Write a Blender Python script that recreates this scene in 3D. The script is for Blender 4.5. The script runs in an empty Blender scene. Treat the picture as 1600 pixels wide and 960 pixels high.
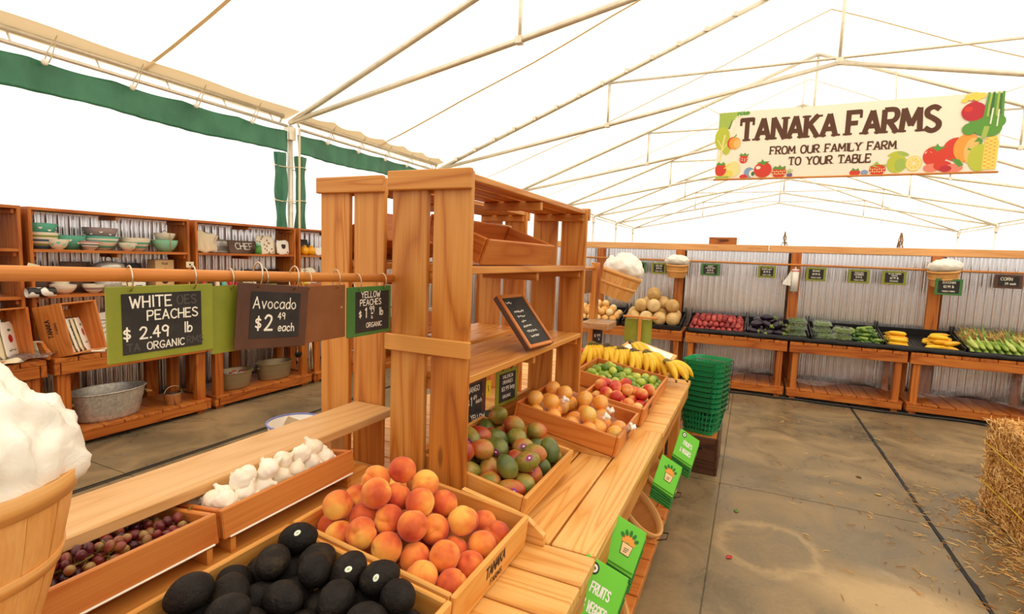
import bpy, math, random
import numpy as np
from mathutils import Matrix, Vector, Euler, noise as mnoise
S = bpy.context.scene
COL = S.collection
rnd = random.Random(7)

# ------------------------------------------------------------------ camera, sky, exposure
yaw, pit, rol = [math.radians(a) for a in (-24.8, 5.577, -2.043)]
FPX = 804.5
fwd = Vector((math.sin(yaw)*math.cos(pit), math.cos(yaw)*math.cos(pit), -math.sin(pit)))
rgt = Vector((math.cos(yaw), -math.sin(yaw), 0)); dwn = fwd.cross(rgt)
r2 = rgt*math.cos(rol)+dwn*math.sin(rol); d2 = -rgt*math.sin(rol)+dwn*math.cos(rol)
cd = bpy.data.cameras.new('camera'); cam = bpy.data.objects.new('camera', cd); COL.objects.link(cam)
cam.matrix_world = Matrix(((r2.x, -d2.x, -fwd.x, 0), (r2.y, -d2.y, -fwd.y, 0), (r2.z, -d2.z, -fwd.z, 1.6), (0, 0, 0, 1)))
cd.sensor_width = 36; cd.sensor_fit = 'HORIZONTAL'; cd.lens = 36*FPX/1600; cd.clip_start = .02; cd.clip_end = 400
S.camera = cam
W = bpy.data.worlds.new('sky'); S.world = W; W.use_nodes = True
bg = W.node_tree.nodes['Background']; bg.inputs[0].default_value = (1, .965, .91, 1); bg.inputs[1].default_value = 1.25
sun = bpy.data.lights.new('sun', 'SUN'); sun.energy = 5.2; sun.angle = .03; sun.color = (1, .95, .86)
so = bpy.data.objects.new('sun', sun); COL.objects.link(so); so.rotation_euler = (math.radians(14), math.radians(22), 0)
S.view_settings.view_transform = 'Standard'; S.view_settings.look = 'None'; S.view_settings.gamma = 1
S.view_settings.use_curve_mapping = False; S.view_settings.exposure = 0.16
S.cycles.use_denoising = True; S.cycles.max_bounces = 8; S.cycles.diffuse_bounces = 5; S.cycles.transparent_max_bounces = 12
S.cycles.sample_clamp_indirect = 8; S.cycles.caustics_reflective = False; S.cycles.caustics_refractive = False

# ------------------------------------------------------------------ materials
def lin(c):
    return tuple((x/255/12.92 if x/255 <= .04045 else ((x/255+.055)/1.055)**2.4) for x in c)+(1,)
class NT:
    def __init__(s, name):
        s.m = bpy.data.materials.new(name); s.m.use_nodes = True; s.t = s.m.node_tree
        s.b = s.t.nodes['Principled BSDF']; s.out = s.t.nodes['Material Output']
    def n(s, typ, **k):
        nd = s.t.nodes.new(typ)
        for a, v in k.items():
            if a.startswith('i_'):
                key = a[2:]; key = int(key) if key.isdigit() else key.replace('_', ' ')
                s.set(nd.inputs[key], v)
            else: setattr(nd, a, v)
        return nd
    def set(s, sock, v):
        if isinstance(v, bpy.types.NodeSocket): s.t.links.new(v, sock)
        else: sock.default_value = v
    def coord(s, scale=(1, 1, 1), kind='Object', attr=None):
        src = s.n('ShaderNodeAttribute', attribute_name=attr).outputs['Vector'] if attr else s.n('ShaderNodeTexCoord').outputs[kind]
        mp = s.n('ShaderNodeMapping'); s.set(mp.inputs['Vector'], src); mp.inputs['Scale'].default_value = scale
        return mp.outputs[0]
    def noise(s, vec, scale=5, detail=3, rough=.5, dist=0):
        return s.n('ShaderNodeTexNoise', i_Vector=vec, i_Scale=scale, i_Detail=detail, i_Roughness=rough, i_Distortion=dist).outputs['Fac']
    def math(s, op, a, b=0.0, c=None):
        nd = s.n('ShaderNodeMath', operation=op); s.set(nd.inputs[0], a); s.set(nd.inputs[1], b)
        if c is not None: s.set(nd.inputs[2], c)
        return nd.outputs[0]
    def ramp(s, fac, stops, interp='LINEAR'):
        nd = s.n('ShaderNodeValToRGB'); s.set(nd.inputs[0], fac); cr = nd.color_ramp; cr.interpolation = interp
        while len(cr.elements) > 1: cr.elements.remove(cr.elements[-1])
        cr.elements[0].position = stops[0][0]; cr.elements[0].color = lin(stops[0][1])
        for p, c in stops[1:]:
            e = cr.elements.new(p); e.color = lin(c)
        return nd.outputs[0]
    def mix(s, fac, a, b, mode='MIX'):
        nd = s.n('ShaderNodeMix', data_type='RGBA', blend_type=mode)
        s.set(nd.inputs[0], fac); s.set(nd.inputs[6], a); s.set(nd.inputs[7], b)
        return nd.outputs[2]
    def bump(s, h, strength=.2, dist=.01):
        nd = s.n('ShaderNodeBump', i_Strength=strength, i_Distance=dist); s.set(nd.inputs['Height'], h)
        s.t.links.new(nd.outputs[0], s.b.inputs['Normal'])
    def fin(s, col=None, rough=.5, metal=0, spec=.5):
        if col is not None: s.set(s.b.inputs['Base Color'], lin(col) if isinstance(col, tuple) and len(col) == 3 else col)
        s.set(s.b.inputs['Roughness'], rough); s.set(s.b.inputs['Metallic'], metal); s.b.inputs['Specular IOR Level'].default_value = spec
        return s.m
def plain(name, col, rough=.5, metal=0, spec=.5): return NT(name).fin(col, rough, metal, spec)
def wood(name, dark, mid, light, rough=.45, ring=5.0, contrast=1.0, knots=True):
    t = NT(name)
    v = t.coord((.50, 5.0, 5.0), attr='gr')
    r = t.noise(v, 1.0, 2, .45, .55)
    rings = t.math('POWER', t.math('PINGPONG', t.math('MULTIPLY', r, ring*4.2), 1.0), 2.2)
    fine = t.noise(t.coord((2.2, 150, 150), attr='gr'), 1.0, 3, .65)
    big = t.noise(t.coord((.8, 2.5, 2.5), attr='gr'), 1.0, 2)
    f = t.math('SUBTRACT', .80, t.math('MULTIPLY', rings, .34*contrast))
    f = t.math('ADD', f, t.math('MULTIPLY', t.math('SUBTRACT', fine, .5), .50))
    f = t.math('ADD', f, t.math('MULTIPLY', t.math('SUBTRACT', big, .5), .6))
    c = t.ramp(f, [(.30, dark), (.58, mid), (.88, light)])
    if knots:
        vor = t.n('ShaderNodeTexVoronoi', i_Vector=t.coord((1.6, 5.5, 5.5), attr='gr'), i_Scale=1.0).outputs['Distance']
        k = t.ramp(vor, [(.0, (255, 255, 255)), (.035, (255, 255, 255)), (.075, (0, 0, 0))])
        c = t.mix(t.math('MULTIPLY', k, .6), c, lin(tuple(int(x*.5) for x in dark)))
    tone = t.n('ShaderNodeAttribute', attribute_name='tone').outputs['Fac']
    hs = t.n('ShaderNodeHueSaturation', i_Color=c); t.set(hs.inputs['Value'], tone)
    t.bump(f, .12, .002)
    return t.fin(hs.outputs[0], rough, 0, .4)
M = {}
M['honey'] = wood('honey_stained_pine', (156, 84, 24), (196, 120, 44), (216, 150, 72))
M['bench'] = wood('bench_top_pine', (188, 120, 48), (222, 158, 78), (236, 186, 112))
M['crate'] = wood('orange_crate_pine', (150, 72, 24), (194, 106, 40), (214, 136, 64), contrast=.7)
M['crate_light'] = wood('light_crate_pine', (180, 104, 36), (214, 142, 60), (228, 168, 88), contrast=.7)
M['red'] = wood('red_stained_pine', (128, 60, 18), (178, 92, 30), (200, 120, 46))
M['rail'] = wood('pale_rail_pine', (184, 124, 66), (214, 160, 96), (230, 184, 126), contrast=.6)
M['beam'] = wood('pale_beam_pine', (190, 124, 66), (226, 160, 94), (238, 182, 120), contrast=.6)
M['splint'] = wood('basket_splint', (180, 108, 40), (218, 150, 74), (234, 178, 108), contrast=.4, knots=False)
M['dark'] = wood('dark_brown_crate_wood', (48, 28, 18), (78, 48, 32), (98, 64, 44))
M['dowel'] = wood('dowel_wood', (164, 88, 32), (206, 126, 54), (222, 150, 76), contrast=.5)

def m_concrete():
    t = NT('stained_concrete'); o = t.coord((1, 1, 1))
    a = t.noise(o, .55, 5, .6, .8); b = t.noise(o, 2.2, 5, .65, 1.2); c = t.noise(o, 40, 3, .7)
    f = t.math('ADD', t.math('MULTIPLY', a, .6), t.math('ADD', t.math('MULTIPLY', b, .45), t.math('MULTIPLY', c, .12)))
    col = t.ramp(f, [(.36, (80, 70, 56)), (.5, (110, 96, 74)), (.60, (136, 116, 86)), (.74, (168, 140, 102))])
    # pale tide mark of a dried puddle
    sx = t.n('ShaderNodeSeparateXYZ', i_0=t.n('ShaderNodeTexCoord').outputs['Object'])
    dx = t.math('MULTIPLY', t.math('SUBTRACT', sx.outputs[0], .18), 3.2); dy = t.math('MULTIPLY', t.math('SUBTRACT', sx.outputs[1], 3.18), 3.0)
    d = t.math('SQRT', t.math('ADD', t.math('MULTIPLY', dx, dx), t.math('MULTIPLY', dy, dy)))
    d = t.math('ADD', d, t.math('MULTIPLY', t.math('SUBTRACT', b, .5), 1.0))
    ring = t.ramp(d, [(.72, (0, 0, 0)), (.86, (210, 210, 210)), (.98, (90, 90, 90)), (1.25, (0, 0, 0))])
    col = t.mix(t.math('MULTIPLY', ring, .55), col, lin((206, 174, 126)))
    dx2 = t.math('MULTIPLY', t.math('SUBTRACT', sx.outputs[0], .74), 1.6); dy2 = t.math('MULTIPLY', t.math('SUBTRACT', sx.outputs[1], 2.92), 3.0)
    e = t.math('ADD', t.math('SQRT', t.math('ADD', t.math('MULTIPLY', dx2, dx2), t.math('MULTIPLY', dy2, dy2))), t.math('MULTIPLY', t.math('SUBTRACT', b, .5), 1.3))
    col = t.mix(t.ramp(e, [(.3, (200, 200, 200)), (.85, (0, 0, 0))]), col, lin((214, 180, 128)))
    t.bump(f, .15, .01)
    return t.fin(col, t.ramp(b, [(.3, (120, 120, 120)), (.7, (190, 190, 190))]), 0, .35)
M['concrete'] = m_concrete()
def m_metal(name, c1, c2, rough=.38, scale=12):
    t = NT(name); f = t.noise(t.coord(), scale, 4, .6, .5)
    return t.fin(t.ramp(f, [(.3, c1), (.7, c2)]), rough, .55, .5)
def m_corr():
    t = NT('galvanised_corrugated_sheet'); f = t.noise(t.coord((1, 1, .3)), 3, 3)
    return t.fin(t.ramp(f, [(.3, (232, 231, 232)), (.7, (244, 244, 246))]), .19, .92, .5)
M['corr'] = m_corr()
M['galv'] = m_metal('galvanised_steel', (172, 168, 158), (224, 220, 210), .34, 40)
M['steel'] = m_metal('tent_tube_steel', (214, 206, 190), (236, 228, 212), .42, 8)
M['tubpaint'] = NT('khaki_painted_metal').fin((146, 126, 92), .35, .3)
M['wire'] = plain('chrome_wire', (205, 190, 165), .25, 1)
M['dwire'] = plain('dark_wire', (40, 34, 30), .4, .8)
def m_fabric():
    t = NT('white_tent_fabric'); t.t.nodes.remove(t.b)
    f = t.noise(t.coord((1, 1, 1)), .8, 4, .6); c = t.ramp(f, [(.3, (248, 241, 226)), (.7, (255, 250, 240))])
    d = t.n('ShaderNodeBsdfDiffuse', i_Color=c); tr = t.n('ShaderNodeBsdfTranslucent', i_Color=c)
    mx = t.n('ShaderNodeMixShader', i_0=.52); t.t.links.new(d.outputs[0], mx.inputs[1]); t.t.links.new(tr.outputs[0], mx.inputs[2])
    t.t.links.new(mx.outputs[0], t.out.inputs[0]); return t.m
M['fabric'] = m_fabric()
def m_flap():
    t = NT('cream_vinyl_flap'); t.t.nodes.remove(t.b)
    d = t.n('ShaderNodeBsdfDiffuse', i_Color=lin((244, 232, 208))); tr = t.n('ShaderNodeBsdfTranslucent', i_Color=lin((240, 222, 190)))
    mx = t.n('ShaderNodeMixShader', i_0=.35); t.t.links.new(d.outputs[0], mx.inputs[1]); t.t.links.new(tr.outputs[0], mx.inputs[2]); t.t.links.new(mx.outputs[0], t.out.inputs[0]); return t.m
M['flap'] = m_flap()
def m_vinyl():
    t = NT('green_vinyl'); f = t.noise(t.coord((1, 1, 1)), 3, 4)
    t.bump(t.noise(t.coord((6, 6, 2)), 1.5, 3, .5, 1), .5, .03)
    return t.fin(t.ramp(f, [(.3, (36, 104, 76)), (.7, (62, 134, 100))]), .42)
M['vinyl'] = m_vinyl()
M['slate'] = NT('chalkboard_black').fin(None, .7)
def m_slate():
    t = NT('chalkboard'); f = t.noise(t.coord((8, 8, 14)), 1, 4, .6, 1)
    return t.fin(t.ramp(f, [(.35, (30, 27, 25)), (.75, (56, 50, 46))]), .75)
M['slate'] = m_slate()
M['chalk'] = plain('chalk_white', (246, 240, 224), .9)
M['chalkfaint'] = plain('faint_chalk', (84, 78, 72), .9)
def m_paint(name, c1, c2, edge=(214, 160, 96)):
    t = NT(name); f = t.noise(t.coord(), 9, 4, .6)
    col = t.ramp(f, [(.3, c1), (.7, c2)])
    g = t.noise(t.coord((1, 1, 1)), 22, 4, .7)
    return t.fin(t.mix(t.ramp(g, [(.70, (0, 0, 0)), (.74, (255, 255, 255))]), col, lin(edge)), .5)
M['lime_paint'] = m_paint('olive_green_paint', (128, 136, 32), (148, 152, 46))
M['green_paint'] = m_paint('leaf_green_paint', (54, 108, 48), (72, 128, 60))
M['brown_paint'] = m_paint('brown_paint', (74, 42, 28), (96, 58, 38))
M['tan_paint'] = m_paint('tan_brown_paint', (120, 70, 34), (140, 86, 44))
M['white'] = plain('white_paper', (246, 240, 228), .8)
M['cream'] = plain('cream_card', (240, 226, 190), .8)
M['yellow'] = plain('yellow_card', (238, 210, 40), .7)
M['black'] = plain('black_plastic', (24, 23, 24), .45)
M['blackcloth'] = plain('black_cloth', (30, 29, 32), .75)
M['ink'] = plain('dark_ink', (62, 34, 22), .8)
M['green_plastic'] = plain('green_basket_plastic', (24, 148, 88), .3)
M['rope'] = NT('jute_rope').fin((176, 130, 72), .9)
def m_bag():
    t = NT('white_plastic_film'); f = t.noise(t.coord(), 20, 4, .6, 1)
    t.b.inputs['Subsurface Weight'].default_value = .25; t.b.inputs['Subsurface Radius'].default_value = (.05, .05, .05)
    t.bump(f, .4, .01); return t.fin((252, 247, 236), .35)
M['plasticbag'] = m_bag()
def m_film():
    t = NT('clear_produce_bag'); t.t.nodes.remove(t.b)
    a = t.n('ShaderNodeBsdfTransparent'); g = t.n('ShaderNodeBsdfGlossy', i_Roughness=.18); w = t.n('ShaderNodeBsdfTranslucent', i_Color=(1, 1, .97, 1)); w2 = t.n('ShaderNodeBsdfDiffuse', i_Color=(1, 1, .97, 1))
    f = t.noise(t.coord((1, 1, .45)), 42, 4, .7, 2.5)
    bp = t.n('ShaderNodeBump', i_Strength=.7, i_Distance=.01); t.set(bp.inputs['Height'], f); t.t.links.new(bp.outputs[0], g.inputs['Normal'])
    m0 = t.n('ShaderNodeMixShader', i_0=.6); t.t.links.new(w.outputs[0], m0.inputs[1]); t.t.links.new(w2.outputs[0], m0.inputs[2])
    m1 = t.n('ShaderNodeMixShader', i_0=.06); t.t.links.new(a.outputs[0], m1.inputs[1]); t.t.links.new(g.outputs[0], m1.inputs[2])
    k = t.math('MULTIPLY', t.ramp(f, [(.56, (0, 0, 0)), (.62, (255, 255, 255)), (.66, (40, 40, 40))]), .38)  # white streaks painted into the film as wrinkle highlights
    m2 = t.n('ShaderNodeMixShader'); t.set(m2.inputs[0], k); t.t.links.new(m1.outputs[0], m2.inputs[1]); t.t.links.new(m0.outputs[0], m2.inputs[2]); t.t.links.new(m2.outputs[0], t.out.inputs[0]); return t.m
def m_clear(name, tint=(1, 1, 1, 1), amount=.86, rough=.15, fres=.3):
    t = NT(name); t.t.nodes.remove(t.b)
    a = t.n('ShaderNodeBsdfTransparent', i_Color=tint); g = t.n('ShaderNodeBsdfGlossy', i_Roughness=rough)
    f = t.noise(t.coord(), 25, 4, .6, 2)
    bp = t.n('ShaderNodeBump', i_Strength=.8, i_Distance=.02); t.set(bp.inputs['Height'], f); t.t.links.new(bp.outputs[0], g.inputs['Normal'])
    fr = t.n('ShaderNodeLayerWeight', i_Blend=.35); k = t.math('MULTIPLY_ADD', fr.outputs['Fresnel'], fres, 1-amount)
    mx = t.n('ShaderNodeMixShader'); t.set(mx.inputs[0], k); t.t.links.new(a.outputs[0], mx.inputs[1]); t.t.links.new(g.outputs[0], mx.inputs[2])
    t.t.links.new(mx.outputs[0], t.out.inputs[0]); return t.m
M['clear'] = m_clear('clear_plastic_film')
M['clearbag'] = m_film()

# ------------------------------------------------------------------ mesh builder
def rotm(rx=0, ry=0, rz=0): return Euler((rx, ry, rz)).to_matrix()
class MB:
    def __init__(s): s.v = []; s.f = []; s.mi = []; s.sm = []; s.gr = []; s.tn = []
    def add(s, vs, fs, mat=0, smooth=False, gr=None, tone=1.0):
        b = len(s.v); s.v += [tuple(v) for v in vs]
        s.f += [tuple(i+b for i in f) for f in fs]; s.mi += [mat]*len(fs); s.sm += [smooth]*len(fs)
        s.gr += gr if gr else [tuple(v) for v in vs]; s.tn += [tone]*len(vs)
        return s
    def box(s, c, size, R=None, ch=.003, mat=0, tone=None):
        hx, hy, hz = [x/2 for x in size]; ch = min(ch, .45*min(size))
        vs = []; idx = {}
        for sx in (-1, 1):
            for sy in (-1, 1):
                for sz in (-1, 1):
                    for ax in range(3):
                        p = [sx*(hx-ch), sy*(hy-ch), sz*(hz-ch)]
                        p[ax] = (sx*hx, sy*hy, sz*hz)[ax]
                        idx[(sx, sy, sz, ax)] = len(vs); vs.append(Vector(p))
        fs = []
        def q(keys):
            ids = [idx[k] for k in keys]; a, b_, c_ = [vs[i] for i in ids[:3]]
            nrm = (b_-a).cross(c_-a); ctr = sum((vs[i] for i in ids), Vector())/len(ids)
            fs.append(tuple(ids if nrm.dot(ctr) > 0 else ids[::-1]))
        for ax in range(3):
            o1, o2 = [a for a in range(3) if a != ax]
            for sg in (-1, 1):
                ks = []
                for a, b_ in ((-1, -1), (1, -1), (1, 1), (-1, 1)):
                    k = [0, 0, 0]; k[ax] = sg; k[o1] = a; k[o2] = b_; ks.append((*k, ax))
                q(ks)
            for a in (-1, 1):
                for b_ in (-1, 1):
                    ks = []
                    for e, x2 in ((-1, o1), (1, o1), (1, o2), (-1, o2)):
                        k = [0, 0, 0]; k[ax] = e; k[o1] = a; k[o2] = b_; ks.append((*k, x2))
                    q(ks)
        for sx in (-1, 1):
            for sy in (-1, 1):
                for sz in (-1, 1): q([(sx, sy, sz, 0), (sx, sy, sz, 1), (sx, sy, sz, 2)])
        L = max(range(3), key=lambda i: size[i]); o = [i for i in range(3) if i != L]
        off = (rnd.uniform(-50, 50), rnd.uniform(-50, 50), rnd.uniform(-50, 50))
        gr = [(p[L]+off[0], p[o[0]]+off[1], p[o[1]]+off[2]) for p in vs]
        cc = Vector(c)
        vs = [(R @ p if R else p)+cc for p in vs]
        return s.add(vs, fs, mat, False, gr, tone if tone else rnd.uniform(.9, 1.1))
    def beam(s, p0, p1, w, h, up=(0, 0, 1), **k):
        p0, p1 = Vector(p0), Vector(p1); x = (p1-p0).normalized(); y = Vector(up).cross(x).normalized(); z = x.cross(y)
        R = Matrix((x, y, z)).transposed()
        return s.box((p0+p1)/2, ((p1-p0).length, w, h), R, **k)
    def tube(s, pts, r, n=8, closed=False, mat=0, radii=None, smooth=True, tone=1.0):
        P = [Vector(p) for p in pts]; N = len(P); vs = []; fs = []; gr = []; nrm = None; L = 0
        off = rnd.uniform(-30, 30)
        for i, p in enumerate(P):
            a = P[(i-1) % N] if (closed or i) else p; b = P[(i+1) % N] if (closed or i < N-1) else p
            t = (b-a).normalized()
            if nrm is None:
                nrm = t.orthogonal().normalized()
            nrm = (nrm-t*nrm.dot(t)).normalized(); bi = t.cross(nrm)
            if i: L += (p-P[i-1]).length
            rr = radii[i] if radii else r
            for k in range(n):
                a_ = 2*math.pi*k/n; q = nrm*math.cos(a_)*rr+bi*math.sin(a_)*rr
                vs.append(p+q); gr.append((L+off, math.cos(a_)*rr, math.sin(a_)*rr+off))
        for i in range(N if closed else N-1):
            j = (i+1) % N
            for k in range(n): fs.append((i*n+k, i*n+(k+1) % n, j*n+(k+1) % n, j*n+k))
        if not closed: fs.append(tuple(range(n))[::-1]); fs.append(tuple((N-1)*n+k for k in range(n)))
        return s.add(vs, fs, mat, smooth, gr, tone)
    def lathe(s, prof, n=24, T=None, mat=0, sx=1, sy=1, fn=None, cap=True, smooth=True):
        vs = []; fs = []
        for r, z in prof:
            for k in range(n):
                a = 2*math.pi*k/n; rr = r*(fn(a, z) if fn else 1)
                vs.append(Vector((rr*math.cos(a)*sx, rr*math.sin(a)*sy, z)))
        m = len(prof)
        for i in range(m-1):
            for k in range(n): fs.append((i*n+k, i*n+(k+1) % n, (i+1)*n+(k+1) % n, (i+1)*n+k))
        if cap: fs.append(tuple(range(n))[::-1]); fs.append(tuple((m-1)*n+k for k in range(n)))
        if T: vs = [T @ v for v in vs]
        return s.add(vs, fs, mat, smooth)
    def ball(s, fn, nu=24, nv=14, T=None, mat=0):
        vs = []; fs = []
        for j in range(nv+1):
            th = math.pi*j/nv
            for i in range(nu):
                ph = 2*math.pi*i/nu
                d = Vector((math.sin(th)*math.cos(ph), math.sin(th)*math.sin(ph), math.cos(th)))
                vs.append(Vector(fn(d, th, ph)))
        for j in range(nv):
            for i in range(nu):
                fs.append((j*nu+i, (j+1)*nu+i, (j+1)*nu+(i+1) % nu, j*nu+(i+1) % nu))
        if T: vs = [T @ v for v in vs]
        return s.add(vs, fs, mat, True)
    def prism(s, poly, t, T=None, mat=0, tone=None):
        """polygon in local x,z extruded along y by t (from 0)"""
        n = len(poly); vs = [Vector((x, 0, z)) for x, z in poly]+[Vector((x, t, z)) for x, z in poly]
        ar = sum(poly[i][0]*poly[(i+1) % n][1]-poly[(i+1) % n][0]*poly[i][1] for i in range(n))
        fs = [tuple(range(n)), tuple(range(2*n-1, n-1, -1))]+[(i, i+n, (i+1) % n+n, (i+1) % n) for i in range(n)]
        if ar < 0: fs = [f[::-1] for f in fs]
        o = rnd.uniform(-50, 50); gr = [(v.x+o, v.z+o, v.y) for v in vs]
        if T: vs = [T @ v for v in vs]
        return s.add(vs, fs, mat, False, gr, tone if tone else rnd.uniform(.92, 1.08))
    def grid(s, fn, nu, nv, mat=0, smooth=True, closed_u=False):
        vs = [fn(i/nu, j/nv) for j in range(nv+1) for i in range(nu+(0 if closed_u else 1))]; w = nu+(0 if closed_u else 1); fs = []
        for j in range(nv):
            for i in range(nu): fs.append((j*w+i, j*w+(i+1) % w if closed_u else j*w+i+1, ((j+1)*w+(i+1) % w) if closed_u else (j+1)*w+i+1, (j+1)*w+i))
        return s.add(vs, fs, mat, smooth)
    def mesh(s, name, mats, off=None):
        me = bpy.data.meshes.new(name)
        vs = s.v if off is None else [(x-off[0], y-off[1], z-off[2]) for x, y, z in s.v]
        me.from_pydata(vs, [], s.f)
        for m in (mats if isinstance(mats, (list, tuple)) else [mats]): me.materials.append(M[m] if isinstance(m, str) else m)
        me.polygons.foreach_set('material_index', s.mi); me.polygons.foreach_set('use_smooth', s.sm)
        a = me.attributes.new('gr', 'FLOAT_VECTOR', 'POINT'); a.data.foreach_set('vector', [c for g in s.gr for c in g])
        b = me.attributes.new('tone', 'FLOAT', 'POINT'); b.data.foreach_set('value', s.tn)
        me.update(); return me
def props(o, label, cat, group=None, kind=None):
    if label: o['label'] = label
    if cat: o['category'] = cat
    if group: o['group'] = group
    if kind: o['kind'] = kind
    return o
def thing(name, label, cat, loc=(0, 0, 0), rot=(0, 0, 0), group=None, kind=None):
    o = bpy.data.objects.new(name, None); o.empty_display_size = .05; COL.objects.link(o)
    o.location = loc; o.rotation_euler = rot
    return props(o, label, cat, group, kind)
def part(name, mb, mats, parent, world=False, label=None, loc=None, rot=None):
    """world=True: mb holds world coordinates and the parents are unrotated"""
    off = None
    if world:
        off = Vector((0, 0, 0)); p = parent
        while p: off += Vector(p.location); p = p.parent
    o = bpy.data.objects.new(name, mb.mesh(name, mats, off)); COL.objects.link(o); o.parent = parent
    if loc: o.location = loc
    if rot: o.rotation_euler = rot
    if label: o['label'] = label
    return o
def solo(name, mb, mats, label, cat, loc=(0, 0, 0), rot=(0, 0, 0), group=None, kind=None, origin=None):
    """one-mesh thing; origin: mb is in world coordinates and this becomes the object's origin"""
    o = bpy.data.objects.new(name, mb.mesh(name, mats, origin)); COL.objects.link(o)
    o.location = origin if origin is not None else loc; o.rotation_euler = rot
    return props(o, label, cat, group, kind)
def dup(o, loc=None, rot=None, scale=None, label=None, group=None):
    c = o.copy(); COL.objects.link(c)
    for ch in o.children:
        d = ch.copy(); COL.objects.link(d); d.parent = c
        for g in ch.children:
            e = g.copy(); COL.objects.link(e); e.parent = d
    if loc is not None: c.location = loc
    if rot is not None: c.rotation_euler = rot
    if scale is not None: c.scale = (scale,)*3 if isinstance(scale, (int, float)) else scale
    if label: c['label'] = label
    if group: c['group'] = group
    return c
ORD = ['first', 'second', 'third', 'fourth', 'fifth', 'sixth', 'seventh', 'eighth', 'ninth', 'tenth', 'eleventh', 'twelfth',
       'thirteenth', 'fourteenth', 'fifteenth', 'sixteenth', 'seventeenth', 'eighteenth', 'nineteenth', 'twentieth', '21st', '22nd', '23rd', '24th', '25th', '26th', '27th', '28th']

# ------------------------------------------------------------------ hand-drawn stroke lettering
G = {
 'A': '0,0 2,6 4,0|.7,2 3.3,2', 'B': '0,0 0,6|~0,6 2.6,5.9 3,4.6 2.4,3.3 0,3.1|~0,3.1 3,3 3.7,1.6 2.8,.1 0,0', 'C': '~3.7,5.2 2.4,6 .8,5.2 0,3 .8,.7 2.3,0 3.7,.8',
 'D': '0,0 0,6|~0,6 2.6,5.6 3.8,3 2.6,.4 0,0', 'E': '3.3,6 0,6 0,0 3.3,0|0,3.1 2.6,3.1', 'F': '3.4,6 0,6 0,0|0,3.1 2.6,3.1',
 'G': '~3.7,5.2 2.4,6 .8,5.2 0,3 .8,.7 2.3,0 3.6,.8 3.7,2.4|2.2,2.5 3.7,2.5', 'H': '0,0 0,6|3.6,0 3.6,6|0,3 3.6,3', 'I': '.6,0 .6,6', 'K': '0,0 0,6|3.4,6 0,2.6|1.1,3.5 3.6,0',
 'L': '0,6 0,0 3.2,0', 'M': '0,0 .4,6 2.4,1.6 4.4,6 4.8,0', 'N': '0,0 0,6 3.6,0 3.6,6', 'O': '~2,6 .5,5.2 0,3 .5,.8 2,0 3.5,.8 4,3 3.5,5.2 2,6', 'P': '0,0 0,6|~0,6 2.8,5.9 3.5,4.5 2.6,2.9 0,2.7',
 'Q': '~2,6 .5,5.2 0,3 .5,.8 2,0 3.5,.8 4,3 3.5,5.2 2,6|2.4,1.4 4,-.3', 'R': '0,0 0,6|~0,6 2.7,5.9 3.4,4.5 2.5,3.1 0,2.9|1.4,2.9 3.6,0', 'S': '~3.4,5.3 2,6 .5,5.3 .5,4 2,3.1 3.4,2 3.3,.7 1.8,0 .1,.8', 'T': '0,6 4,6|2,6 2,0',
 'U': '~0,6 0,2 .6,.4 1.9,0 3.2,.4 3.7,2 3.7,6', 'V': '0,6 2,0 4,6', 'W': '0,6 1.3,0 2.6,4.4 3.9,0 5.2,6', 'Y': '0,6 2,3 4,6|2,3 2,0', 'Z': '0,6 3.6,6 0,0 3.6,0',
 '0': '~1.7,6 .4,5 0,3 .4,1 1.7,0 3,1 3.4,3 3,5 1.7,6', '1': '0,5 1,6 1,0', '2': '~.1,4.8 1.2,6 2.8,5.6 3.1,4.3 2,2.2 0,0|0,0 3.5,0', '3': '~0,5.4 1.6,6 3,5 2.6,3.5 1.2,3.1|~1.2,3.1 3,2.7 3.3,1.2 1.8,0 0,.6',
 '4': '2.4,0 2.4,6 0,2 3.4,2', '5': '3.2,6 .4,6 .2,3.4|~.2,3.4 1.8,3.8 3.3,2.4 2.8,.5 1.4,0 0,.6', '7': '0,6 3.4,6 1,0', '9': '~3,5 1.6,6 .2,5 .3,3.5 1.7,2.9 3,4 3,5|3,5 2.7,0', '8': '~1.7,3.2 .3,4.4 .6,5.7 1.7,6 2.8,5.7 3.1,4.4 1.7,3.2 .1,1.8 .5,.3 1.7,0 2.9,.3 3.3,1.8 1.7,3.2',
 '$': '~3,4.6 1.8,5.2 .5,4.6 .6,3.5 1.8,3 3,2.3 3,1.3 1.7,.7 .3,1.3|1.8,6.4 1.7,-.6', '.': '.3,.1 .55,.1', '-': '.3,2.6 2,2.6',
 'a': '~3,3.4 1.4,4 0,2.4 .3,.5 1.5,0 3,1.4|3.1,3.8 3.1,.2', 'b': '.2,6.4 .2,0|~.2,1.6 1.5,3.8 3,2.6 2.6,.5 1.2,0 .2,.8', 'c': '~2.8,3.2 1.5,4 .1,2.4 .6,.4 1.8,0 2.9,.8', 'd': '3,6.6 3,0|~3,2.8 1.6,3.9 .1,2.2 .6,.2 1.8,0 3,1.4',
 'e': '~.2,2.1 2.9,2.3 2.2,3.8 .9,3.6 .1,1.8 .9,.1 2.8,.6', 'g': '~2.8,3.2 1.4,4 .1,2.4 .8,.6 2.8,1.6|~2.8,3.8 2.8,-1 1.6,-2 .2,-1.3', 'h': '.2,6.4 .2,0|~.2,2.4 1.5,3.8 2.6,3 2.8,0', 'l': '.4,6.4 .4,0', 'o': '~1.6,4 .2,3 .1,1.3 1.4,0 2.9,1 2.8,3 1.6,4',
 'v': '0,4 1.4,0 2.9,4.2', '&': '~3.6,0 1,4.4 1.6,6 2.6,5 .3,2 .6,.3 2,0 3.6,2.4',
}
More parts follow.
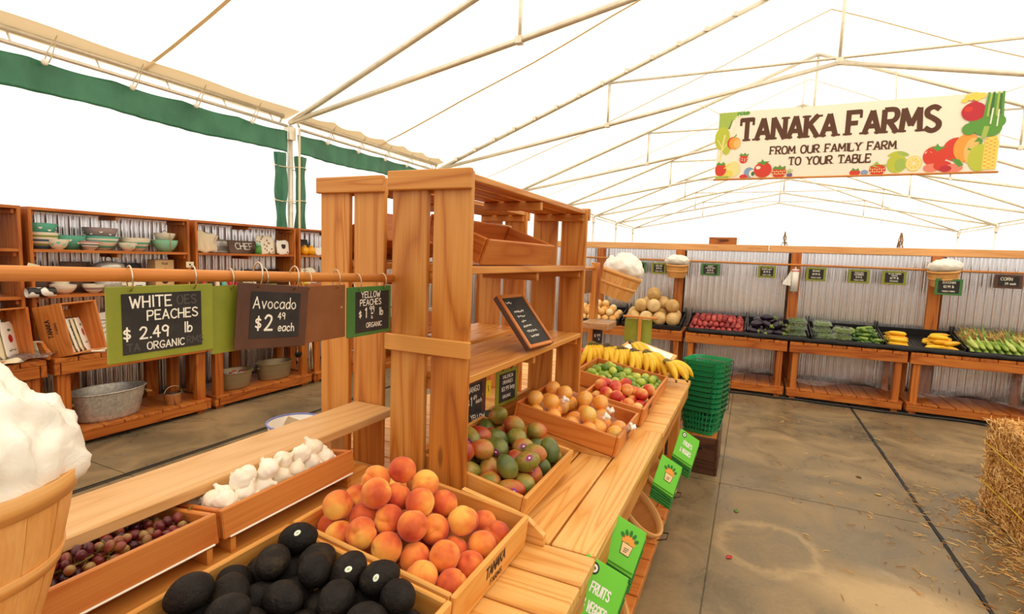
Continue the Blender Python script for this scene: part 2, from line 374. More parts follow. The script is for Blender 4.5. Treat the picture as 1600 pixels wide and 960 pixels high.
def smooth_line(p, k=5):
    out = []; n = len(p); cl = p[0] == p[-1]
    for i in range(n-1):
        p0 = p[i-1] if i else (p[-2] if cl else p[0]); p1 = p[i]; p2 = p[i+1]; p3 = p[i+2] if i+2 < n else (p[1] if cl else p[-1])
        for j in range(k):
            t = j/k
            out.append(tuple(.5*(2*p1[a]+(p2[a]-p0[a])*t+(2*p0[a]-5*p1[a]+4*p2[a]-p3[a])*t*t+(3*p1[a]-p0[a]-3*p2[a]+p3[a])*t**3) for a in (0, 1)))
    return out+[p[-1]]
def glyph(ch):
    res = []
    for st in G[ch].split('|'):
        sm = st.startswith('~'); p = [tuple(float(q) for q in xy.split(',')) for xy in st.strip('~').split()]
        if sm: res.append((smooth_line(p), sm)); continue
        cur = [p[0]]                                                   # break at sharp corners so strokes keep their width
        for i in range(1, len(p)):
            cur.append(p[i])
            if i < len(p)-1:
                a = (p[i][0]-p[i-1][0], p[i][1]-p[i-1][1]); b = (p[i+1][0]-p[i][0], p[i+1][1]-p[i][1])
                if (a[0]*b[0]+a[1]*b[1])/(math.hypot(*a)*math.hypot(*b)) < -.1: res.append((cur, sm)); cur = [p[i]]
        res.append((cur, sm))
    return res
def gwidth(ch): return 2.4 if ch == ' ' else max(x for l, _ in glyph(ch) for x, y in l)
def twidth(txt, gap=1.3): return sum(gwidth(c)+gap for c in txt)-gap
def stroke(mb, line, w, T, y=0, mat=0, ext=.4):
    n = len(line)
    if n < 2: return
    L = []; Rr = []
    for i, p in enumerate(line):
        a = line[max(i-1, 0)]; b = line[min(i+1, n-1)]
        def nr(u, v):
            d = math.hypot(v[0]-u[0], v[1]-u[1]) or 1e-9; return (-(v[1]-u[1])/d, (v[0]-u[0])/d)
        if 0 < i < n-1:
            n1, n2 = nr(a, p), nr(p, b); mx, mz = n1[0]+n2[0], n1[1]+n2[1]; q = math.hypot(mx, mz) or 1e-9
            cs = max(.72, (mx/q)*n1[0]+(mz/q)*n1[1]); ox, oz = mx/q/cs*w/2, mz/q/cs*w/2
            ex = 0; ez = 0
        else:
            nn = nr(a, b); ox, oz = nn[0]*w/2, nn[1]*w/2; s_ = -1 if i == 0 else 1
            ex, ez = nn[1]*s_*w*ext, -nn[0]*s_*w*ext
        L.append(Vector((p[0]+ox+ex, y, p[1]+oz+ez))); Rr.append(Vector((p[0]-ox+ex, y, p[1]-oz+ez)))
    vs = [T @ v if T else v for v in L+Rr]
    mb.add(vs, [(i, i+n, i+1+n, i+1) for i in range(n-1)], mat)
def write(mb, txt, x, z, h, w=None, y=0, jitter=.02, gap=1.3, align='c', mat=0, T=None, serif=0, xs=1.0, slope=0):
    """chalk capitals on the local x,z plane; h = cap height"""
    k = h/6; w = w or h*.13; r = random.Random(txt+str(x))
    cx = x-(twidth(txt, gap)*k*xs/2 if align == 'c' else 0); x0 = cx
    layer = 0
    for ch in txt:
        ends = [tuple(l[e]) for l, s_ in (glyph(ch) if ch != ' ' else []) for e in (0, -1)]
        if ch == ' ': cx += (2.4+gap)*k*xs; continue
        dz = r.uniform(-1, 1)*h*jitter; sh = r.uniform(-1, 1)*jitter
        for line, sm in glyph(ch):
            layer += 1
            pl = [(cx+(px+sh*pz)*k*xs, z+dz+pz*k+slope*(cx-x0)) for px, pz in line]
            stroke(mb, pl, w, T, y-2e-5*(layer % 4), mat, .05 if serif else .4)
            if serif:
                for e in (0, -1):
                    if ends.count(tuple(line[e])) < 2 and (abs(line[e][1]) < .01 or abs(line[e][1]-6) < .01):
                        nb = line[1] if e == 0 else line[-2]
                        if abs(nb[1]-line[e][1]) > 1 and not sm:
                            ex, ez = pl[e]; sg = 1 if line[e][1] < 3 else -1
                            stroke(mb, [(ex-serif, ez+sg*w*.20), (ex+serif, ez+sg*w*.20)], w*.42, T, y-1e-4, mat)
                        elif abs(nb[1]-line[e][1]) < .01 and not sm:   # a horizontal arm gets a drop serif
                            ex, ez = pl[e]; sg = 1 if line[e][1] < 3 else -1
                            stroke(mb, [(ex, ez-sg*w*.1), (ex, ez+sg*w*1.1)], w*.5, T, y-1e-4, mat)
        cx += (gwidth(ch)+gap)*k*xs

def scribble(mb, x0, x1, z, h, w, y=0, seed=1, mat=0):
    """a line of writing too small to read"""
    r = random.Random(seed); x = x0; pts = []
    while x < x1: pts.append((x, z+r.uniform(0, h))); x += h*r.uniform(.25, .45)
    if len(pts) > 2: stroke(mb, smooth_line(pts, 3), w, None, y, mat)
# ------------------------------------------------------------------ the setting: floor, tent roof, walls
def struct(name, mb, mats, label=None, cat=None):
    o = bpy.data.objects.new(name, mb.mesh(name, mats)); COL.objects.link(o); o['kind'] = 'structure'
    if label: o['label'] = label; o['category'] = cat
    return o
# concrete slabs cut by real saw joints
fb = MB()
xs_ = [-9, -3.86, -3.80, -.106, -.098, 1.135, 1.16, 12]
ys_ = [-4] + [v for y in (.07, 2.02, 3.97, 5.92, 7.87, 9.8) for v in (y-.004, y+.004)] + [40]
def slab(x0, x1, y0, y1, z): fb.add([(x0, y0, z), (x1, y0, z), (x1, y1, z), (x0, y1, z)], [(0, 1, 2, 3)])
for i in range(len(xs_)-1):
    for j in range(len(ys_)-1):
        cut = (i % 2 == 1) or (j % 2 == 1); z = -.012 if cut else 0.0
        slab(xs_[i], xs_[i+1], ys_[j], ys_[j+1], z)
for i in range(1, len(xs_)-1):                                   # joint side faces
    x = xs_[i]; fb.add([(x, -4, 0), (x, 40, 0), (x, 40, -.012), (x, -4, -.012)], [(0, 1, 2, 3)])
for j in range(1, len(ys_)-1):
    y = ys_[j]; fb.add([(-9, y, 0), (12, y, 0), (12, y, -.012), (-9, y, -.012)], [(0, 1, 2, 3)])
struct('floor', fb, 'concrete', 'brown stained concrete floor with straight joints and a pale dried puddle mark', 'floor')
gb = MB()
for a, b_, c_, d_ in ((-90, -9, -60, 140), (12, 90, -60, 140), (-9, 12, 40, 140), (-9, 12, -60, -4)):
    gb.add([(a, c_, -.02), (b_, c_, -.02), (b_, d_, -.02), (a, d_, -.02)], [(0, 1, 2, 3)])
t = NT('pale_dry_ground'); M['ground'] = t.fin(t.ramp(t.noise(t.coord(), .3, 4), [(.3, (206, 186, 150)), (.7, (232, 214, 180))]), .9)
struct('ground', gb, 'ground', 'pale dry ground outside the tent', 'ground')
jm = MB()
for (a, b_) in (((-3.83, -3, .0), (-3.83, 20, .0)),):
    for dx in (-.018, .018): jm.beam((a[0]+dx, a[1], .001), (a[0]+dx, b_[1], .001), .012, .006)
struct('trim_1', jm, 'black', 'dark double steel track set in the concrete floor near the kitchenware shelves', 'floor track')
cm = MB(); rr = random.Random(3)
px_, py_ = 1.148, -1.0
pts = [(1.148+rr.uniform(-.006, .006), -1+.12*i, -.001) for i in range(75)]
for i in range(len(pts)-1): cm.beam(pts[i], pts[i+1], .022+rr.uniform(-.006, .008), .006, ch=.001)
struct('trim_2', cm, 'blackcloth', 'dark dirt-filled expansion joint running along the open floor', 'floor joint')

EX, EZ, RX, RZ = -5.36, 3.16, .84, 5.62
TY = [-2.0, 1.4, 4.8, 8.2, 11.6, 15.0, 18.4, 21.8, 25.2]
def roof_z(x): return RZ-(RZ-EZ)*abs(x-RX)/(RX-EX)
roof = MB()
for side in (0, 1):
    def fn(u, v, side=side):
        y = TY[0]+(TY[-1]-TY[0])*v; x = EX-.10+(RX-EX+.10)*u
        fr = ((y-1.4) % 3.4)/3.4
        z = roof_z(x)+.085-.10*math.sin(math.pi*fr)*math.sin(math.pi*min(max(u, 0), 1))*.8 + .01*math.sin(x*3+y*2)
        return (x if side == 0 else 2*RX-x, y, z)
    m_ = MB(); roof.grid(fn, 26, 120) if side == 0 else roof.grid(lambda u, v: fn(1-u, v), 26, 120)
struct('ceiling', roof, 'fabric', 'white translucent fabric roof of the tent', 'tent roof')
# seams welded across the roof between the trusses
sm_ = MB()
for i, y in enumerate([1.4+1.7+3.4*k for k in range(-1, 7)]):
    for side in (-1, 1):
        pts = []
        for k in range(13):
            u = k/12; x = RX+side*(RX-EX+.08)*(1-u)
            pts.append((x, y, roof_z(x)+.085-.108*math.sin(math.pi*u)*.8+.01*math.sin((x if side < 0 else 2*RX-x)*3+y*2)))
        for k in range(12): sm_.beam(pts[k], pts[k+1], .035, .004, ch=.001)
struct('trim_3', sm_, 'flap', 'cream welded seams across the white tent roof', 'roof seam')
where = {4.8: 'crossing above the gathered green curtain', 8.2: 'with the lacing, second from the green curtain, above the banner',
         11.6: 'third from the green curtain, behind the banner', 15.0: 'fourth from the green curtain', 18.4: 'fifth from the green curtain',
         21.8: 'sixth from the green curtain, far off', 25.2: 'at the far gable end', 1.4: 'nearest overhead, before the green curtain'}
for y in TY[1:]:
    t = thing('roof_truss', 'pale steel tent truss '+where[y], 'roof truss', (RX, y, EZ), kind='thing', group='roof trusses of the tent')
    r = MB()
    for sd in (-1, 1):
        r.tube([(RX+sd*(RX-EX), y, EZ), (RX, y, RZ)], .032, 10)
        if y == 8.2:
            for k in range(1, 16):                               # lacing clips beside the rafter
                x = RX+sd*(RX-EX)*(1-k/16.5); z = EZ+(RZ-EZ)*(k/16.5)
                r.box((x, y-.03, z+.01), (.05, .05, .07)); 
            r.tube([(RX+sd*(RX-EX), y+.09, EZ+.03), (RX, y+.09, RZ+.03)], .014, 6)
    part('rafter', r, 'steel', t, True)
    c = MB()
    for sd in (-1, 1): c.tube([(RX+sd*(RX-EX), y, EZ), (RX+sd*3.08, y, 3.72), (RX, y, 4.30)], .03, 10)
    part('lower_chord', c, 'steel', t, True)
    k = MB(); k.tube([(RX, y, 4.27), (RX, y, RZ)], .022, 8); k.box((RX, y, 4.32), (.09, .05, .09)); part('king_post', k, 'steel', t, True)
    for sd in (-1, 1):
        w = MB(); x = RX+sd*3.08; w.tube([(x, y, 3.70), (x, y, roof_z(x)-.01)], .02, 8); w.box((x, y, 3.72), (.07, .07, .07)); part('web_post', w, 'steel', t, True)
    w = MB(); w.tube([(RX-3.12, y, roof_z(RX-3.12)-.02), (RX+3.12, y, roof_z(RX-3.12)-.02)], .018, 8); part('collar_tie', w, 'steel', t, True)
# posts and eave purlins on the open side
for side in (-1, 1):
    for i in range(len(TY)-1):
        if side > 0 and i < 2: continue
        y0, y1 = TY[i], TY[i+1]; x = RX+side*(RX-EX)
        e = MB(); e.tube([(x, y0+.1, EZ+.06), (x, y1-.1, EZ+.06)], .028, 10)
        for yy in (y0+.1, y1-.1): e.tube([(x, yy, EZ+.06), (x, yy+(.05 if yy == y0+.1 else -.05), EZ-.02)], .012, 6)
        e.tube([(x+.06*side*-1, y0+.1, EZ-.06), (x+.06*side*-1, y1-.1, EZ-.06)], .018, 8)
        for k in range(1, 6): e.tube([(x, y0+.1+.6*k, EZ+.05), (x+.06*side*-1, y0+.1+.6*k, EZ-.05)], .008, 6)
        lab = {(-1, 0): 'nearest steel eave rail above the open side', (-1, 1): 'steel eave rail laced to the roof above the long green valance', (-1, 2): 'steel eave rail above the short green valance beyond the curtain'}.get((side, i), 'thin steel eave rail far along the tent edge')
        solo('eave_rail', e, 'steel', lab, 'rail', origin=(x, y0, EZ-.02), group='eave rails of the tent')
    for y in TY[2:]:
        if side > 0 and y < 8: continue
        x = RX+side*(RX-EX); p = MB(); p.tube([(x, y, 0), (x, y, EZ-.036)], .035, 10); p.box((x, y, EZ-.13), (.10, .10, .16)); p.box((x, y, .01), (.10, .2, .02))
        lab = 'steel tent post wrapped by the gathered green curtain' if (side < 0 and y == 4.8) else ('steel tent post behind the tall shelves' if side < 0 and y == 8.2 else 'thin steel post of the tent edge beyond the metal wall')
        solo('tent_post', p, 'steel', lab, 'post', origin=(x, y, 0), group='posts of the tent edge')
# scalloped cream flap of roof fabric hanging inside the eave
for y0, y1, sc, lab in ((-2, 4.8, 0, 'cream roof flap laced above the long green valance'), (4.85, 8.15, 1, 'scalloped cream roof flap beyond the green curtain post')):
    fm = MB()
    def fn(u, v, y0=y0, y1=y1, sc=sc):
        y = y0+(y1-y0)*u
        cut = (.055*abs(math.sin((y-y0)*6.2)) if sc else .01*math.sin(y*5))
        d = (.26 if sc else .24)-cut
        return (EX-.08+d*v*1.05, y, roof_z(EX)+.05+.42*d*v*1.05-.035*v)
    fm.grid(fn, 90, 4); solo('roof_flap', fm, 'flap', lab, 'flap', origin=(EX, y0, EZ))
# lacing cords with round toggles
for k, y in enumerate([.35, 1.0, 1.65, 2.3, 2.95, 3.55, 4.2, 5.35, 5.95, 6.55, 7.1, 7.6]):
    t = thing('toggle_cord', 'cord with white toggle lacing the green valance, %s from the near end' % ORD[k], 'cord', (EX+.04, y, EZ-.1), group='toggle cords along the eave')
    a = MB(); a.tube([(.03, .0, -.03), (.05, .02, .06), (.13, .05, .18), (.05, .05, .04), (.03, .03, -.03)], .005, 6); part('cord', a, 'cream', t)
    b_ = MB(); b_.ball(lambda d, th, ph: (d.x*.018+.04, d.y*.026, d.z*.026-.035), 12, 8); part('toggle', b_, 'white', t)
# green vinyl valance and gathered curtain
def valance(name, y0, y1, ztop, h, label):
    m = MB()
    def fn(u, v):
        y = y0+(y1-y0)*u
        g = math.sin(u*(y1-y0)*9.7)*.5+math.sin(u*(y1-y0)*4.1+1)*.5
        sag = .022*abs(math.sin((y-.35)/.62*math.pi))
        return (EX+.02+.035*g*v*(1.2-v*.5)+.01*math.sin(y*30)*v, y, ztop-sag*(1-v)-h*v+.012*math.sin(y*3.1)*v)
    m.grid(fn, 150, 10)
    o = solo(name, m, 'vinyl', label, 'valance', origin=(EX, y0, ztop))
    md = o.modifiers.new('thick', 'SOLIDIFY'); md.thickness = .004
valance('green_valance', -2, 4.74, 3.05, .27, 'long green vinyl valance hanging under the eave before the curtain')
valance('green_valance', 4.90, 8.1, 3.06, .26, 'short green vinyl valance hanging under the eave beyond the curtain')
cu = MB()
for yc, w_, ph_ in ((4.66, .13, 0), (4.96, .12, 2)):
    def fn(u, v, yc=yc, w_=w_, ph_=ph_):
        a = 2*math.pi*u; z = 2.775-1.53*v
        k = 1+.25*math.sin(5*a+ph_+v*4)+.16*math.sin(v*19+a*2)
        return (EX+.045*math.cos(a)*k, yc+w_/2*math.sin(a)*k*(1+.15*math.sin(v*9+ph_)), z)
    cu.grid(fn, 40, 44, closed_u=True)
solo('green_curtain', cu, 'vinyl', 'green vinyl side curtain gathered and tied around the steel post', 'curtain', origin=(EX, 4.8, 1.25))
for z, lb in ((2.62, 'upper cream cord tied round the gathered green curtain'), (2.2, 'lower cream cord tied round the gathered green curtain')):
    tm = MB(); tm.tube([(EX+.075*math.cos(a), 4.81+.24*math.sin(a), z+.02*math.sin(a*2)) for a in [k*.45 for k in range(14)]], .006, 6, closed=True)
    solo('curtain_tie', tm, 'cream', lb, 'cord', origin=(EX, 4.8, z))
st = MB(); st.beam((EX+.09, 4.86, 1.3), (EX+.09, 4.87, 3.1), .035, .006, up=(1, 0, 0)); solo('ratchet_strap', st, 'cream', 'pale yellow strap running down beside the steel curtain post', 'strap', origin=(EX+.09, 4.86, 1.3))

# corrugated walls
def corr(axis, fixed, a0, a1, z0, z1, pitch=.080, amp=.018):
    m = MB(); n = int((a1-a0)/pitch*12)
    def fn(u, v):
        a = a0+(a1-a0)*u; ph = a/pitch*2*math.pi; d = amp*math.sin(ph)
        return (fixed+d, a, z0+(z1-z0)*v) if axis == 'x' else (a, fixed-d, z0+(z1-z0)*v)
    m.grid(fn, n, 1); return m
struct('wall_back', corr('y', 7.80, -5.3, 7.0, .02, 1.80), 'corr', 'corrugated galvanised metal wall behind the vegetable stand', 'wall')
struct('wall_left', corr('x', -5.285, -.5, 7.8, .02, 1.842), 'corr', 'corrugated galvanised metal wall behind the kitchenware shelves', 'wall')
struct('wall_right_added', corr('x', 7.04, -3.9, 7.78, .02, 1.80), 'corr', 'added corrugated metal wall out of view along the tent side, for reflections', 'wall')  # unseen wall, added to block horizon light and be reflected in the sheets
struct('wall_near_added', corr('y', -3.92, -5.3, 7.0, .02, 1.80), 'corr', 'added corrugated metal wall behind the viewer, for reflections', 'wall')  # also unseen, added behind the camera for the corrugated metal to reflect
bm = MB(); bm.beam((-5.3, -3.9, 1.83), (7.0, -3.9, 1.83), .045, .09); bm.beam((7.02, -3.9, 1.83), (7.02, 7.75, 1.83), .045, .09); struct('trim_6', bm, 'beam', 'pale pine rails capping the two added walls out of view', 'rail')
bm = MB(); bm.beam((-5.3, 7.77, 1.83), (.18, 7.77, 1.83), .045, .09); bm.beam((.185, 7.77, 1.83), (7.0, 7.77, 1.83), .045, .09)
struct('trim_4', bm, 'beam', 'pale pine rail capping the corrugated back wall', 'rail')
bs = MB()
for x in (-4.2, -2.1, -.945, .515, 2.0, 3.4, 5.0, 6.5): bs.box((x, 7.755, .9), (.12, .06, 1.76))
for y in (1.1, 2.35, 3.0, 3.9, 5.1, 6.3): bs.box((-5.235, y, .36), (.05, .11, .68))
struct('trim_5', bs, 'red', 'reddish studs fixed against the corrugated metal walls', 'studs')
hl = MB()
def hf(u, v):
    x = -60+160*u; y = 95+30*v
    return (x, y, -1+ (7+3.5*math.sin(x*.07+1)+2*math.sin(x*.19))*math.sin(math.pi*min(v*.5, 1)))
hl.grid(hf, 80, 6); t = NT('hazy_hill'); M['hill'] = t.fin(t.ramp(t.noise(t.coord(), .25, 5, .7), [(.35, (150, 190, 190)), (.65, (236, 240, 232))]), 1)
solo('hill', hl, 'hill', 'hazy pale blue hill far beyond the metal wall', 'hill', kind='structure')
# ------------------------------------------------------------------ benches and shelving
def legs_bench(name, label, cat, axis, x0, x1, y0, y1, top, slats_along, mat='red', shelf=.12, group=None, topmat=None, nslat=None):
    """slatted bench with a lower shelf, in world axes; every leg, apron, top and shelf is a part"""
    t = thing(name, label, cat, ((x0+x1)/2, (y0+y1)/2, 0), group=group)
    tm = topmat or mat; w = .065
    tb = MB()
    def slats(mb, z, th, over=0.0, n=None):
        if slats_along == 'y':
            n = n or max(3, round((x1-x0)/.145)); p = (x1-x0+2*over)/n
            for i in range(n): mb.box((x0-over+p*(i+.5), (y0+y1)/2, z), (p-.007, y1-y0-.004, th))
        else:
            n = n or max(3, round((y1-y0)/.145)); p = (y1-y0-.004)/n
            for i in range(n): mb.box(((x0+x1)/2, y0+.002+p*(i+.5), z), (x1-x0+2*over, p-.007, th))
    slats(tb, top-.0175, .035, 0, nslat); part('bench_top', tb, tm, t, True)
    a = MB(); zz = top-.035-.046; hh = .09
    a.box(((x0+x1)/2, y0+.02, zz), (x1-x0-.006, .036, hh)); a.box(((x0+x1)/2, y1-.02, zz), (x1-x0-.006, .036, hh))
    a.box((x0+.02, (y0+y1)/2, zz), (.036, y1-y0-.09, hh)); a.box((x1-.02, (y0+y1)/2, zz), (.036, y1-y0-.09, hh))
    part('apron', a, mat, t, True)
    for lx in (x0+.042+w/2, x1-.042-w/2):
        for ly in (y0+.042+w/2, y1-.042-w/2):
            l = MB(); l.box((lx, ly, (top-.04)/2), (w, w+.02, top-.04)); part('leg', l, mat, t, True)
    s_ = MB(); e = .012
    xs, xe, ys, ye = x0, x1, y0, y1
    slats(s_, shelf, .024, -.0)
    part('lower_shelf', s_, mat, t, True)
    f = MB(); zz = shelf-.012-.036
    f.box(((x0+x1)/2, y0+.02, zz), (x1-x0-.02, .036, .07)); f.box(((x0+x1)/2, y1-.02, zz), (x1-x0-.02, .036, .07))
    f.box((x0+.02, (y0+y1)/2, zz), (.036, y1-y0-.09, .07)); f.box((x1-.02, (y0+y1)/2, zz), (.036, y1-y0-.09, .07))
    part('shelf_apron', f, mat, t, True)
    return t
# left wall benches under the kitchenware shelves
LB = [(.72, 1.95), (1.99, 3.215), (3.255, 4.475), (4.515, 5.74), (5.78, 7.0)]
ln = ['stained pine bench under the towel crate nearest the camera', 'stained pine bench holding the big galvanised tub on its lower shelf', 'stained pine bench with two khaki tubs on its lower shelf',
      'stained pine bench half hidden behind the tall slatted shelf ends', 'stained pine bench in the far corner by the metal wall']
for (a, b_), l in zip(LB, ln): legs_bench('display_bench', l, 'bench', 'x', -5.2, -4.65, a, b_, .72, 'x', group='benches along the kitchenware wall')
# back wall benches
BB = [(-2.42, -.77), (-.735, .455), (.475, 1.645), (1.665, 2.86), (2.88, 4.0)]
bn = ['stained pine bench below the melons on the back wall', 'stained pine bench below the red potatoes and eggplants', 'stained pine bench below the cucumbers and clamshell boxes',
      'stained pine bench below the yellow squash and corn', 'stained pine bench past the corn at the end of the back wall']
for (a, b_), l in zip(BB, bn): legs_bench('vegetable_bench', l, 'bench', 'y', a, b_, 7.0, 7.66, .70, 'y', group='benches along the back wall')
# clear film hanging under the vegetable benches
for (a, b_), l in zip(BB[:4], ['under the melon bench', 'under the potato bench', 'under the cucumber bench', 'under the squash bench']):
    fm = MB(); hh = .36
    def fn(u, v, a=a, b_=b_): return (a+.12+(b_-a-.24)*u, 7.14+.012*math.sin(u*23+v*4)+.01*math.sin(v*9+u*7), .575-hh*v*(1+.12*math.sin(u*6+a)))
    fm.grid(fn, 30, 12); solo('plastic_film', fm, 'clear', 'wrinkled clear plastic film hanging '+l, 'plastic film', origin=((a+b_)/2, 7.14, .575), group='clear films under the back benches')

# central two-sided bench
def mid_bench(name, label, y0, y1, along, x0=-.93, x1=-.35, n=None, legy=None):
    t = thing(name, label, 'bench', ((x0+x1)/2, (y0+y1)/2, 0), group='central display benches')
    tb = MB()
    if along == 'x':
        n = n or round((y1-y0)/.15); p = (y1-y0)/n
        for i in range(n): tb.box(((x0+x1)/2, y0+p*(i+.5), .722), (x1-x0, p-.008, .036), ch=.004)
    else:
        n = 4; p = (x1-x0)/n
        for i in range(n): tb.box((x0+p*(i+.5), (y0+y1)/2, .722), (p-.008, y1-y0-.004, .036), ch=.004)
    part('bench_top', tb, 'bench', t, True)
    a = MB()
    a.box((x1-.03, (y0+y1)/2, .657), (.036, y1-y0-.01, .09)); a.box((x0+.03, (y0+y1)/2, .657), (.036, y1-y0-.01, .09))
    a.box(((x0+x1)/2, y0+.03, .657), (x1-x0-.1, .036, .09)); a.box(((x0+x1)/2, y1-.03, .657), (x1-x0-.1, .036, .09))
    part('apron', a, 'honey', t, True)
    for lx in (x0+.085, x1-.085):
        for ly in (legy or (y0+.085, y1-.085)):
            l = MB(); l.box((lx, ly, .35), (.07, .07, .70)); part('leg', l, 'honey', t, True)
    s_ = MB(); n = round((y1-y0)/.15); p = (y1-y0)/n
    for i in range(n): s_.box(((x0+x1)/2, y0+p*(i+.5), .13), (x1-x0, p-.01, .03))
    part('lower_shelf', s_, 'crate', t, True)
    f = MB()
    for x in (x1-.03, x0+.03): f.box((x, (y0+y1)/2, .08), (.036, y1-y0-.01, .07))
    part('shelf_apron', f, 'honey', t, True)
    return t
mid_bench('fruit_bench', 'pine slat bench under the peach and avocado crates', -.10, 1.40, 'x', legy=(.0, 1.08))
mid_bench('fruit_bench', 'long-planked pine bench under the mango and orange crates', 1.405, 2.625, 'y', legy=(1.92, 2.08))
mid_bench('fruit_bench', 'pine slat bench under the limes and the single banana hand', 2.63, 3.945, 'x', legy=(3.10, 3.86))
# the opposite side of the double bench, seen only behind the shelf ends
t = mid_bench('fruit_bench', 'pine slat bench facing the kitchenware, behind the garlic rail', -.10, 1.40, 'x', -1.75, -.94)
mid_bench('fruit_bench', 'pine slat bench carrying the shelves that face the kitchenware', 1.405, 2.99, 'x', -1.75, -.95)
mid_bench('fruit_bench', 'pine slat bench behind the strawberries and bananas', 3.0, 4.6, 'x', -1.75, -.95)

# tall slatted shelf units standing back to back on the central bench
def shelf_unit(name, label, x_front, x_back, y0, y1, z0, zt, face, mat='honey', shelves=(1.16, 1.56), batten=True):
    t = thing(name, label, 'shelf unit', ((x_front+x_back)/2, (y0+y1)/2, z0), group='back-to-back shelves on the central bench')
    xa, xb = min(x_front, x_back), max(x_front, x_back); d = xb-xa; pw = d/2-.012
    for ye, sg in ((y0, 1), (y1, -1)):
        for xc in (xa+pw/2, xb-pw/2):
            p = MB(); p.box((xc, ye+sg*.011, (z0+zt)/2-.003), (pw, .022, zt-z0-.006)); part('end_plank', p, mat, t, True)
        c = MB(); c.box(((xa+xb)/2, ye-sg*.011, zt-.032), (d+.012, .022, .062), tone=1.0); part('cap_board', c, mat, t, True)
        if batten and sg > 0: c = MB(); c.box(((xa+xb)/2, ye-sg*.009, 1.301), (d+.028, .018, .055), tone=1.0); part('batten', c, mat, t, True)
    yi0, yi1 = y0+.0225, y1-.0225
    top = MB(); n = 3; p = d/n
    for i in range(n): top.box((xa+p*(i+.5), (y0+y1)/2, zt-.022), (p-.02, yi1-yi0, .022))
    part('top_board', top, mat, t, True)
    for ye in (yi0+.012, (y0+y1)/2, yi1-.012): cl = MB(); cl.box(((xa+xb)/2, ye, zt-.052), (d-.03, .022, .036)); part('top_cleat', cl, mat, t, True)
    for z in shelves:
        s_ = MB(); n = 2; p = d/n
        for i in range(n): s_.box((xa+p*(i+.5), (y0+y1)/2, z-.0125), (p-.006, yi1-yi0, .025))
        part('shelf', s_, mat, t, True)
        for ye in (yi0+.012, (y0+y1)/2, yi1-.012): cl = MB(); cl.box(((xa+xb)/2, ye, z-.044), (d-.04, .022, .036)); part('shelf_cleat', cl, mat, t, True)
    return t
shelf_unit('tall_shelf', 'tall honey-stained slatted shelf open toward the aisle, above the mangoes', -.797, -1.097, 1.400, 2.637, .741, 1.8655, 1, shelves=(1.21, 1.565))
shelf_unit('tall_shelf', 'tall slatted shelf facing the kitchenware, behind the aisle-side shelf', -1.292, -1.615, 1.60, 2.99, .741, 1.89, -1, batten=False)
# back rail board on the inside foot of the aisle shelf
bb = MB(); bb.box((-1.082, 2.02, .81), (.024, 1.18, .13)); solo('back_board', bb, 'honey', 'honey pine board closing the foot of the aisle shelf behind the mangoes', 'board', origin=(-1.082, 2.02, .745))
# pale rail board behind garlic and grapes
rl = MB(); rl.box((-1.325, .897, .980), (.19, 1.394, .032), ch=.004, tone=1.0); rlo = thing('display_rail', 'pale pine board running above the garlic and grape crates', 'rail board', (-1.325, .897, .980))
part('board', rl, 'rail', rlo, True)
b_ = MB(); b_.box((-1.40, .262, .8515), (.03, .07, .222)); part('support', b_, 'rail', rlo, True)
b_ = MB(); b_.box((-1.40, 1.46, .8515), (.03, .07, .222)); part('support', b_, 'rail', rlo, True)
# riser under the garlic and grape crates
rs = thing('display_riser', 'stepped pine riser under the garlic and grape crates', 'riser', (-1.2, .8, .74))
w_ = MB(); w_.box((-1.215, .79, .846), (.30, 1.16, .022)); part('riser_top', w_, 'honey', rs, True)
w_ = MB(); w_.box((-1.075, .795, .788), (.022, 1.16, .094)); part('riser_front', w_, 'honey', rs, True)
w_ = MB(); w_.box((-1.345, .795, .788), (.022, 1.16, .094)); part('riser_back', w_, 'honey', rs, True)

# kitchenware shelves on the left wall
KS = [(.745, 1.945), (1.985, 3.20), (3.255, 4.465), (4.515, 5.72), (5.78, 6.99)]
kn = ['stained pine wall shelf nearest the camera, cut by the frame', 'stained pine wall shelf filled with striped mixing bowls', 'stained pine wall shelf with letter plaque and tea towels', 'stained pine wall shelf with yellow jars behind the tall slats', 'stained pine wall shelf in the corner, mostly hidden']
for (a, b_), l in zip(KS, kn):
    t = thing('wall_shelf', l, 'shelf', (-5.06, (a+b_)/2, .722), group='kitchenware shelves on the metal wall')
    for y, sg in ((a, 1), (b_, -1)):
        for xc in (-4.9-.075, -5.21+.075):
            p = MB(); p.box((xc, y+sg*.012, 1.28), (.15, .022, 1.11)); part('end_plank', p, 'red', t, True)
    for z, nm in ((1.845, 'top_board'), (1.53, 'shelf'), (1.175, 'shelf')):
        s_ = MB()
        for i in range(2): s_.box((-4.9-.0775-.155*i, (a+b_)/2, z-.011), (.1545, b_-a-(.0 if z > 1.8 else .048), .022), ch=.001)
        part(nm, s_, 'red', t, True)
        for y in (a+.036, (a+b_)/2, b_-.036): cl = MB(); cl.box((-5.055, y, z-.041), (.26, .02, .034)); part('cleat', cl, 'red', t, True)
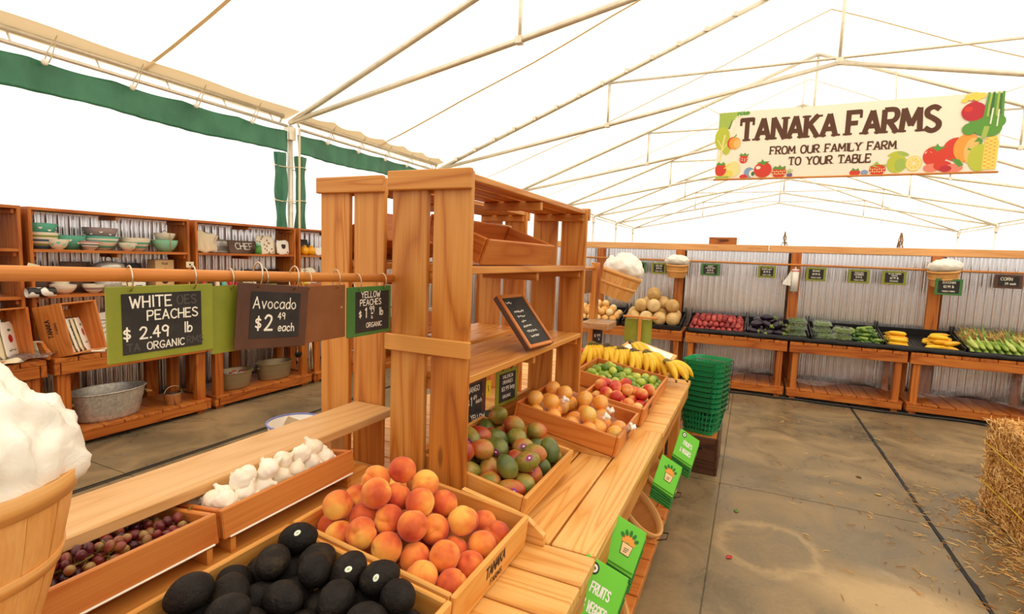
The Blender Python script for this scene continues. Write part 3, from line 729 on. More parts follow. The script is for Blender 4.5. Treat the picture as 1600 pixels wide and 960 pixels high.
# ------------------------------------------------------------------ fruit and wood crates of the central bench
def fruit_mat(name, stops, scale=18, rough=.5, grad=None, bump=0, bscale=60, rnd_amt=.3, sheen=0, spec=.5, speck=None):
    t = NT(name); o = t.n('ShaderNodeTexCoord').outputs['Object']; ri = t.n('ShaderNodeObjectInfo').outputs['Random']
    ad = t.n('ShaderNodeVectorMath', operation='ADD'); t.set(ad.inputs[0], o); t.set(ad.inputs[1], ri)
    n = t.noise(ad.outputs[0], scale, 3, .55)
    f = t.math('ADD', n, t.math('MULTIPLY', t.math('SUBTRACT', ri, .5), rnd_amt))
    if grad:
        sx = t.n('ShaderNodeSeparateXYZ', i_0=o); f = t.math('ADD', f, t.math('MULTIPLY', sx.outputs[grad[0]], grad[1]))
    col = t.ramp(f, stops)
    if speck:
        v = t.noise(ad.outputs[0], speck[0], 2, .6); col = t.mix(t.ramp(v, [(speck[1], (0, 0, 0)), (speck[1]+.04, (200, 200, 200))]), col, lin(speck[2]))
    if bump: t.bump(t.noise(ad.outputs[0], bscale, 3, .6), bump, .004)
    if sheen: t.b.inputs['Sheen Weight'].default_value = sheen; t.b.inputs['Sheen Roughness'].default_value = .4
    M[name] = t.fin(col, rough, 0, spec)
fruit_mat('peach_skin', [(.22, (182, 58, 28)), (.38, (218, 98, 40)), (.54, (236, 142, 56)), (.74, (244, 186, 80))], 13, .7, (0, 5), sheen=.25, rnd_amt=.22, speck=(240, .66, (238, 130, 60)))
fruit_mat('avocado_skin', [(.3, (22, 18, 17)), (.6, (36, 30, 26)), (.8, (62, 50, 34))], 34, .6, bump=1.0, bscale=120, spec=.22)
fruit_mat('red_mango_skin', [(.25, (160, 48, 30)), (.42, (188, 84, 42)), (.58, (190, 130, 56)), (.75, (134, 126, 48))], 11, .36, (2, 5), rnd_amt=.3, speck=(120, .64, (74, 46, 26)))
fruit_mat('green_mango_skin', [(.25, (82, 96, 40)), (.45, (122, 124, 50)), (.62, (168, 142, 62)), (.8, (186, 108, 54))], 11, .36, (2, 4), rnd_amt=.3, speck=(120, .65, (66, 50, 28)))
fruit_mat('orange_skin', [(.25, (246, 150, 26)), (.55, (252, 178, 52)), (.8, (246, 206, 90))], 9, .42, bump=.25, bscale=260, rnd_amt=.3)
fruit_mat('lime_skin', [(.25, (84, 120, 24)), (.5, (136, 164, 44)), (.78, (198, 206, 84))], 16, .36, bump=.15, bscale=240, rnd_amt=.5)
fruit_mat('nectarine_skin', [(.25, (186, 40, 34)), (.45, (214, 78, 48)), (.62, (236, 150, 74)), (.8, (244, 196, 110))], 13, .42, (0, 6), rnd_amt=.3)
fruit_mat('banana_skin', [(.25, (222, 168, 20)), (.55, (242, 198, 36)), (.8, (248, 216, 74))], 14, .45, rnd_amt=.2, speck=(90, .74, (120, 80, 20)))
fruit_mat('banana_stem', [(.3, (70, 56, 26)), (.7, (140, 120, 40))], 30, .6)
fruit_mat('garlic_skin', [(.25, (236, 218, 186)), (.5, (250, 238, 216)), (.8, (255, 250, 238))], 22, .6, bump=.3, bscale=50, rnd_amt=.15)
fruit_mat('grape_skin', [(.22, (58, 18, 28)), (.45, (104, 32, 40)), (.62, (140, 58, 50)), (.82, (150, 120, 64))], 24, .32, rnd_amt=.55)
fruit_mat('grape_stem', [(.3, (110, 100, 40)), (.7, (160, 140, 70))], 20, .7)
fruit_mat('berry_skin', [(.3, (176, 16, 30)), (.7, (226, 40, 54))], 60, .4, bump=.4, bscale=160)
M['purple_label'] = plain('purple_label', (150, 34, 120), .4); M['mint_label'] = plain('mint_label', (150, 190, 110), .4); M['white_label'] = plain('white_label', (236, 238, 220), .4)

PILE = {
 'peach': [(-0.117,0.447,0.057), (-0.126,0.426,0.131), (-0.05,0.424,0.116), (-0.157,0.384,0.072), (-0.156,0.316,0.107), (-0.092,0.36,0.107), (-0.027,0.385,0.178), (-0.087,0.334,0.181), (-0.02,0.314,0.147), (0.03,0.339,0.201), (0.157,0.447,0.054), (0.049,0.27,0.173), (-0.019,0.237,0.157), (0.157,0.334,0.062), (0.064,0.21,0.127), (-0.087,0.285,0.122), (-0.088,0.209,0.134), (-0.143,0.243,0.087), (-0.105,0.18,0.064), (-0.024,0.18,0.103), (-0.078,0.11,0.082), (0.095,0.151,0.079), (0.157,0.119,0.051), (0.113,0.057,0.063), (0.036,0.063,0.071), (0.033,0.13,0.119), (-0.007,0.124,0.052), (-0.038,0.053,0.051), (-0.125,0.055,0.051), (-0.157,0.124,0.065), (-0.07,0.31,0.051), (0.014,0.224,0.051), (0.011,0.308,0.051), (0.013,0.393,0.051), (0.098,0.224,0.051), (0.088,0.302,0.051), (0.098,0.393,0.051)],
 'avo': [(0.104,0.448,0.051), (0.177,0.448,0.051), (0.178,0.411,0.116), (0.034,0.448,0.071), (0.094,0.398,0.105), (0.147,0.384,0.051), (0.177,0.337,0.095), (-0.037,0.448,0.051), (0.044,0.376,0.051), (0.101,0.328,0.051), (0.12,0.296,0.115), (0.177,0.277,0.051), (0.158,0.234,0.114), (0.177,0.201,0.051), (-0.013,0.393,0.097), (0.042,0.302,0.09), (0.108,0.253,0.051), (0.18,0.163,0.116), (0.116,0.159,0.051), (0.088,0.202,0.104), (-0.072,0.439,0.115), (0.177,0.124,0.051), (-0.114,0.448,0.051), (-0.017,0.33,0.051), (0.037,0.235,0.054), (-0.075,0.382,0.051), (0.083,0.112,0.098), (-0.063,0.336,0.11), (-0.031,0.259,0.075), (0.043,0.16,0.055), (0.155,0.093,0.115), (-0.177,0.053,0.051), (-0.177,0.138,0.051), (-0.177,0.223,0.051), (-0.177,0.308,0.051), (-0.177,0.393,0.051), (-0.092,0.053,0.051), (-0.099,0.139,0.051), (-0.093,0.222,0.051), (-0.098,0.302,0.051), (-0.007,0.052,0.051), (-0.024,0.127,0.051), (0.078,0.052,0.051), (0.159,0.052,0.051)],
 'mango': [(0.181,0.366,0.052), (0.181,0.29,0.052), (0.181,0.208,0.052), (0.121,0.199,0.099), (0.025,0.319,0.096), (0.079,0.263,0.085), (-0.036,0.358,0.065), (-0.038,0.278,0.052), (-0.029,0.218,0.102), (-0.007,0.149,0.071), (0.068,0.144,0.088), (-0.113,0.195,0.052), (-0.168,0.285,0.112), (-0.136,0.121,0.105), (-0.069,0.078,0.115), (0.013,0.084,0.113), (-0.181,0.078,0.052), (0.233,0.164,0.104), (-0.116,0.291,0.052), (0.181,0.054,0.052), (0.181,0.134,0.052), (0.184,0.247,0.113), (0.118,0.098,0.052), (0.121,0.035,0.099), (-0.025,0.054,0.052), (-0.107,0.054,0.052), (-0.078,0.126,0.052), (0.217,0.335,0.113), (-0.07,0.309,0.118), (-0.104,0.239,0.115), (-0.181,0.236,0.052), (-0.181,0.157,0.052), (-0.181,0.336,0.052), (0.057,0.054,0.052), (0.113,0.326,0.052)],
 'lime': [(-0.199,0.252,0.076), (-0.096,0.311,0.038), (0.13,0.386,0.038), (0.034,0.21,0.038), (-0.199,0.041,0.038), (-0.061,0.241,0.038), (0.01,0.041,0.038), (-0.151,0.356,0.038), (0.103,0.218,0.038), (-0.159,0.151,0.07), (-0.045,0.459,0.038), (-0.01,0.206,0.066), (-0.028,0.128,0.073), (0.021,0.168,0.084), (0.154,0.228,0.038), (0.199,0.096,0.038), (-0.076,0.278,0.074), (0.059,0.459,0.038), (0.102,0.27,0.038), (-0.11,0.39,0.038), (-0.199,0.442,0.038), (0.199,0.402,0.038), (-0.069,0.356,0.038), (-0.062,0.41,0.038), (0.167,0.384,0.076), (0.005,0.106,0.038), (-0.031,0.252,0.081), (0.102,0.165,0.038), (-0.199,0.111,0.038), (0.119,0.32,0.038), (-0.067,0.139,0.038), (-0.199,0.333,0.066), (0.067,0.31,0.038), (0.199,0.041,0.038), (-0.152,0.193,0.038), (0.071,0.192,0.072), (-0.111,0.349,0.072), (0.084,0.077,0.077), (0.049,0.075,0.038), (-0.11,0.26,0.038), (0.154,0.175,0.038), (0.031,0.361,0.038), (0.047,0.159,0.038), (0.116,0.128,0.074), (-0.019,0.429,0.072), (0.079,0.118,0.038), (0.161,0.08,0.07), (-0.147,0.111,0.038), (0.199,0.149,0.038), (-0.045,0.092,0.038), (-0.001,0.249,0.038), (-0.15,0.459,0.038), (0.089,0.041,0.038), (-0.101,0.206,0.038), (0.165,0.347,0.038), (-0.097,0.459,0.038), (0.007,0.459,0.038), (-0.042,0.041,0.038), (0.051,0.26,0.038), (-0.123,0.428,0.072), (-0.173,0.076,0.068), (0.154,0.281,0.038), (0.119,0.084,0.038), (-0.013,0.389,0.038), (0.199,0.459,0.038), (-0.162,0.252,0.038), (0.147,0.041,0.038), (-0.147,0.041,0.038), (0.199,0.201,0.038), (0.059,0.387,0.076), (0.041,0.12,0.074), (0.199,0.307,0.038), (0.132,0.254,0.079), (0.154,0.122,0.038), (-0.199,0.378,0.038), (-0.084,0.172,0.076), (-0.199,0.163,0.038), (-0.158,0.408,0.038), (-0.133,0.227,0.074), (0.121,0.354,0.079), (-0.199,0.216,0.038), (-0.097,0.093,0.038), (-0.051,0.189,0.038), (0.156,0.431,0.038), (0.199,0.254,0.038), (0.112,0.459,0.038), (-0.095,0.041,0.038), (-0.006,0.161,0.038), (0.085,0.414,0.038), (-0.199,0.289,0.038), (0.096,0.3,0.082), (-0.037,0.287,0.038), (0.033,0.414,0.038), (0.084,0.36,0.038), (0.08,0.243,0.079), (0.015,0.299,0.038), (0.036,0.327,0.078), (-0.117,0.154,0.038), (-0.02,0.337,0.038), (-0.149,0.303,0.038)],
 'apple': [(0.145,0.281,0.071), (-0.001,0.208,0.104), (0.145,0.074,0.048), (-0.145,0.281,0.048), (0.041,0.148,0.104), (-0.095,0.23,0.093), (0.079,0.168,0.048), (-0.145,0.049,0.048), (0.092,0.223,0.092), (-0.042,0.22,0.048), (0.08,0.049,0.048), (-0.042,0.11,0.048), (-0.087,0.165,0.048), (0.037,0.06,0.103), (0.145,0.043,0.111), (-0.041,0.281,0.109), (0.145,0.215,0.048), (0.097,0.109,0.084), (-0.145,0.21,0.048), (-0.006,0.049,0.048), (0.08,0.281,0.048), (0.147,0.18,0.109), (0.037,0.225,0.048), (-0.145,0.12,0.048), (0.001,0.165,0.048), (-0.076,0.049,0.048), (-0.006,0.281,0.048), (0.145,0.144,0.048), (-0.134,0.165,0.101), (-0.076,0.281,0.048), (0.037,0.281,0.104), (0.037,0.105,0.048)],
}
CRX = {}; CRD = {}
def crate_frame(key, loc, rz, tilt): CRX[key] = Matrix.Translation(loc) @ Matrix.Rotation(math.radians(rz), 4, 'Z') @ Matrix.Rotation(math.radians(tilt), 4, 'X')
def crate(key, label, loc, rz, tilt, w, d, h, mat='crate', t=.014, stamp=None, group='shallow wooden display crates', name='wood_crate', strip=False):
    crate_frame(key, loc, rz, tilt); CRD[key] = (w, d, h)
    o = thing(name, label, 'crate', loc, (math.radians(tilt), 0, math.radians(rz)), group)
    b = MB(); b.box((0, t/2, h/2), (w-.002, t, h-.002)); part('front_board', b, mat, o)
    b = MB(); b.box((0, d-t/2, h/2), (w-.002, t, h-.002)); part('back_board', b, mat, o)
    for s_ in (-1, 1):
        b = MB(); b.box((s_*(w/2-t/2), d/2, h/2), (t, d-2*t-.002, h-.004)); part('end_board', b, mat, o)
    b = MB(); n = 4; p = (d-2*t)/n
    for i in range(n): b.box((0, t+p*(i+.5), .006), (w-2*t-.002, p-.006, .010))
    part('base', b, mat, o)
    if strip:
        b = MB(); b.box((0, d+.002, .004), (w*.94, .006, .005)); part('paper_liner', b, 'white', o)
    if stamp:
        b = MB(); s_ = stamp
        if s_ == 'front':
            write(b, 'TANAKA', 0, h*.46, h*.30, y=-.0006, w=h*.055, gap=.8, xs=.8, slope=.06); write(b, 'FARMS', .01, h*.16, h*.16, y=-.0006, w=h*.03)
        else:
            write(b, 'TANAKA', 0, h*.46, h*.30, y=0, w=h*.055, gap=.8, xs=.8, slope=.06); write(b, 'FARMS', .01, h*.16, h*.16, y=0, w=h*.03)
        T_ = Matrix.Identity(4) if s_ == 'front' else Matrix.Translation((-w/2-.0006, d/2, 0)) @ Matrix.Rotation(-math.pi/2, 4, 'Z')
        b.v = [tuple(T_ @ Vector(v)) for v in b.v]
        part('stamp', b, 'ink', o)
    return o
def wedge(label, x0, x1, ya, yb, tilt, zb, deck=True):
    """two sloped side boards and a deck that tip a crate toward the aisle; x1 is the aisle end"""
    o = thing('crate_wedge', label, 'wedge', ((x0+x1)/2, (ya+yb)/2, .741), group='wedges under the fruit crates')
    tn = math.tan(math.radians(tilt)); L = x1-x0
    for y in (ya, yb-.016):
        b = MB(); T = Matrix.Translation((0, y, 0))
        b.prism([(x0, .741), (x1, .741), (x1, zb+.003), (x0, zb+.003+L*tn)], .016, T); part('side_board', b, 'bench', o, True)
    return o
# crates facing the aisle (+x), seen from the open floor
crate('peach', 'crate of heaped yellow peaches with a dark stamp on its aisle board', (-.553, 1.14, .744), 90, 6, .42, .50, .10, 'crate_light', stamp='front')
crate('avo', 'crate of black avocados next to the peach crate', (-.553, .69, .744), 90, 6, .46, .50, .10, 'crate_light')
crate('spare', 'crate corner just showing beyond the avocados at the frame edge', (-.553, .225, .744), 90, 6, .45, .50, .10, 'crate_light')
crate('mango', 'crate of red and green mangoes below the tall shelf', (-.600, 1.662, .768), 90, 10, .47, .42, .085, 'crate_light')
crate('orange', 'crate of bagged oranges with a stamp on its aisle board', (-.478, 2.36, .748), 90, 10, .42, .50, .095, 'crate', stamp='front', strip=False)
crate('apple', 'crate of red and yellow nectarines between oranges and limes', (-.464, 2.833, .748), 90, 9, .39, .33, .095, 'crate', stamp='front')
crate('lime', 'crate of green limes in front of the bananas', (-.47, 3.27, .748), 90, 9, .48, .50, .095, 'crate')
crate('banana', 'crate holding the heap of banana hands', (-.53, 3.74, .748), 90, 5, .40, .55, .085, 'crate')
# crates tipped the other way, toward the kitchenware
crate('garlic', 'crate of white garlic bulbs below the pale rail board', (-1.372, 1.005, .8605), -90, 8, .45, .28, .075, 'crate', strip=True, name='wood_crate')
crate('grape', 'crate of red grapes below the pale rail board', (-1.372, .545, .8605), -90, 8, .45, .28, .075, 'crate', strip=True, name='wood_crate')
b = MB()
for y in (.34, .75, .80, 1.21): b.prism([(-1.36, .858), (-1.10, .858), (-1.10, .8935), (-1.36, .8595)], .014, Matrix.Translation((0, y, 0)))
for k_, (y, lb) in enumerate([(.34, 'grape crate, nearer end'), (.74, 'grape crate, farther end'), (.80, 'garlic crate, nearer end'), (1.20, 'garlic crate, farther end')]):
    b = MB(); b.prism([(-1.36, .8575), (-1.10, .8575), (-1.10, .8945), (-1.36, .8600)], .014, Matrix.Translation((0, y, 0)))
    solo('crate_shim', b, 'honey', 'thin wooden shim tipping the '+lb, 'shim', origin=(-1.23, y, .8575), group='shims under garlic and grapes')
wedge('pine wedge tipping the peach crate', -1.02, -.56, .94, 1.34, 6, .741)
wedge('pine wedge tipping the avocado crate', -1.02, -.56, .47, .91, 6, .741)
wedge('pine wedge tipping the cut-off crate before the avocados', -1.02, -.56, .01, .44, 6, .741)
wedge('pine wedge under the orange crate', -.93, -.50, 2.16, 2.56, 10, .745)
wedge('pine wedge under the nectarine crate', -.77, -.50, 2.655, 3.0, 9, .745)
wedge('pine wedge under the lime crate', -.93, -.50, 3.04, 3.5, 9, .745)
wedge('pine wedge under the banana crate', -1.05, -.56, 3.56, 3.92, 5, .745)
# the big sloped end boards beside the mango crate
o = thing('crate_wedge', 'pine wedge with chamfered nose beside the mango crate', 'wedge', (-.7, 1.66, .741), group='wedges under the fruit crates')
for y in (1.376, 1.902):
    b = MB(); b.prism([(-.79, .741), (-.505, .741), (-.505, .772), (-.56, .812), (-.62, .825), (-.79, .855)] if y < 1.5 else [(-1.04, .741), (-.63, .741), (-.63, .762), (-1.04, .834)], .020, Matrix.Translation((0, y, 0))); part('side_board', b, 'bench', o, True)
for x, z in ((-.66, .7665), (-.98, .823)):
    b = MB(); b.box((x, 1.66, z-.006+.0), (.05, .46, .020), rotm(0, math.radians(10), 0)); part('cross_piece', b, 'bench', o, True)

# --- fruit bodies
def peach_mesh(seed, r=.0395):
    q = random.Random(seed); a0 = q.uniform(0, 6.28); k = q.uniform(.92, 1.0); m = MB()
    def fn(d, th, ph):
        dp = math.atan2(math.sin(ph-a0), math.cos(ph-a0))
        f = 1-.10*math.exp(-(dp/.22)**2)*math.sin(th)**.7-.24*math.exp(-(th/.26)**2)-.05*math.exp(-((math.pi-th)/.3)**2)
        f += .025*mnoise.noise(d*1.7+Vector((seed*3.1, 0, 0)))
        return (d.x*r*f, d.y*r*f, d.z*r*f*k)
    m.ball(fn, 40, 24); return m
def avo_mesh(seed, r=.0365):
    m = MB()
    def fn(d, th, ph):
        w = r*(1-.16*max(0, d.z)**1.5)*(1+.03*mnoise.noise(d*2.2+Vector((seed*5, 1, 0)))+.012*mnoise.noise(d*9+Vector((seed, 0, 2))))
        return (d.x*w, d.y*w, d.z*r*1.27)
    m.ball(fn, 36, 22); return m
def mango_mesh(seed, r=.0385):
    m = MB()
    def fn(d, th, ph):
        w = r*(1+.03*mnoise.noise(d*1.6+Vector((seed*4, 0, 0)))); z = d.z*r*1.28
        return (d.x*w*1.04+.010*(d.z**2)-.004, d.y*w*.9, z)
    m.ball(fn, 32, 20); return m
def round_mesh(r, sz=1.0, dim=.0, nip=0, nu=20, nv=12, seed=0, lump=.02):
    m = MB()
    def fn(d, th, ph):
        f = 1-dim*math.exp(-(th/.3)**2)-dim*.6*math.exp(-((math.pi-th)/.3)**2)+nip*(math.exp(-(th/.22)**2)+.7*math.exp(-((math.pi-th)/.2)**2))+lump*mnoise.noise(d*1.8+Vector((seed*2.7, 0, 0)))
        return (d.x*r*f, d.y*r*f, d.z*r*f*sz)
    m.ball(fn, nu, nv); return m
def sticker(r0, th, ph, rad, sz=1.0):
    """small disc lying on a fruit of radius r0"""
    d = Vector((math.sin(th)*math.cos(ph), math.sin(th)*math.sin(ph), math.cos(th))); u = d.orthogonal().normalized(); v = d.cross(u)
    m = MB(); pts = [d*r0*1.02*1.0]; 
    def P(a, rr): 
        q = (d*r0+u*math.cos(a)*rr+v*math.sin(a)*rr*.75).normalized()
        return Vector((q.x*r0, q.y*r0, q.z*r0*sz))*1.012
    vs = [P(0, 0)]+[P(6.2832*i/14, rad) for i in range(14)]+[P(6.2832*i/14, rad*.32) for i in range(14)]
    m.add([v_*1.002 for v_ in vs[:1]]+vs[15:], [(0, 1+i, 1+(i+1) % 14) for i in range(14)], 0)
    m.add(vs[1:15]+vs[15:], [(i, (i+1) % 14, 14+(i+1) % 14, 14+i) for i in range(14)], 1)
    return m
def place_pile(key, r, pts, protos, label, name, cat, group, q, near, tip=None, cls=None, long=1.0):
    """fruit i lies at pts[i] of crate key; labels count rows back from the aisle and places from the near end"""
    Mx = CRX[key]; rows = {}; w_, d_, h_ = CRD[key]; mg_ = r*long
    pts = [(max(-w_/2+.015+mg_, min(w_/2-.015-mg_, p[0])), max(.015+mg_, min(d_-.015-mg_, p[1])), max(p[2], .012+r*1.04)) if p[2]-.4*r < h_ else p for p in pts]
    for i, p in enumerate(pts): rows.setdefault(int((p[1]-.014)/(2*r)), []).append(i)
    lab = {}
    for rw, (k, ids) in enumerate(sorted(rows.items())):
        ids.sort(key=lambda i: pts[i][0])
        for j, i in enumerate(ids): lab[i] = (ORD[rw], ORD[j])
    out = []
    for i, p in enumerate(pts):
        kind = cls(i) if cls else 0; pr_ = protos[kind] if isinstance(protos, dict) else protos
        me = pr_[i % len(pr_)]
        o = bpy.data.objects.new(name, me); COL.objects.link(o)
        o.matrix_world = Mx @ Matrix.Translation(p) @ (Euler((q.uniform(-.5, .5), q.uniform(-.6, .6), q.uniform(0, 6.28))).to_matrix().to_4x4() if tip is None else tip(i, q))
        nm = label[kind] if isinstance(label, dict) else label
        props(o, '%s, %s from the %s in row %s from the aisle' % (nm, lab[i][1], near, lab[i][0]), cat, group)
        out.append(o)
    return out
q = random.Random(11)
pm = [peach_mesh(s).mesh('peach', 'peach_skin') for s in range(5)]
def ptip(i, q):
    return Euler((q.gauss(0, .7), q.gauss(0, .7), q.uniform(0, 6.28))).to_matrix().to_4x4()
place_pile('peach', .039, PILE['peach'], pm, 'yellow-red peach', 'peach', 'peach', 'peaches heaped in the stamped crate', q, 'avocado side', ptip)
am = [avo_mesh(s).mesh('avocado', 'avocado_skin') for s in range(4)]
def atip(i, q): return Euler((math.pi/2+q.gauss(0, .35), q.gauss(0, .3), q.uniform(0, 6.28))).to_matrix().to_4x4()
av = place_pile('avo', .0385, PILE['avo'], am, 'black avocado', 'avocado', 'avocado', 'avocados in their crate', q, 'near end', atip, long=1.2)
for i in (2, 12, 17):
    o = av[i]; R3 = o.matrix_world.to_3x3().inverted(); d = (R3 @ (Vector((0, 0, 1.6))-o.matrix_world.translation).normalized()+Vector((.3, .2, -.1))*.9).normalized()
    part('sticker', sticker(.0365, math.acos(max(-1, min(1, d.z))), math.atan2(d.y, d.x), .0075, 1.15), ['mint_label', 'white_label'], o, label='small pale green fruit sticker')
mm = {0: [mango_mesh(s).mesh('mango', 'red_mango_skin') for s in range(3)], 1: [mango_mesh(s+5).mesh('mango', 'green_mango_skin') for s in range(3)]}
def mtip(i, q): return Euler((math.pi/2+q.gauss(0, .6), q.gauss(0, .4), q.uniform(0, 6.28))).to_matrix().to_4x4()
mg = place_pile('mango', .040, PILE['mango'], mm, {0: 'red-blushed mango', 1: 'green mango'}, 'mango', 'mango', 'mangoes in their crate', q, 'near end', mtip, long=1.2, cls=lambda i: 1 if i % 5 in (0, 3) else 0)
for i in [i_ for i_ in range(len(mg)) if i_ % 2 == 0]:
    o = mg[i]; R3 = o.matrix_world.to_3x3().inverted(); d = (R3 @ (Vector((0, 0, 1.6))-o.matrix_world.translation).normalized()+Vector((q.uniform(-.4, .4), q.uniform(-.4, .4), q.uniform(-.3, .3)))).normalized()
    sk = sticker(.0405, math.acos(max(-1, min(1, d.z))), math.atan2(d.y, d.x), .0125, 1.25); part('sticker', sk, ['white_label', 'purple_label'], o, label='purple ring fruit sticker')
lm = [round_mesh(.0265, 1.14, 0, .10, 18, 12, s).mesh('lime', 'lime_skin') for s in range(3)]
place_pile('lime', .0265, PILE['lime'], lm, 'green lime', 'lime', 'lime', 'limes in their crate', q, 'near end', mtip, long=1.15)
nm_ = [round_mesh(.0355, .95, .12, 0, 22, 14, s).mesh('nectarine', 'nectarine_skin') for s in range(3)]
place_pile('apple', .0355, PILE['apple'], nm_, 'red-yellow nectarine', 'nectarine', 'nectarine', 'nectarines in their crate', q, 'orange side', ptip)

# --- oranges in clear bags, four oranges round one or two on top
om = [round_mesh(.040, .97, .05, 0, 24, 14, s, .01).mesh('orange', 'orange_skin') for s in range(3)]
def orange_bag(key, cx, cy, z0, rz, tag, n=6, knot=(0, 0)):
    r = .040; Mx = CRX[key]; base = Matrix.Translation((cx, cy, z0)) @ Matrix.Rotation(rz, 4, 'Z')
    loc = [(-.041, -.041, r), (.041, -.041, r), (-.041, .041, r), (.041, .041, r), (0, -.02, r*2.38), (.012, .058, r*2.25)][:n]
    C_ = []
    for i, p in enumerate(loc):
        o = bpy.data.objects.new('orange', om[i % 3]); COL.objects.link(o); o.matrix_world = Mx @ base @ Matrix.Translation(p) @ Euler((q.uniform(0, 6), q.uniform(0, 6), 0)).to_matrix().to_4x4()
        C_.append(Vector(p)); props(o, 'orange, %s in the %s' % (ORD[i], tag.replace('bag of oranges', 'bag')), 'orange', 'oranges inside the '+tag)
    t_ = thing('produce_bag', tag, 'bag', (0, 0, 0), group='clear bags of oranges'); t_.matrix_world = Mx @ base
    cen = Vector((0, 0, r*1.3)); kd = Vector((knot[0], knot[1], .35)).normalized()
    def fn(d, th, ph):
        best = 0
        for c in C_:
            oc = c-cen; b_ = d.dot(oc); disc = b_*b_-oc.length_squared+(r*1.06)**2
            if disc > 0: best = max(best, b_+math.sqrt(disc))
            else:
                best = max(best, (b_*.93 if b_ > 0 else 0))
        best = max(best, .047)
        if cen.z+d.z*best < .002: best = min(best, (.002-cen.z)/d.z)
        k = max(0, d.dot(kd)); best += .055*k**14+.004*k**3*math.sin(ph*11)+.0025*mnoise.noise(d*9)
        return cen+d*best
    m = MB(); m.ball(fn, 64, 40); part('film', m, 'clearbag', t_, label='wrinkled clear plastic film')
    kn = MB(); kc = cen+kd*.108
    kn.ball(lambda d, th, ph: kc+Vector((d.x*.010, d.y*.010, d.z*.008))*(1+.3*math.sin(ph*5)), 14, 8)
    for a in range(4):
        e = (kd+Vector((math.cos(a*1.6), math.sin(a*1.6), .4))*.8).normalized(); kn.tube([kc, kc+e*.016, kc+e*.03+Vector((0, 0, -.003))], .004, 6, radii=[.004, .007, .009])
    part('knot', kn, 'plasticbag', t_, label='white twisted knot of the bag')
orange_bag('orange', -.105, .385, .012, .3, 'bag of oranges at the rear near corner', 6, (.6, -.7))
orange_bag('orange', -.105, .20, .012, .1, 'bag of oranges midway along the near side', 5, (.5, -.9))
orange_bag('orange', .095, .385, .012, -.2, 'bag of oranges at the rear far corner', 6, (.2, -1))
orange_bag('orange', .10, .20, .02, .2, 'bag of oranges with the biggest white knot', 6, (-.7, -.6))
orange_bag('orange', -.03, .088, .012, .0, 'bag of oranges lowest at the aisle board', 4, (-.3, -.9))

# --- bananas
def banana_mesh(bend, L):
    m = MB(); n = 14; pts = []; R_ = L/bend
    for k in range(n+1):
        a = bend*k/n; pts.append((R_*math.sin(a), 0, -R_*(1-math.cos(a))))
    rad = [.0055, .006, .008, .0125, .0155, .0172, .018, .018, .0178, .017, .0155, .013, .0095, .006, .004]
    m.tube(pts, .01, 10, radii=rad)
    for k, f in enumerate(m.f):
        ring = k//10
        if ring < 2 or ring >= 13: m.mi[k] = 1
    for f in (-1, -2): m.mi[f] = 1
    return m
bmesh_ = [banana_mesh(1.25, .175).mesh('banana', ['banana_skin', 'banana_stem']), banana_mesh(1.05, .185).mesh('banana', ['banana_skin', 'banana_stem']), banana_mesh(1.4, .165).mesh('banana', ['banana_skin', 'banana_stem'])]
cr_ = MB(); cr_.ball(lambda d, th, ph: (d.x*.013, d.y*.03, d.z*.016), 12, 8); crown_mesh = cr_.mesh('crown', 'banana_stem')
stk = MB(); stk.box((0, 0, 0), (.016, .002, .012), ch=.0008); stk_mesh = stk.mesh('sticker', M['vinyl'])
def banana_hand(label, loc, rz, n=6, tilt=0, roll=0, group='banana hands', sc=1.16):
    o = thing('banana_hand', label, 'bananas', loc, (roll, tilt, rz), group); o.scale = (sc,)*3
    c = bpy.data.objects.new('crown', crown_mesh); COL.objects.link(c); c.parent = o
    for k in range(n):
        b_ = bpy.data.objects.new('banana', bmesh_[k % 3]); COL.objects.link(b_); b_.parent = o
        f = (k-(n-1)/2)/max(1, (n-1)/2); b_.location = (.004, f*.030, 0); b_.rotation_euler = (f*.22, q.uniform(-.06, .06)-.05*(1-abs(f)), f*.42)
    return o
zb = .775
for lab, x, y, z, rz, n, tl in [
    ('banana hand deepest in the banana crate, nearest the tall shelf', -1.03, 3.66, .985, -.9, 6, .35),
    ('banana hand standing beside the deepest one, over the limes', -.93, 3.70, .975, -.5, 6, .3),
    ('banana hand in the middle of the crate, over the limes', -.83, 3.72, .965, -.8, 6, .3),
    ('big banana hand right of middle with tips toward the limes', -.74, 3.73, .955, -.6, 7, .25),
    ('big banana hand near the aisle side of the crate', -.655, 3.76, .95, -.55, 7, .2),
    ('banana hand lying back on top of the heap toward the far end', -.80, 3.92, .985, -.25, 6, .1),
    ('banana hand lowest at the aisle end of the crate', -.60, 3.80, .90, -.15, 5, .1)]:
    banana_hand(lab, (x, y, z), rz, n, tl)
banana_hand('single banana hand lying on the bench corner outside the crate', (-.505, 3.72, .905), -.35, 4, -.02, sc=1.25)
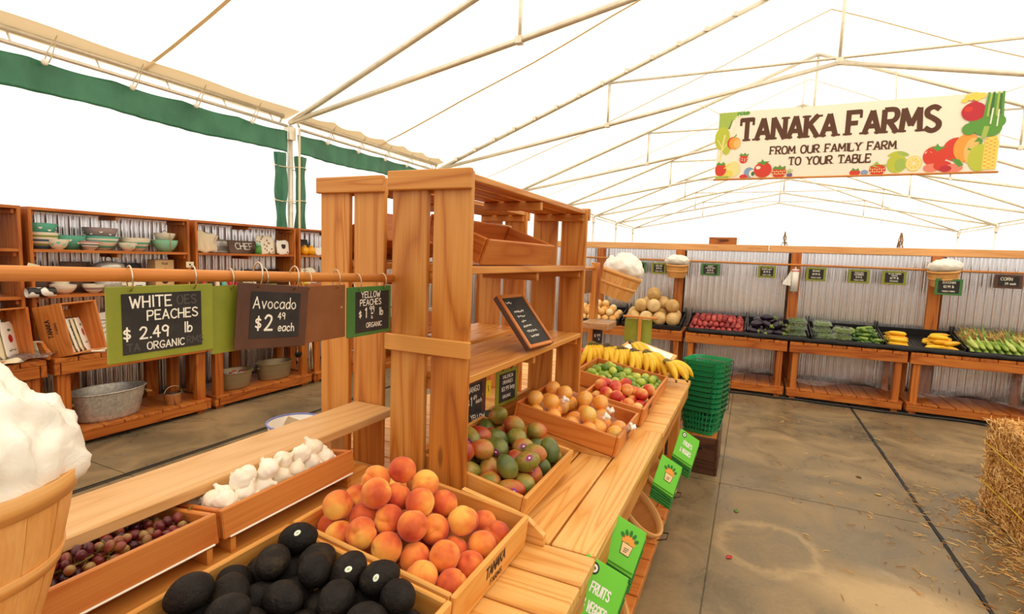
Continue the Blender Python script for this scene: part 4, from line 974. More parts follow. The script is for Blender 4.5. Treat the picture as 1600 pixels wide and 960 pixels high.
# --- garlic
def garlic_mesh(seed):
    qq = random.Random(seed); m = MB(); lobes = qq.randint(8, 11)
    prof = [(.003, .001), (.014, .0005), (.023, .006), (.0275, .016), (.0265, .026), (.020, .036), (.011, .043), (.007, .049), (.005, .056), (.0055, .060)]
    m.lathe(prof, 33, fn=lambda a, z: 1+.05*math.cos(lobes*a+seed)*min(1, max(0, (.05-z)/.03))+.06*math.cos(a*2+seed), cap=True)
    dx, dy = qq.uniform(-.4, .4), qq.uniform(-.4, .4)
    m.v = [(x+dx*max(0, z-.035), y+dy*max(0, z-.035), z-.02) for x, y, z in m.v]
    return m
gmz = [garlic_mesh(s).mesh('garlic_bulb', 'garlic_skin') for s in range(5)]
gp = []
for row in range(4):
    for c in range(8):
        gp.append((-.192+.0545*c+(.018 if row % 2 else 0)*(c < 7), .042+.063*row, .040))
for c in range(7): gp.append((-.165+.054*c, .20+.012*(c % 2), .078))
for c in range(6): gp.append((-.15+.055*c, .245-.01*(c % 2), .074))
for c in range(5): gp.append((-.12+.056*c, .222+.012*(c % 2), .112))
gp += [(.190, .238, .074), (.186, .190, .072), (.13, .228, .108), (.06, .245, .108)]
def gtip(i, q): return Euler((q.gauss(0, .9), q.gauss(0, .9), q.uniform(0, 6.28))).to_matrix().to_4x4()
place_pile('garlic', .0315, gp, gmz, 'white garlic bulb', 'garlic_bulb', 'garlic', 'garlic bulbs in their crate', q, 'farther end', gtip)
for o in list(COL.objects):
    if o.name.startswith('garlic_bulb'): o['label'] = o['label'].replace('from the aisle', 'from the kitchenware side')
# --- grapes: seven bunches, every berry a part
gr_m = [round_mesh(r_, 1.28, 0, 0, 14, 9, s).mesh('grape', 'grape_skin') for s, r_ in enumerate((.0095, .0105, .0100))]
Mg = CRX['grape']
for b_i, (bx, by, bz, ln_, ra) in enumerate([(-.15, .19, .040, .09, .3), (-.06, .17, .055, .10, .9), (.04, .18, .06, .10, -.4), (.13, .17, .05, .09, .5), (-.11, .08, .045, .09, 2.6), (.0, .075, .05, .10, 3.5), (.12, .08, .042, .09, 2.9), (-.17, .11, .035, .07, 1.7)]):
    t_ = thing('grape_bunch', 'bunch of red grapes, %s in the grape crate counting from its garlic end' % ORD[b_i], 'grapes', group='red grape bunches in the crate')
    t_.matrix_world = Mg @ Matrix.Translation((bx, by, bz)) @ Matrix.Rotation(ra, 4, 'Z')
    st_ = MB(); st_.tube([(-ln_*.55, 0, .012), (-ln_*.2, .004, .004), (ln_*.2, -.003, .0), (ln_*.5, 0, -.006)], .0022, 6)
    pts = []
    tries = 0
    while len(pts) < 24 and tries < 3000:
        tries += 1
        u = q.uniform(-.5, .5); a = q.uniform(-.4, math.pi+.4); rr_ = (.036*(1-.5*max(0, u))) * q.uniform(.55, 1)
        p = Vector((u*ln_, math.cos(a)*rr_, math.sin(a)*rr_*.8))
        if all((p-o_).length > .0185 for o_ in pts): pts.append(p)
    for k, p in enumerate(pts):
        st_.tube([(p.x*.9, 0, .003), p*.75], .001, 5)
        g = bpy.data.objects.new('grape', gr_m[k % 3]); COL.objects.link(g); g.parent = t_; g.location = p
        g.rotation_euler = (math.atan2(-p.y, p.z)+q.uniform(-.4, .4), q.uniform(-.5, .5), 0)
    st_.tube([(-ln_*.55, 0, .012), (-ln_*.75, .01, .03), (-ln_*.7, .03, .045)], .002, 6)
    part('stem', st_, 'grape_stem', t_, label='thin yellow-green stem')
# ------------------------------------------------------------------ hanging chalk signs
def chalk_sign(label, loc, rz, w, h, paint, slate=None, rows=(), rings=(), roll=0, lean=0, ghost=(), group='chalk price signs', name='price_sign', th=.006, ring_to=.045, cat='sign', ring_r=None, sc=1.0):
    """loc = centre of the board; rows: (text, x, z, cap height) from the centre; rings: x offsets along the top edge"""
    o = thing(name, label, cat, loc, (lean, roll, rz), group)
    if sc != 1.0:
        w *= sc; h *= sc; ring_to *= sc; rings = [x*sc for x in rings]; slate = [x*sc for x in slate] if slate else None
        rows = [(r[0], r[1]*sc, r[2]*sc, r[3]*sc)+tuple(r[4:]) for r in rows]; ghost = [(r[0], r[1]*sc, r[2]*sc, r[3]*sc) for r in ghost]
    b = MB(); b.box((0, 0, 0), (w, th, h), ch=.0015); part('board', b, paint, o)
    if slate:
        sx, sz, sw, sh = slate; b = MB(); b.box((sx, -th/2-.0008, sz), (sw, .0016, sh), ch=.0003); part('chalkboard', b, 'slate', o)
    if rows:
        b = MB()
        for r in rows: write(b, r[0], r[1], r[2], r[3], y=-th/2-.0020, w=r[3]*(r[4] if len(r) > 4 else .15), xs=r[5] if len(r) > 5 else 1.0)
        part('lettering', b, 'chalk', o)
    if ghost:
        for r in ghost: b = MB(); write(b, r[0], r[1], r[2], r[3], y=-th/2-.0018, w=r[3]*.16); part('erased_lettering', b, 'chalkfaint', o)
    for x in rings:
        rr_ = ring_r or ring_to*.62; b = MB()
        b.tube([(x+.004*math.sin(a), rr_*.72*math.sin(a)-.0, h/2-.010+rr_*(1-math.cos(a))) for a in [k*math.pi/10 for k in range(20)]], .0016 if rr_ < .03 else .002, 6, closed=True); part('ring', b, 'wire', o)
    return o
H90 = math.pi/2
dw = MB(); dw.tube([(-1.093, .09, 1.5540), (-1.093, 1.396, 1.5142)], .0132, 16)
dwo = thing('sign_dowel', 'long round wooden dowel carrying the white peach and avocado signs', 'dowel', (-1.093, .75, 1.53))
part('rod', dw, 'dowel', dwo, True)
b = MB(); b.box((-1.125, .135, 1.14), (.045, .06, .795)); part('post', b, 'honey', dwo, True)
chalk_sign('large olive sign chalked white peaches', (-1.0815, 0.6487, 1.4442), H90, .236, .166, 'lime_paint', (-.002, .0, .176, .133),
  [('WHITE', -.030, .036, .024), ('PEACHES', .018, .006, .021), ('$ 2.49', -.042, -.034, .025), ('lb', .052, -.030, .022), ('ORGANIC', .0, -.060, .016)], (-.070, .070), ghost=[('OES', .05, .038, .02), ('TA', -.07, -.060, .016), ('RMS', .068, -.058, .016)], sc=.885)
chalk_sign('blank olive sign board half hidden behind the avocado sign', (-1.0921, 0.8452, 1.4336), H90, .20, .175, 'lime_paint', None, (), (-.045, .06), sc=.885)
chalk_sign('brown sign chalked Avocado hanging crooked', (-1.0691, 0.9045, 1.4318), H90, .235, .178, 'brown_paint', (.004, .004, .165, .128),
  [('A', -.062, .022, .030, .11), ('vocado', .012, .022, .028, .11), ('$', -.054, -.034, .032), ('2', -.020, -.038, .040), ('49', .022, -.008, .018), ('each', .040, -.042, .021)], (-.060, .062), roll=math.radians(5), ring_to=.055, sc=.885)
chalk_sign('blank tan-brown sign board hanging after the avocado sign', (-1.0868, 1.0815, 1.4230), H90, .20, .175, 'tan_paint', None, (), (-.06, .06), ring_to=.05, sc=.885)
chalk_sign('green sign chalked yellow peaches at the shelf end', (-1.0797, 1.2717, 1.4159), H90, .228, .172, 'green_paint', (.012, -.002, .176, .142),
  [('YELLOW', .0, .048, .020), ('PEACHES', .0, .021, .020), ('$', -.055, -.020, .022), ('1', -.026, -.022, .032), ('99', .006, -.004, .019), ('lb', .056, -.018, .024), ('-', .006, -.022, .03), ('lb', .006, -.028, .010), ('ORGANIC', .018, -.058, .016)], (-.062, .07), sc=.885)
# signs under the tall shelf
def clip(o, h, xs_):
    for x in xs_:
        b = MB(); b.tube([(x-.01, 0, h), (x-.01, -.012, h+.02), (x+.01, -.012, h+.024), (x+.012, .004, h+.045)], .0022, 6); part('wire_clip', b, 'dwire', o)
o = chalk_sign('brown sign chalked mango with a yellow slip, below the shelf', (-1.058, 1.925, .972), H90-.05, .20, .185, 'brown_paint', (-.012, -.004, .15, .155),
  [('MANGO', -.012, .040, .024), ('$', -.050, -.018, .030), ('1', -.026, -.018, .036), ('49', .004, .002, .020), ('each', .036, -.016, .018)]); clip(o, .085, (.0,))
b = MB(); b.box((0, 0, 0), (.045, .002, .072), ch=.0004); write(b, 'ORGANIC', 0, -.004, .006, y=-.0018, w=.0012, mat=1, T=Matrix.Rotation(1.2, 4, 'Y'))
solo('price_slip', b, ['yellow', 'ink'], 'yellow paper slip clipped beside the mango sign', 'slip', (-1.050, 2.046, 1.0), (0, .12, H90-.05))
o = chalk_sign('olive sign chalked valencia oranges below the shelf', (-1.050, 2.245, .966), H90-.12, .20, .175, 'lime_paint', (0, 0, .145, .140),
  [('VALENCIA', 0, .045, .016), ('ORANGES', 0, .018, .016), ('$3.99', -.022, -.016, .020), ('bag', .042, -.014, .020), ('ORGANIC', -.006, -.052, .014)]); clip(o, .08, (-.04, .04))
chalk_sign('small black slate chalked yellow peach leaning on the mango crate', (-1.025, 1.925, .888), H90-.15, .19, .072, 'slate', None, [('YELLOW', -.015, .006, .020), ('PEACH', .015, -.025, .020)], lean=-.35, roll=.12)
# the framed slate leaning on the tall shelf
o = chalk_sign('wood-framed slate with a handwritten list leaning on the middle shelf', (-.872, 2.013, 1.3255), H90-.12, .208, .265, 'dark', (0, 0, .172, .23),
  (), lean=-math.radians(40), th=.022)
sc_ = MB()
for k_, (xa, xb, z_) in enumerate([(-.07, -.03, .082), (-.05, .03, .040), (-.045, .015, .015), (-.04, .0, -.010), (-.05, .02, -.035), (-.045, .04, -.060), (-.04, .03, -.085)]): scribble(sc_, xa, xb, z_, .016 if k_ == 0 else .010, .0028, -.0130, k_)
part('lettering', sc_, 'chalk', o, label='small pale handwriting')
fr = MB()
for x in (-.096, .096): fr.box((x, -.014, 0), (.016, .010, .265))
for z in (-.1245, .1245): fr.box((0, -.014, z), (.175, .010, .016))
part('frame', fr, 'crate', o)
# ------------------------------------------------------------------ bushel baskets and bag bundles
def bushel(label, loc, rot, rt, rb, h, n=18, group='splint bushel baskets', handle=False):
    o = thing('bushel_basket', label, 'basket', loc, rot, group)
    s_ = MB(); t = .003
    for k in range(n):
        a0 = 2*math.pi*k/n+.006; a1 = 2*math.pi*(k+1)/n-.006; vs = []; gr = []; off = rnd.uniform(-40, 40)
        for j in range(5):
            f = j/4; z = h*f; r = rb+(rt-rb)*f+.006*math.sin(math.pi*f)+(.0012 if k % 2 else 0)
            for a in (a0, (a0+a1)/2, a1):
                for rr_ in (r, r-t): vs.append(Vector((rr_*math.cos(a), rr_*math.sin(a), z))); gr.append((z+off, a*rt+off, rr_))
        fs = []
        for j in range(4):
            b0 = j*6; b1 = b0+6
            for c in (0, 2):
                fs.append((b0+c, b0+c+2, b1+c+2, b1+c)); fs.append((b0+c+3, b0+c+1, b1+c+1, b1+c+3))
            fs.append((b0, b1, b1+1, b0+1)); fs.append((b0+4, b0+5, b1+5, b1+4))
        for c in (0, 2): fs.append((24+c, 24+c+2, 24+c+3, 24+c+1)); fs.append((c, c+1, c+3, c+2))
        s_.add(vs, fs, 0, False, gr, rnd.uniform(.93, 1.07))
    part('staves', s_, 'splint', o)
    b = MB(); b.lathe([(.0, .001), (rb-.004, .001), (rb-.004, .010), (0, .010)], 32); part('bottom', b, 'splint', o)
    def hoop(z, hh, nm, out=.004):
        f = z/h; r = rb+(rt-rb)*f+.006*math.sin(math.pi*f)+out; b = MB()
        f2 = (z+hh)/h; r2_ = rb+(rt-rb)*f2+.006*math.sin(math.pi*min(f2, 1))+out
        b.lathe([(r-.004, z), (r, z), (r2_, z+hh), (r2_-.004, z+hh), (r-.004, z)], 40, cap=False)
        b.gr = [(math.atan2(y, x)*rt, zz, .3) for x, y, zz in b.v]; part(nm, b, 'splint', o)
    hoop(h-.032, .034, 'rim_hoop', .0045); hoop(h*.42, .022, 'middle_hoop')
    inn = MB(); inn.lathe([(rt-.008, h-.03), (rt-.004, h-.03), (rt-.002, h), (rt-.006, h), (rt-.008, h-.03)], 40, cap=False); inn.gr = [(math.atan2(y, x)*rt, zz, .9) for x, y, zz in inn.v]; part('inner_hoop', inn, 'splint', o)
    if handle:
        for s__ in (-1, 1):
            b = MB(); b.tube([(s__*(rt+.006), -.04, h-.03), (s__*(rt+.03), -.03, h+.005), (s__*(rt+.03), .03, h+.005), (s__*(rt+.006), .04, h-.03)], .0025, 6); part('wire_handle', b, 'dwire', o)
    return o
def bag_bundle(label, loc, rot, r, hz, seed, nu=90, nv=60, sq=1.0):
    """crumpled white produce bags bulging out of a basket"""
    m = MB(); s0 = Vector((seed*7.3, seed*1.7, seed*3.1))
    def fn(d, th, ph):
        up = max(0.0, min(1.0, d.z*1.6+.25)); up = up*up*(3-2*up)
        c = 1-2*abs(mnoise.noise(d*2.3+s0)); c2 = 1-2*abs(mnoise.noise(Vector((d.x*5.5, d.y*5.5, d.z*3))+s0*1.3)); n3 = mnoise.noise(d*12+s0)
        pl_ = 1-2*abs(mnoise.noise(Vector((math.cos(ph)*3.2, math.sin(ph)*3.2, d.z*1.3))+s0)); f = .98+up*(.12*c+.09*c2-.03)+.10*pl_*min(1, max(0, 1.1-d.z))*up+.03*n3*(.3+up)
        side = math.exp(-((d.z-.12)/.22)**2); lobe = max(0.0, mnoise.noise(Vector((math.cos(ph)*2.1, math.sin(ph)*2.1, seed))))
        f += .30*side*lobe
        hz_ = hz*(1+.10*up*c)
        return Vector((d.x*r*f, d.y*r*f*sq, (d.z*hz_*f if d.z > 0 else d.z*.05)))
    m.ball(fn, nu, nv)
    return solo('bag_bundle', m, 'plasticbag', label, 'bags', loc, rot, group='bundles of white produce bags', kind='stuff')
o = bushel('large bushel basket at the frame corner stuffed with white bags', (-1.000, .288, 1.015), (0, 0, .3), .150, .094, .245, 18)
b = MB(); b.box((-.128, -.046, .16), (.03, .03, .10)); part('bracket', b, 'honey', o)
bag_bundle('large bundle of white produce bags in the nearest basket', (-1.000, .288, 1.240), (0, 0, .3), .140, .160, 1)
# far basket on its post, tipped toward the aisle
ps = thing('basket_post', 'pine post past the tall shelf carrying a basket and dowel', 'post', (-1.115, 3.955, .74))
b = MB(); b.box((-1.115, 3.955, 1.16), (.05, .09, .835)); part('post', b, 'honey', ps, True)
b = MB(); b.tube([(-1.115, 2.66, 1.535), (-1.115, 3.908, 1.535)], .0135, 14); part('rod', b, 'dowel', ps, True)
chalk_sign('blank brown sign board on the short dowel past the tall shelf', (-1.10, 3.72, 1.435), H90, .17, .17, 'tan_paint', None, (), (-.05, .05), ring_to=.045)
o = bushel('tipped bushel basket of white bags on the post past the shelf', (-.962, 3.97, 1.315), (0, math.radians(17), .2), .150, .115, .20, 18)
bag_bundle('rounded bundle of white bags in the tipped basket', (-.905, 3.97, 1.50), (0, math.radians(17), 1), .138, .135, 2, 60, 40)
tr = MB(); tr.box((-1.02, 3.78, 1.115), (.20, .25, .045), ch=.004); tro = solo('wrapped_tray', tr, 'crate_light', 'shallow wooden tray wrapped in clear film fixed to the post', 'tray', origin=(-1.02, 3.78, 1.115))
tw = MB(); tw.box((-1.02, 3.78, 1.116), (.210, .260, .053), ch=.006); part('film', tw, 'clear', tro, True)
chalk_sign('small brown price card on the post chalked .99 per pound', (-1.055, 3.885, 1.015), .75, .085, .125, 'brown_paint', (0, 0, .070, .110), [('$.99', -.004, -.012, .022), ('lb', .012, -.036, .014)])
ts = thing('sign_stand', 'T-shaped wooden stand with a blank olive card behind the bananas', 'sign stand', (-.85, 4.50, .74))
b = MB(); b.box((-.85, 4.50, .925), (.030, .022, .37)); part('post', b, 'honey', ts, True)
b = MB(); b.tube([(-1.0, 4.50, 1.117), (-.70, 4.50, 1.117)], .010, 10); part('rod', b, 'dowel', ts, True)
b = MB(); b.box((-.868, 4.522, .995), (.235, .005, .205), ch=.001); part('card', b, 'lime_paint', ts, True, label='blank olive green card')
for x in (-.95, -.78):
    b = MB(); b.tube([(x, 4.50+.017*math.sin(a)+.008, 1.095+.022*(1-math.cos(a))-.012) for a in [k*math.pi/6 for k in range(12)]], .0015, 5, closed=True); part('ring', b, 'wire', ts, True)

# ------------------------------------------------------------------ things on the tall shelves
crate('topbox', 'empty wood crate tipped forward on the upper tall shelf', (-.818, 1.823, 1.567), 90, 20, .62, .25, .093, 'crate', group='crates on the tall shelves')
crate('backbox', 'wood crate of printed packets on the rear shelf, middle level', (-1.585, 2.03, 1.162), -90, 16, .60, .27, .10, 'crate', group='crates on the tall shelves')
crate('backtop', 'wood crate with a green gourd on the rear shelf, upper level', (-1.585, 1.98, 1.562), -90, 18, .62, .27, .12, 'crate', group='crates on the tall shelves')
for key, z in (('backbox', 1.163), ('backtop', 1.563)):
    pass
for k in range(6):
    b = MB(); b.box((0, 0, .06), (.066, .15, .10), ch=.004); b.box((0, -.076, .065), (.06, .002, .05), ch=.0005, mat=1)
    o = solo('paper_packet', b, [('white', 'cream')[k % 2], ('purple_label', 'brown_paint', 'green_paint')[k % 3]], 'printed packet, %s along the rear middle crate from the end planks' % ORD[k], 'packet', group='packets in the rear crate')
    o.matrix_world = CRX['backbox'] @ Matrix.Translation((.22-.088*k, .135, .013))
gb_ = MB(); gb_.ball(lambda d, th, ph: (d.x*.055*(1+.05*math.cos(ph*9)), d.y*.055*(1+.05*math.cos(ph*9)), d.z*.05), 36, 14)
fruit_mat('gourd_skin', [(.3, (40, 110, 30)), (.7, (96, 160, 50))], 18, .4)
o = solo('gourd', gb_, 'gourd_skin', 'round green gourd in the crate on the rear upper shelf', 'gourd'); o.matrix_world = CRX['backtop'] @ Matrix.Translation((.20, .20, .075))
for (y0_, ww, hh, c, lb, x) in ((2.60, .10, .22, 'white', 'white printed carton on the rear upper shelf', -1.42), (2.715, .09, .20, 'pinkbox', 'pink carton on the rear upper shelf', -1.42), (2.85, .15, .23, 'tanbox', 'tan carton on the rear upper shelf', -1.42)):
    if c not in M: M[c] = plain(c, (196, 90, 140) if c == 'pinkbox' else (226, 186, 130), .6)
    b = MB(); b.box((0, 0, hh/2), (ww, .10, hh), ch=.003); o = solo('carton', b, c, lb, 'box', (x, y0_, 1.561), (0, 0, H90), group='cartons on the rear upper shelf')
    e = MB(); e.box((0, -.0508, hh*.6), (ww*.6, .001, hh*.3), ch=.0003); part('printed_panel', e, 'cream' if c != 'white' else 'purple_label', o)
# ------------------------------------------------------------------ tote bags in tilted baskets under the bench
M['tote'] = NT('green_tote_fabric').fin((110, 204, 52), .6); M['tote_dark'] = NT('dark_green_tote_fabric').fin((40, 120, 34), .65)
M['orange_print'] = plain('orange_print', (240, 158, 60), .7); M['leaf_print'] = plain('leaf_print', (40, 120, 40), .7); M['black_print'] = plain('black_print', (24, 24, 22), .7); M['sack_print'] = plain('sack_print', (244, 206, 150), .7)
def disc(mb, x, z, rx, rz=None, y=0, mat=0, n=20, rot=0, a0=0, a1=2*math.pi):
    rz = rz or rx; c, s_ = math.cos(rot), math.sin(rot); pts = [(x+rx*math.cos(a)*c-rz*math.sin(a)*s_, y, z+rx*math.cos(a)*s_+rz*math.sin(a)*c) for a in [a0+(a1-a0)*k/n for k in range(n+1)]]
    mb.add([(x, y, z)]+pts, [(0, i+1, i+2) for i in range(n)], mat)
def poly(mb, pts, y=0, mat=0): mb.add([(x, y, z) for x, z in pts], [tuple(range(len(pts)))], mat)
def tote(label, centre, side, style, yaw_, seed):
    """stack of flat folded totes standing on edge, diamond-wise; the front one is printed"""
    o = thing('tote_bags', label, 'tote bags', centre, (0, 0, 0), group='green totes in the baskets under the bench')
    base = Matrix.Rotation(yaw_, 4, 'Z') @ Matrix.Rotation(math.radians(-24), 4, 'X') @ Matrix.Rotation(math.radians(38), 4, 'Y')
    for k in range(7):
        b = MB(); R_ = base @ Matrix.Translation((.006*k, .007*k, -.009*k)) @ Matrix.Rotation(.03*(k % 3-1), 4, 'Y')
        b.box((0, 0, 0), (side, .005, side*1.15), ch=.002); b.v = [tuple(R_ @ Vector(v)) for v in b.v]
        part('tote', b, 'tote' if k < 2 else 'tote_dark', o)
    b = MB(); y = -.0032; s_ = side
    if style == 'fruits':
        write(b, 'FRUITS', .01*s_, .02*s_, .17*s_, y=y, w=.03*s_, xs=.62, gap=1.2, mat=0, jitter=0); write(b, '& VEGGIES', .01*s_, -.30*s_, .17*s_, y=y, w=.03*s_, xs=.50, gap=1.2, mat=0, jitter=0)
        disc(b, -.28*s_, .40*s_, .11*s_, y=y, mat=1); disc(b, -.28*s_, .40*s_, .075*s_, y=y-.0003, mat=0); disc(b, -.28*s_, .40*s_, .03*s_, y=y-.0006, mat=1)
    else:
        for i in range(5):
            a = .6+i*.5; disc(b, .04*s_+.15*s_*math.cos(a), .03*s_+.14*s_*math.sin(a), .10*s_, y=y-.0001*i, mat=2)
            disc(b, .04*s_+.27*s_*math.cos(a), .05*s_+.27*s_*math.sin(a), .05*s_, .09*s_, y=y-.0001*i, mat=3, rot=a-1.57)
        poly(b, [(-.15*s_, .04*s_), (.23*s_, .04*s_), (.19*s_, -.26*s_), (-.11*s_, -.26*s_)], y-.0008, 1)
        poly(b, [(-.135*s_, .025*s_), (.215*s_, .025*s_), (.175*s_, -.245*s_), (-.095*s_, -.245*s_)], y-.0011, 4)
        for k in range(3): stroke(b, [((-.03+.0*k)*s_, (-.10-.045*k)*s_), ((.12-.02*k)*s_, (-.08-.045*k)*s_)], .016*s_, None, y-.0014, 1)
    b.v = [tuple(base @ Vector(v)) for v in b.v]
    part('print', b, ['white', 'black_print', 'orange_print', 'leaf_print', 'sack_print'], o, label='printed picture or lettering')
    return o
for k, (y, lb, tl, st, sd, tz, tx) in enumerate([(1.38, 'basket of green totes nearest the camera', 'nearest green totes printed FRUITS', 'fruits', .155, .635, -.335), (1.675, 'basket of green totes second from the camera', 'green totes with an orange sack print, second from the camera', 'pic', .125, .645, -.320),
     (2.40, 'basket of green totes third from the camera', 'green totes with an orange sack print, third from the camera', 'pic', .122, .622, -.285), (2.88, 'basket of green totes at the far bench corner', 'farthest green totes printed FRUITS', 'fruits', .135, .600, -.255)]):
    bushel('tilted splint '+lb, (-.575, y, .232), (0, math.radians(42), .0), .135, .104, .27, 16, group='baskets of totes under the bench', handle=True)
    tote(tl, (tx, y, tz), sd, st, math.radians(48), k)
    # dark folded tails of the totes reaching down into the basket
# ------------------------------------------------------------------ green shopping baskets on a dark crate
dc = thing('dark_crate', 'dark brown wooden box under the stack of green baskets', 'crate', (-.30, 4.33, 0))
for x in (-.458, -.142): b = MB(); b.box((x, 4.33, .145), (.018, .52, .286)); part('side_board', b, 'dark', dc, True)
for y in (4.079, 4.581): b = MB(); b.box((-.30, y, .145), (.296, .018, .286)); part('end_board', b, 'dark', dc, True)
b = MB(); b.box((-.30, 4.33, .279), (.296, .482, .012)); part('lid_board', b, 'crate', dc, True)
b = MB(); b.box((-.30, 4.069, .20), (.10, .004, .025), ch=.001); part('hand_slot', b, 'black', dc, True)
def shop_basket_meshes():
    tw_, td_, bw_, bd_, h = .155, .165, .114, .124, .215; m = MB()
    def P(u, z, e=0):                                                     # rounded-rect perimeter
        f = z/h; hw = bw_+(tw_-bw_)*f+e; hd = bd_+(td_-bd_)*f+e; a = u*2*math.pi; n_ = 5
        c, s_ = math.cos(a), math.sin(a); r = 1/((abs(c)**n_+abs(s_)**n_)**(1/n_)); return Vector((hw*c*r, hd*s_*r, z))
    def band(z0, z1, e0=0, e1=0, t=.003, n=64):
        for sg in (0, 1): m.grid(lambda u, v, sg=sg: P(u if not sg else 1-u, z0+(z1-z0)*v, e0+(e1-e0)*v-(t if sg else 0)), n, 1, closed_u=True)
    band(h-.030, h); band(h-.006, h, .006, .007, .010); band(0, .03); band(h*.44, h*.44+.012); band(h*.70, h*.70+.008)
    N = 36
    for k in range(N):
        u = k/N; a, b_ = P(u, .02), P(u, h-.025); m.beam(a, b_, .0075, .0025, up=(P(u, .1)-Vector((0, 0, .1))).normalized(), ch=.0006)
    n_ = 9
    for i in range(n_):
        m.beam((-bw_+.01, -bd_*.95+2*bd_*.95*i/(n_-1), .003), (bw_-.01, -bd_*.95+2*bd_*.95*i/(n_-1), .003), .014, .004); m.beam((-bw_*.95+2*bw_*.95*i/(n_-1), -bd_+.01, .004), (-bw_*.95+2*bw_*.95*i/(n_-1), bd_-.01, .004), .014, .004)
    hd_ = MB(); hd_.tube([(tw_+.009, .10, h-.006), (tw_+.013, .08, h-.030), (tw_+.013, -.08, h-.030), (tw_+.009, -.10, h-.006)], .0026, 6)
    hd_.tube([(-.11, -td_-.009, h-.006), (-.09, -td_-.012, h-.030), (.09, -td_-.012, h-.030), (.11, -td_-.009, h-.006)], .0026, 6)
    return m.mesh('basket', 'green_plastic'), hd_.mesh('handle', 'dwire')
bm_, hm_ = shop_basket_meshes()
for k in range(10):
    o = bpy.data.objects.new('shopping_basket', bm_); COL.objects.link(o); o.location = (-.275+.0015*k, 4.27, .287+.0395*k); o.rotation_euler = (0, 0, math.radians(-14)+.004*math.sin(k*1.9))
    props(o, 'green plastic shopping basket, %s from the top of its stack' % ORD[9-k], 'basket', 'stack of green shopping baskets')
    hh = bpy.data.objects.new('handle', hm_); COL.objects.link(hh); hh.parent = o
# ------------------------------------------------------------------ strawberries
rb_ = round_mesh(.0135, 1.15, 0, 0, 10, 7, 1).mesh('strawberry', 'berry_skin')
for bx, by, lb in ((-1.30, 4.10, 'pint basket of strawberries nearest the shelf end'), (-1.12, 4.36, 'pint basket of strawberries behind the price card'), (-.985, 4.30, 'pint basket of strawberries left of the olive card'), (-1.0, 4.46, 'pint basket of strawberries behind the olive card'), (-1.16, 4.50, 'pint basket of strawberries farthest back'), (-1.30, 4.26, 'pint basket of strawberries second from the shelf end')):
    o = thing('berry_basket', 'green '+lb, 'basket', (bx, by, .741), group='green pint baskets of strawberries')
    b = MB()
    for k in range(7):
        f = -.045+.015*k
        for s_ in (-1, 1): b.beam((f, s_*.047, .002), (f*1.1, s_*.053, .062), .006, .0025, up=(0, s_, 0)); b.beam((s_*.047, f, .002), (s_*.053, f*1.1, .062), .006, .0025, up=(s_, 0, 0))
    for s_ in (-1, 1): b.box((0, s_*.053, .06), (.112, .004, .010)); b.box((s_*.053, 0, .06), (.004, .104, .010)); b.box((0, s_*.05, .03), (.10, .003, .006)); b.box((s_*.05, 0, .03), (.003, .10, .006))
    b.box((0, 0, .003), (.094, .094, .004)); part('lattice', b, 'green_plastic', o)
    for k in range(17):
        if k < 9: p = ((k % 3-1)*.029, (k//3-1)*.029, .058)
        elif k < 13: p = (((k-9) % 2-.5)*.029, ((k-9)//2-.5)*.029, .079)
        else: p = (((k-13) % 2-.5)*.04, ((k-13)//2-.5)*.045, .075)
        g = bpy.data.objects.new('strawberry', rb_); COL.objects.link(g); g.location = (bx+p[0], by+p[1], .741+p[2]); g.rotation_euler = (q.uniform(1, 2), q.uniform(-1, 1), q.uniform(0, 6))
        props(g, 'red strawberry in the '+lb, 'strawberry', 'strawberries in the '+lb)
# wrapped board end past the bananas
wb = thing('sloped_display_board', 'sloped pine board with a white sheet past the banana crate', 'board', (-.62, 4.28, .74))
b = MB(); b.beam((-.93, 4.30, .90), (-.535, 4.30, .79), .60, .022); part('board', b, 'bench', wb, True)
for y in (4.02, 4.58): b = MB(); b.prism([(-.93, .741), (-.54, .741), (-.54, .778), (-.93, .885)], .02, Matrix.Translation((0, y-.01, 0))); part('side_board', b, 'bench', wb, True)
b = MB(); b.beam((-.90, 4.30, .9052), (-.56, 4.30, .8108), .50, .002, ch=.0005); part('paper_sheet', b, 'white', wb, True)
mid_bench('fruit_bench', 'short pine bench under the sloped board past the bananas', 3.965, 4.60, 'x', -.94, -.53)
# ------------------------------------------------------------------ vegetable stand on the back wall
rod = MB(); rod.tube([(-2.3, 7.62, 1.635), (3.6, 7.62, 1.615)], .0125, 10); ro = thing('sign_dowel', 'long thin dowel carrying the vegetable signs on the metal wall', 'dowel', (.6, 7.62, 1.62))
part('rod', rod, 'dowel', ro, True)
for x in (-.945, .515, 2.0):
    b = MB(); b.box((x, 7.675, 1.628), (.03, .10, .03)); part('bracket', b, 'red', ro, True)
def wall_sign(label, x, z, w, h, paint, rows, rings=True, y=7.600, rz=0):
    return chalk_sign(label, (x, y, z), rz, w, h, paint, (0, 0, w-.055, h-.045), rows, (-w*.3, w*.3), group='vegetable price signs on the metal wall', ring_to=.05, ring_r=.030)
wall_sign('green-framed vegetable sign partly behind the first white bag bundle', -1.50, 1.515, .21, .155, 'green_paint', [('BEETS', 0, .022, .024), ('$1.99 lb', 0, -.014, .022, .15, .8), ('TANAKA FARMS', 0, -.046, .013, .15, .8)])
wall_sign('olive-framed sign just before the first white bag bundle', -1.215, 1.510, .20, .155, 'lime_paint', [('MELON', 0, .024, .022), ('$1.99 lb', 0, -.012, .022, .15, .8), ('TANAKA FARMS', 0, -.046, .013, .15, .8)])
wall_sign('dark green sign above the red potatoes', -.525, 1.520, .23, .165, 'green_paint', [('SWEET', 0, .038, .018), ('POTATOES', 0, .013, .018), ('$2.99 lb', 0, -.020, .020, .15, .8), ('TANAKA FARMS', 0, -.050, .013, .15, .8)])
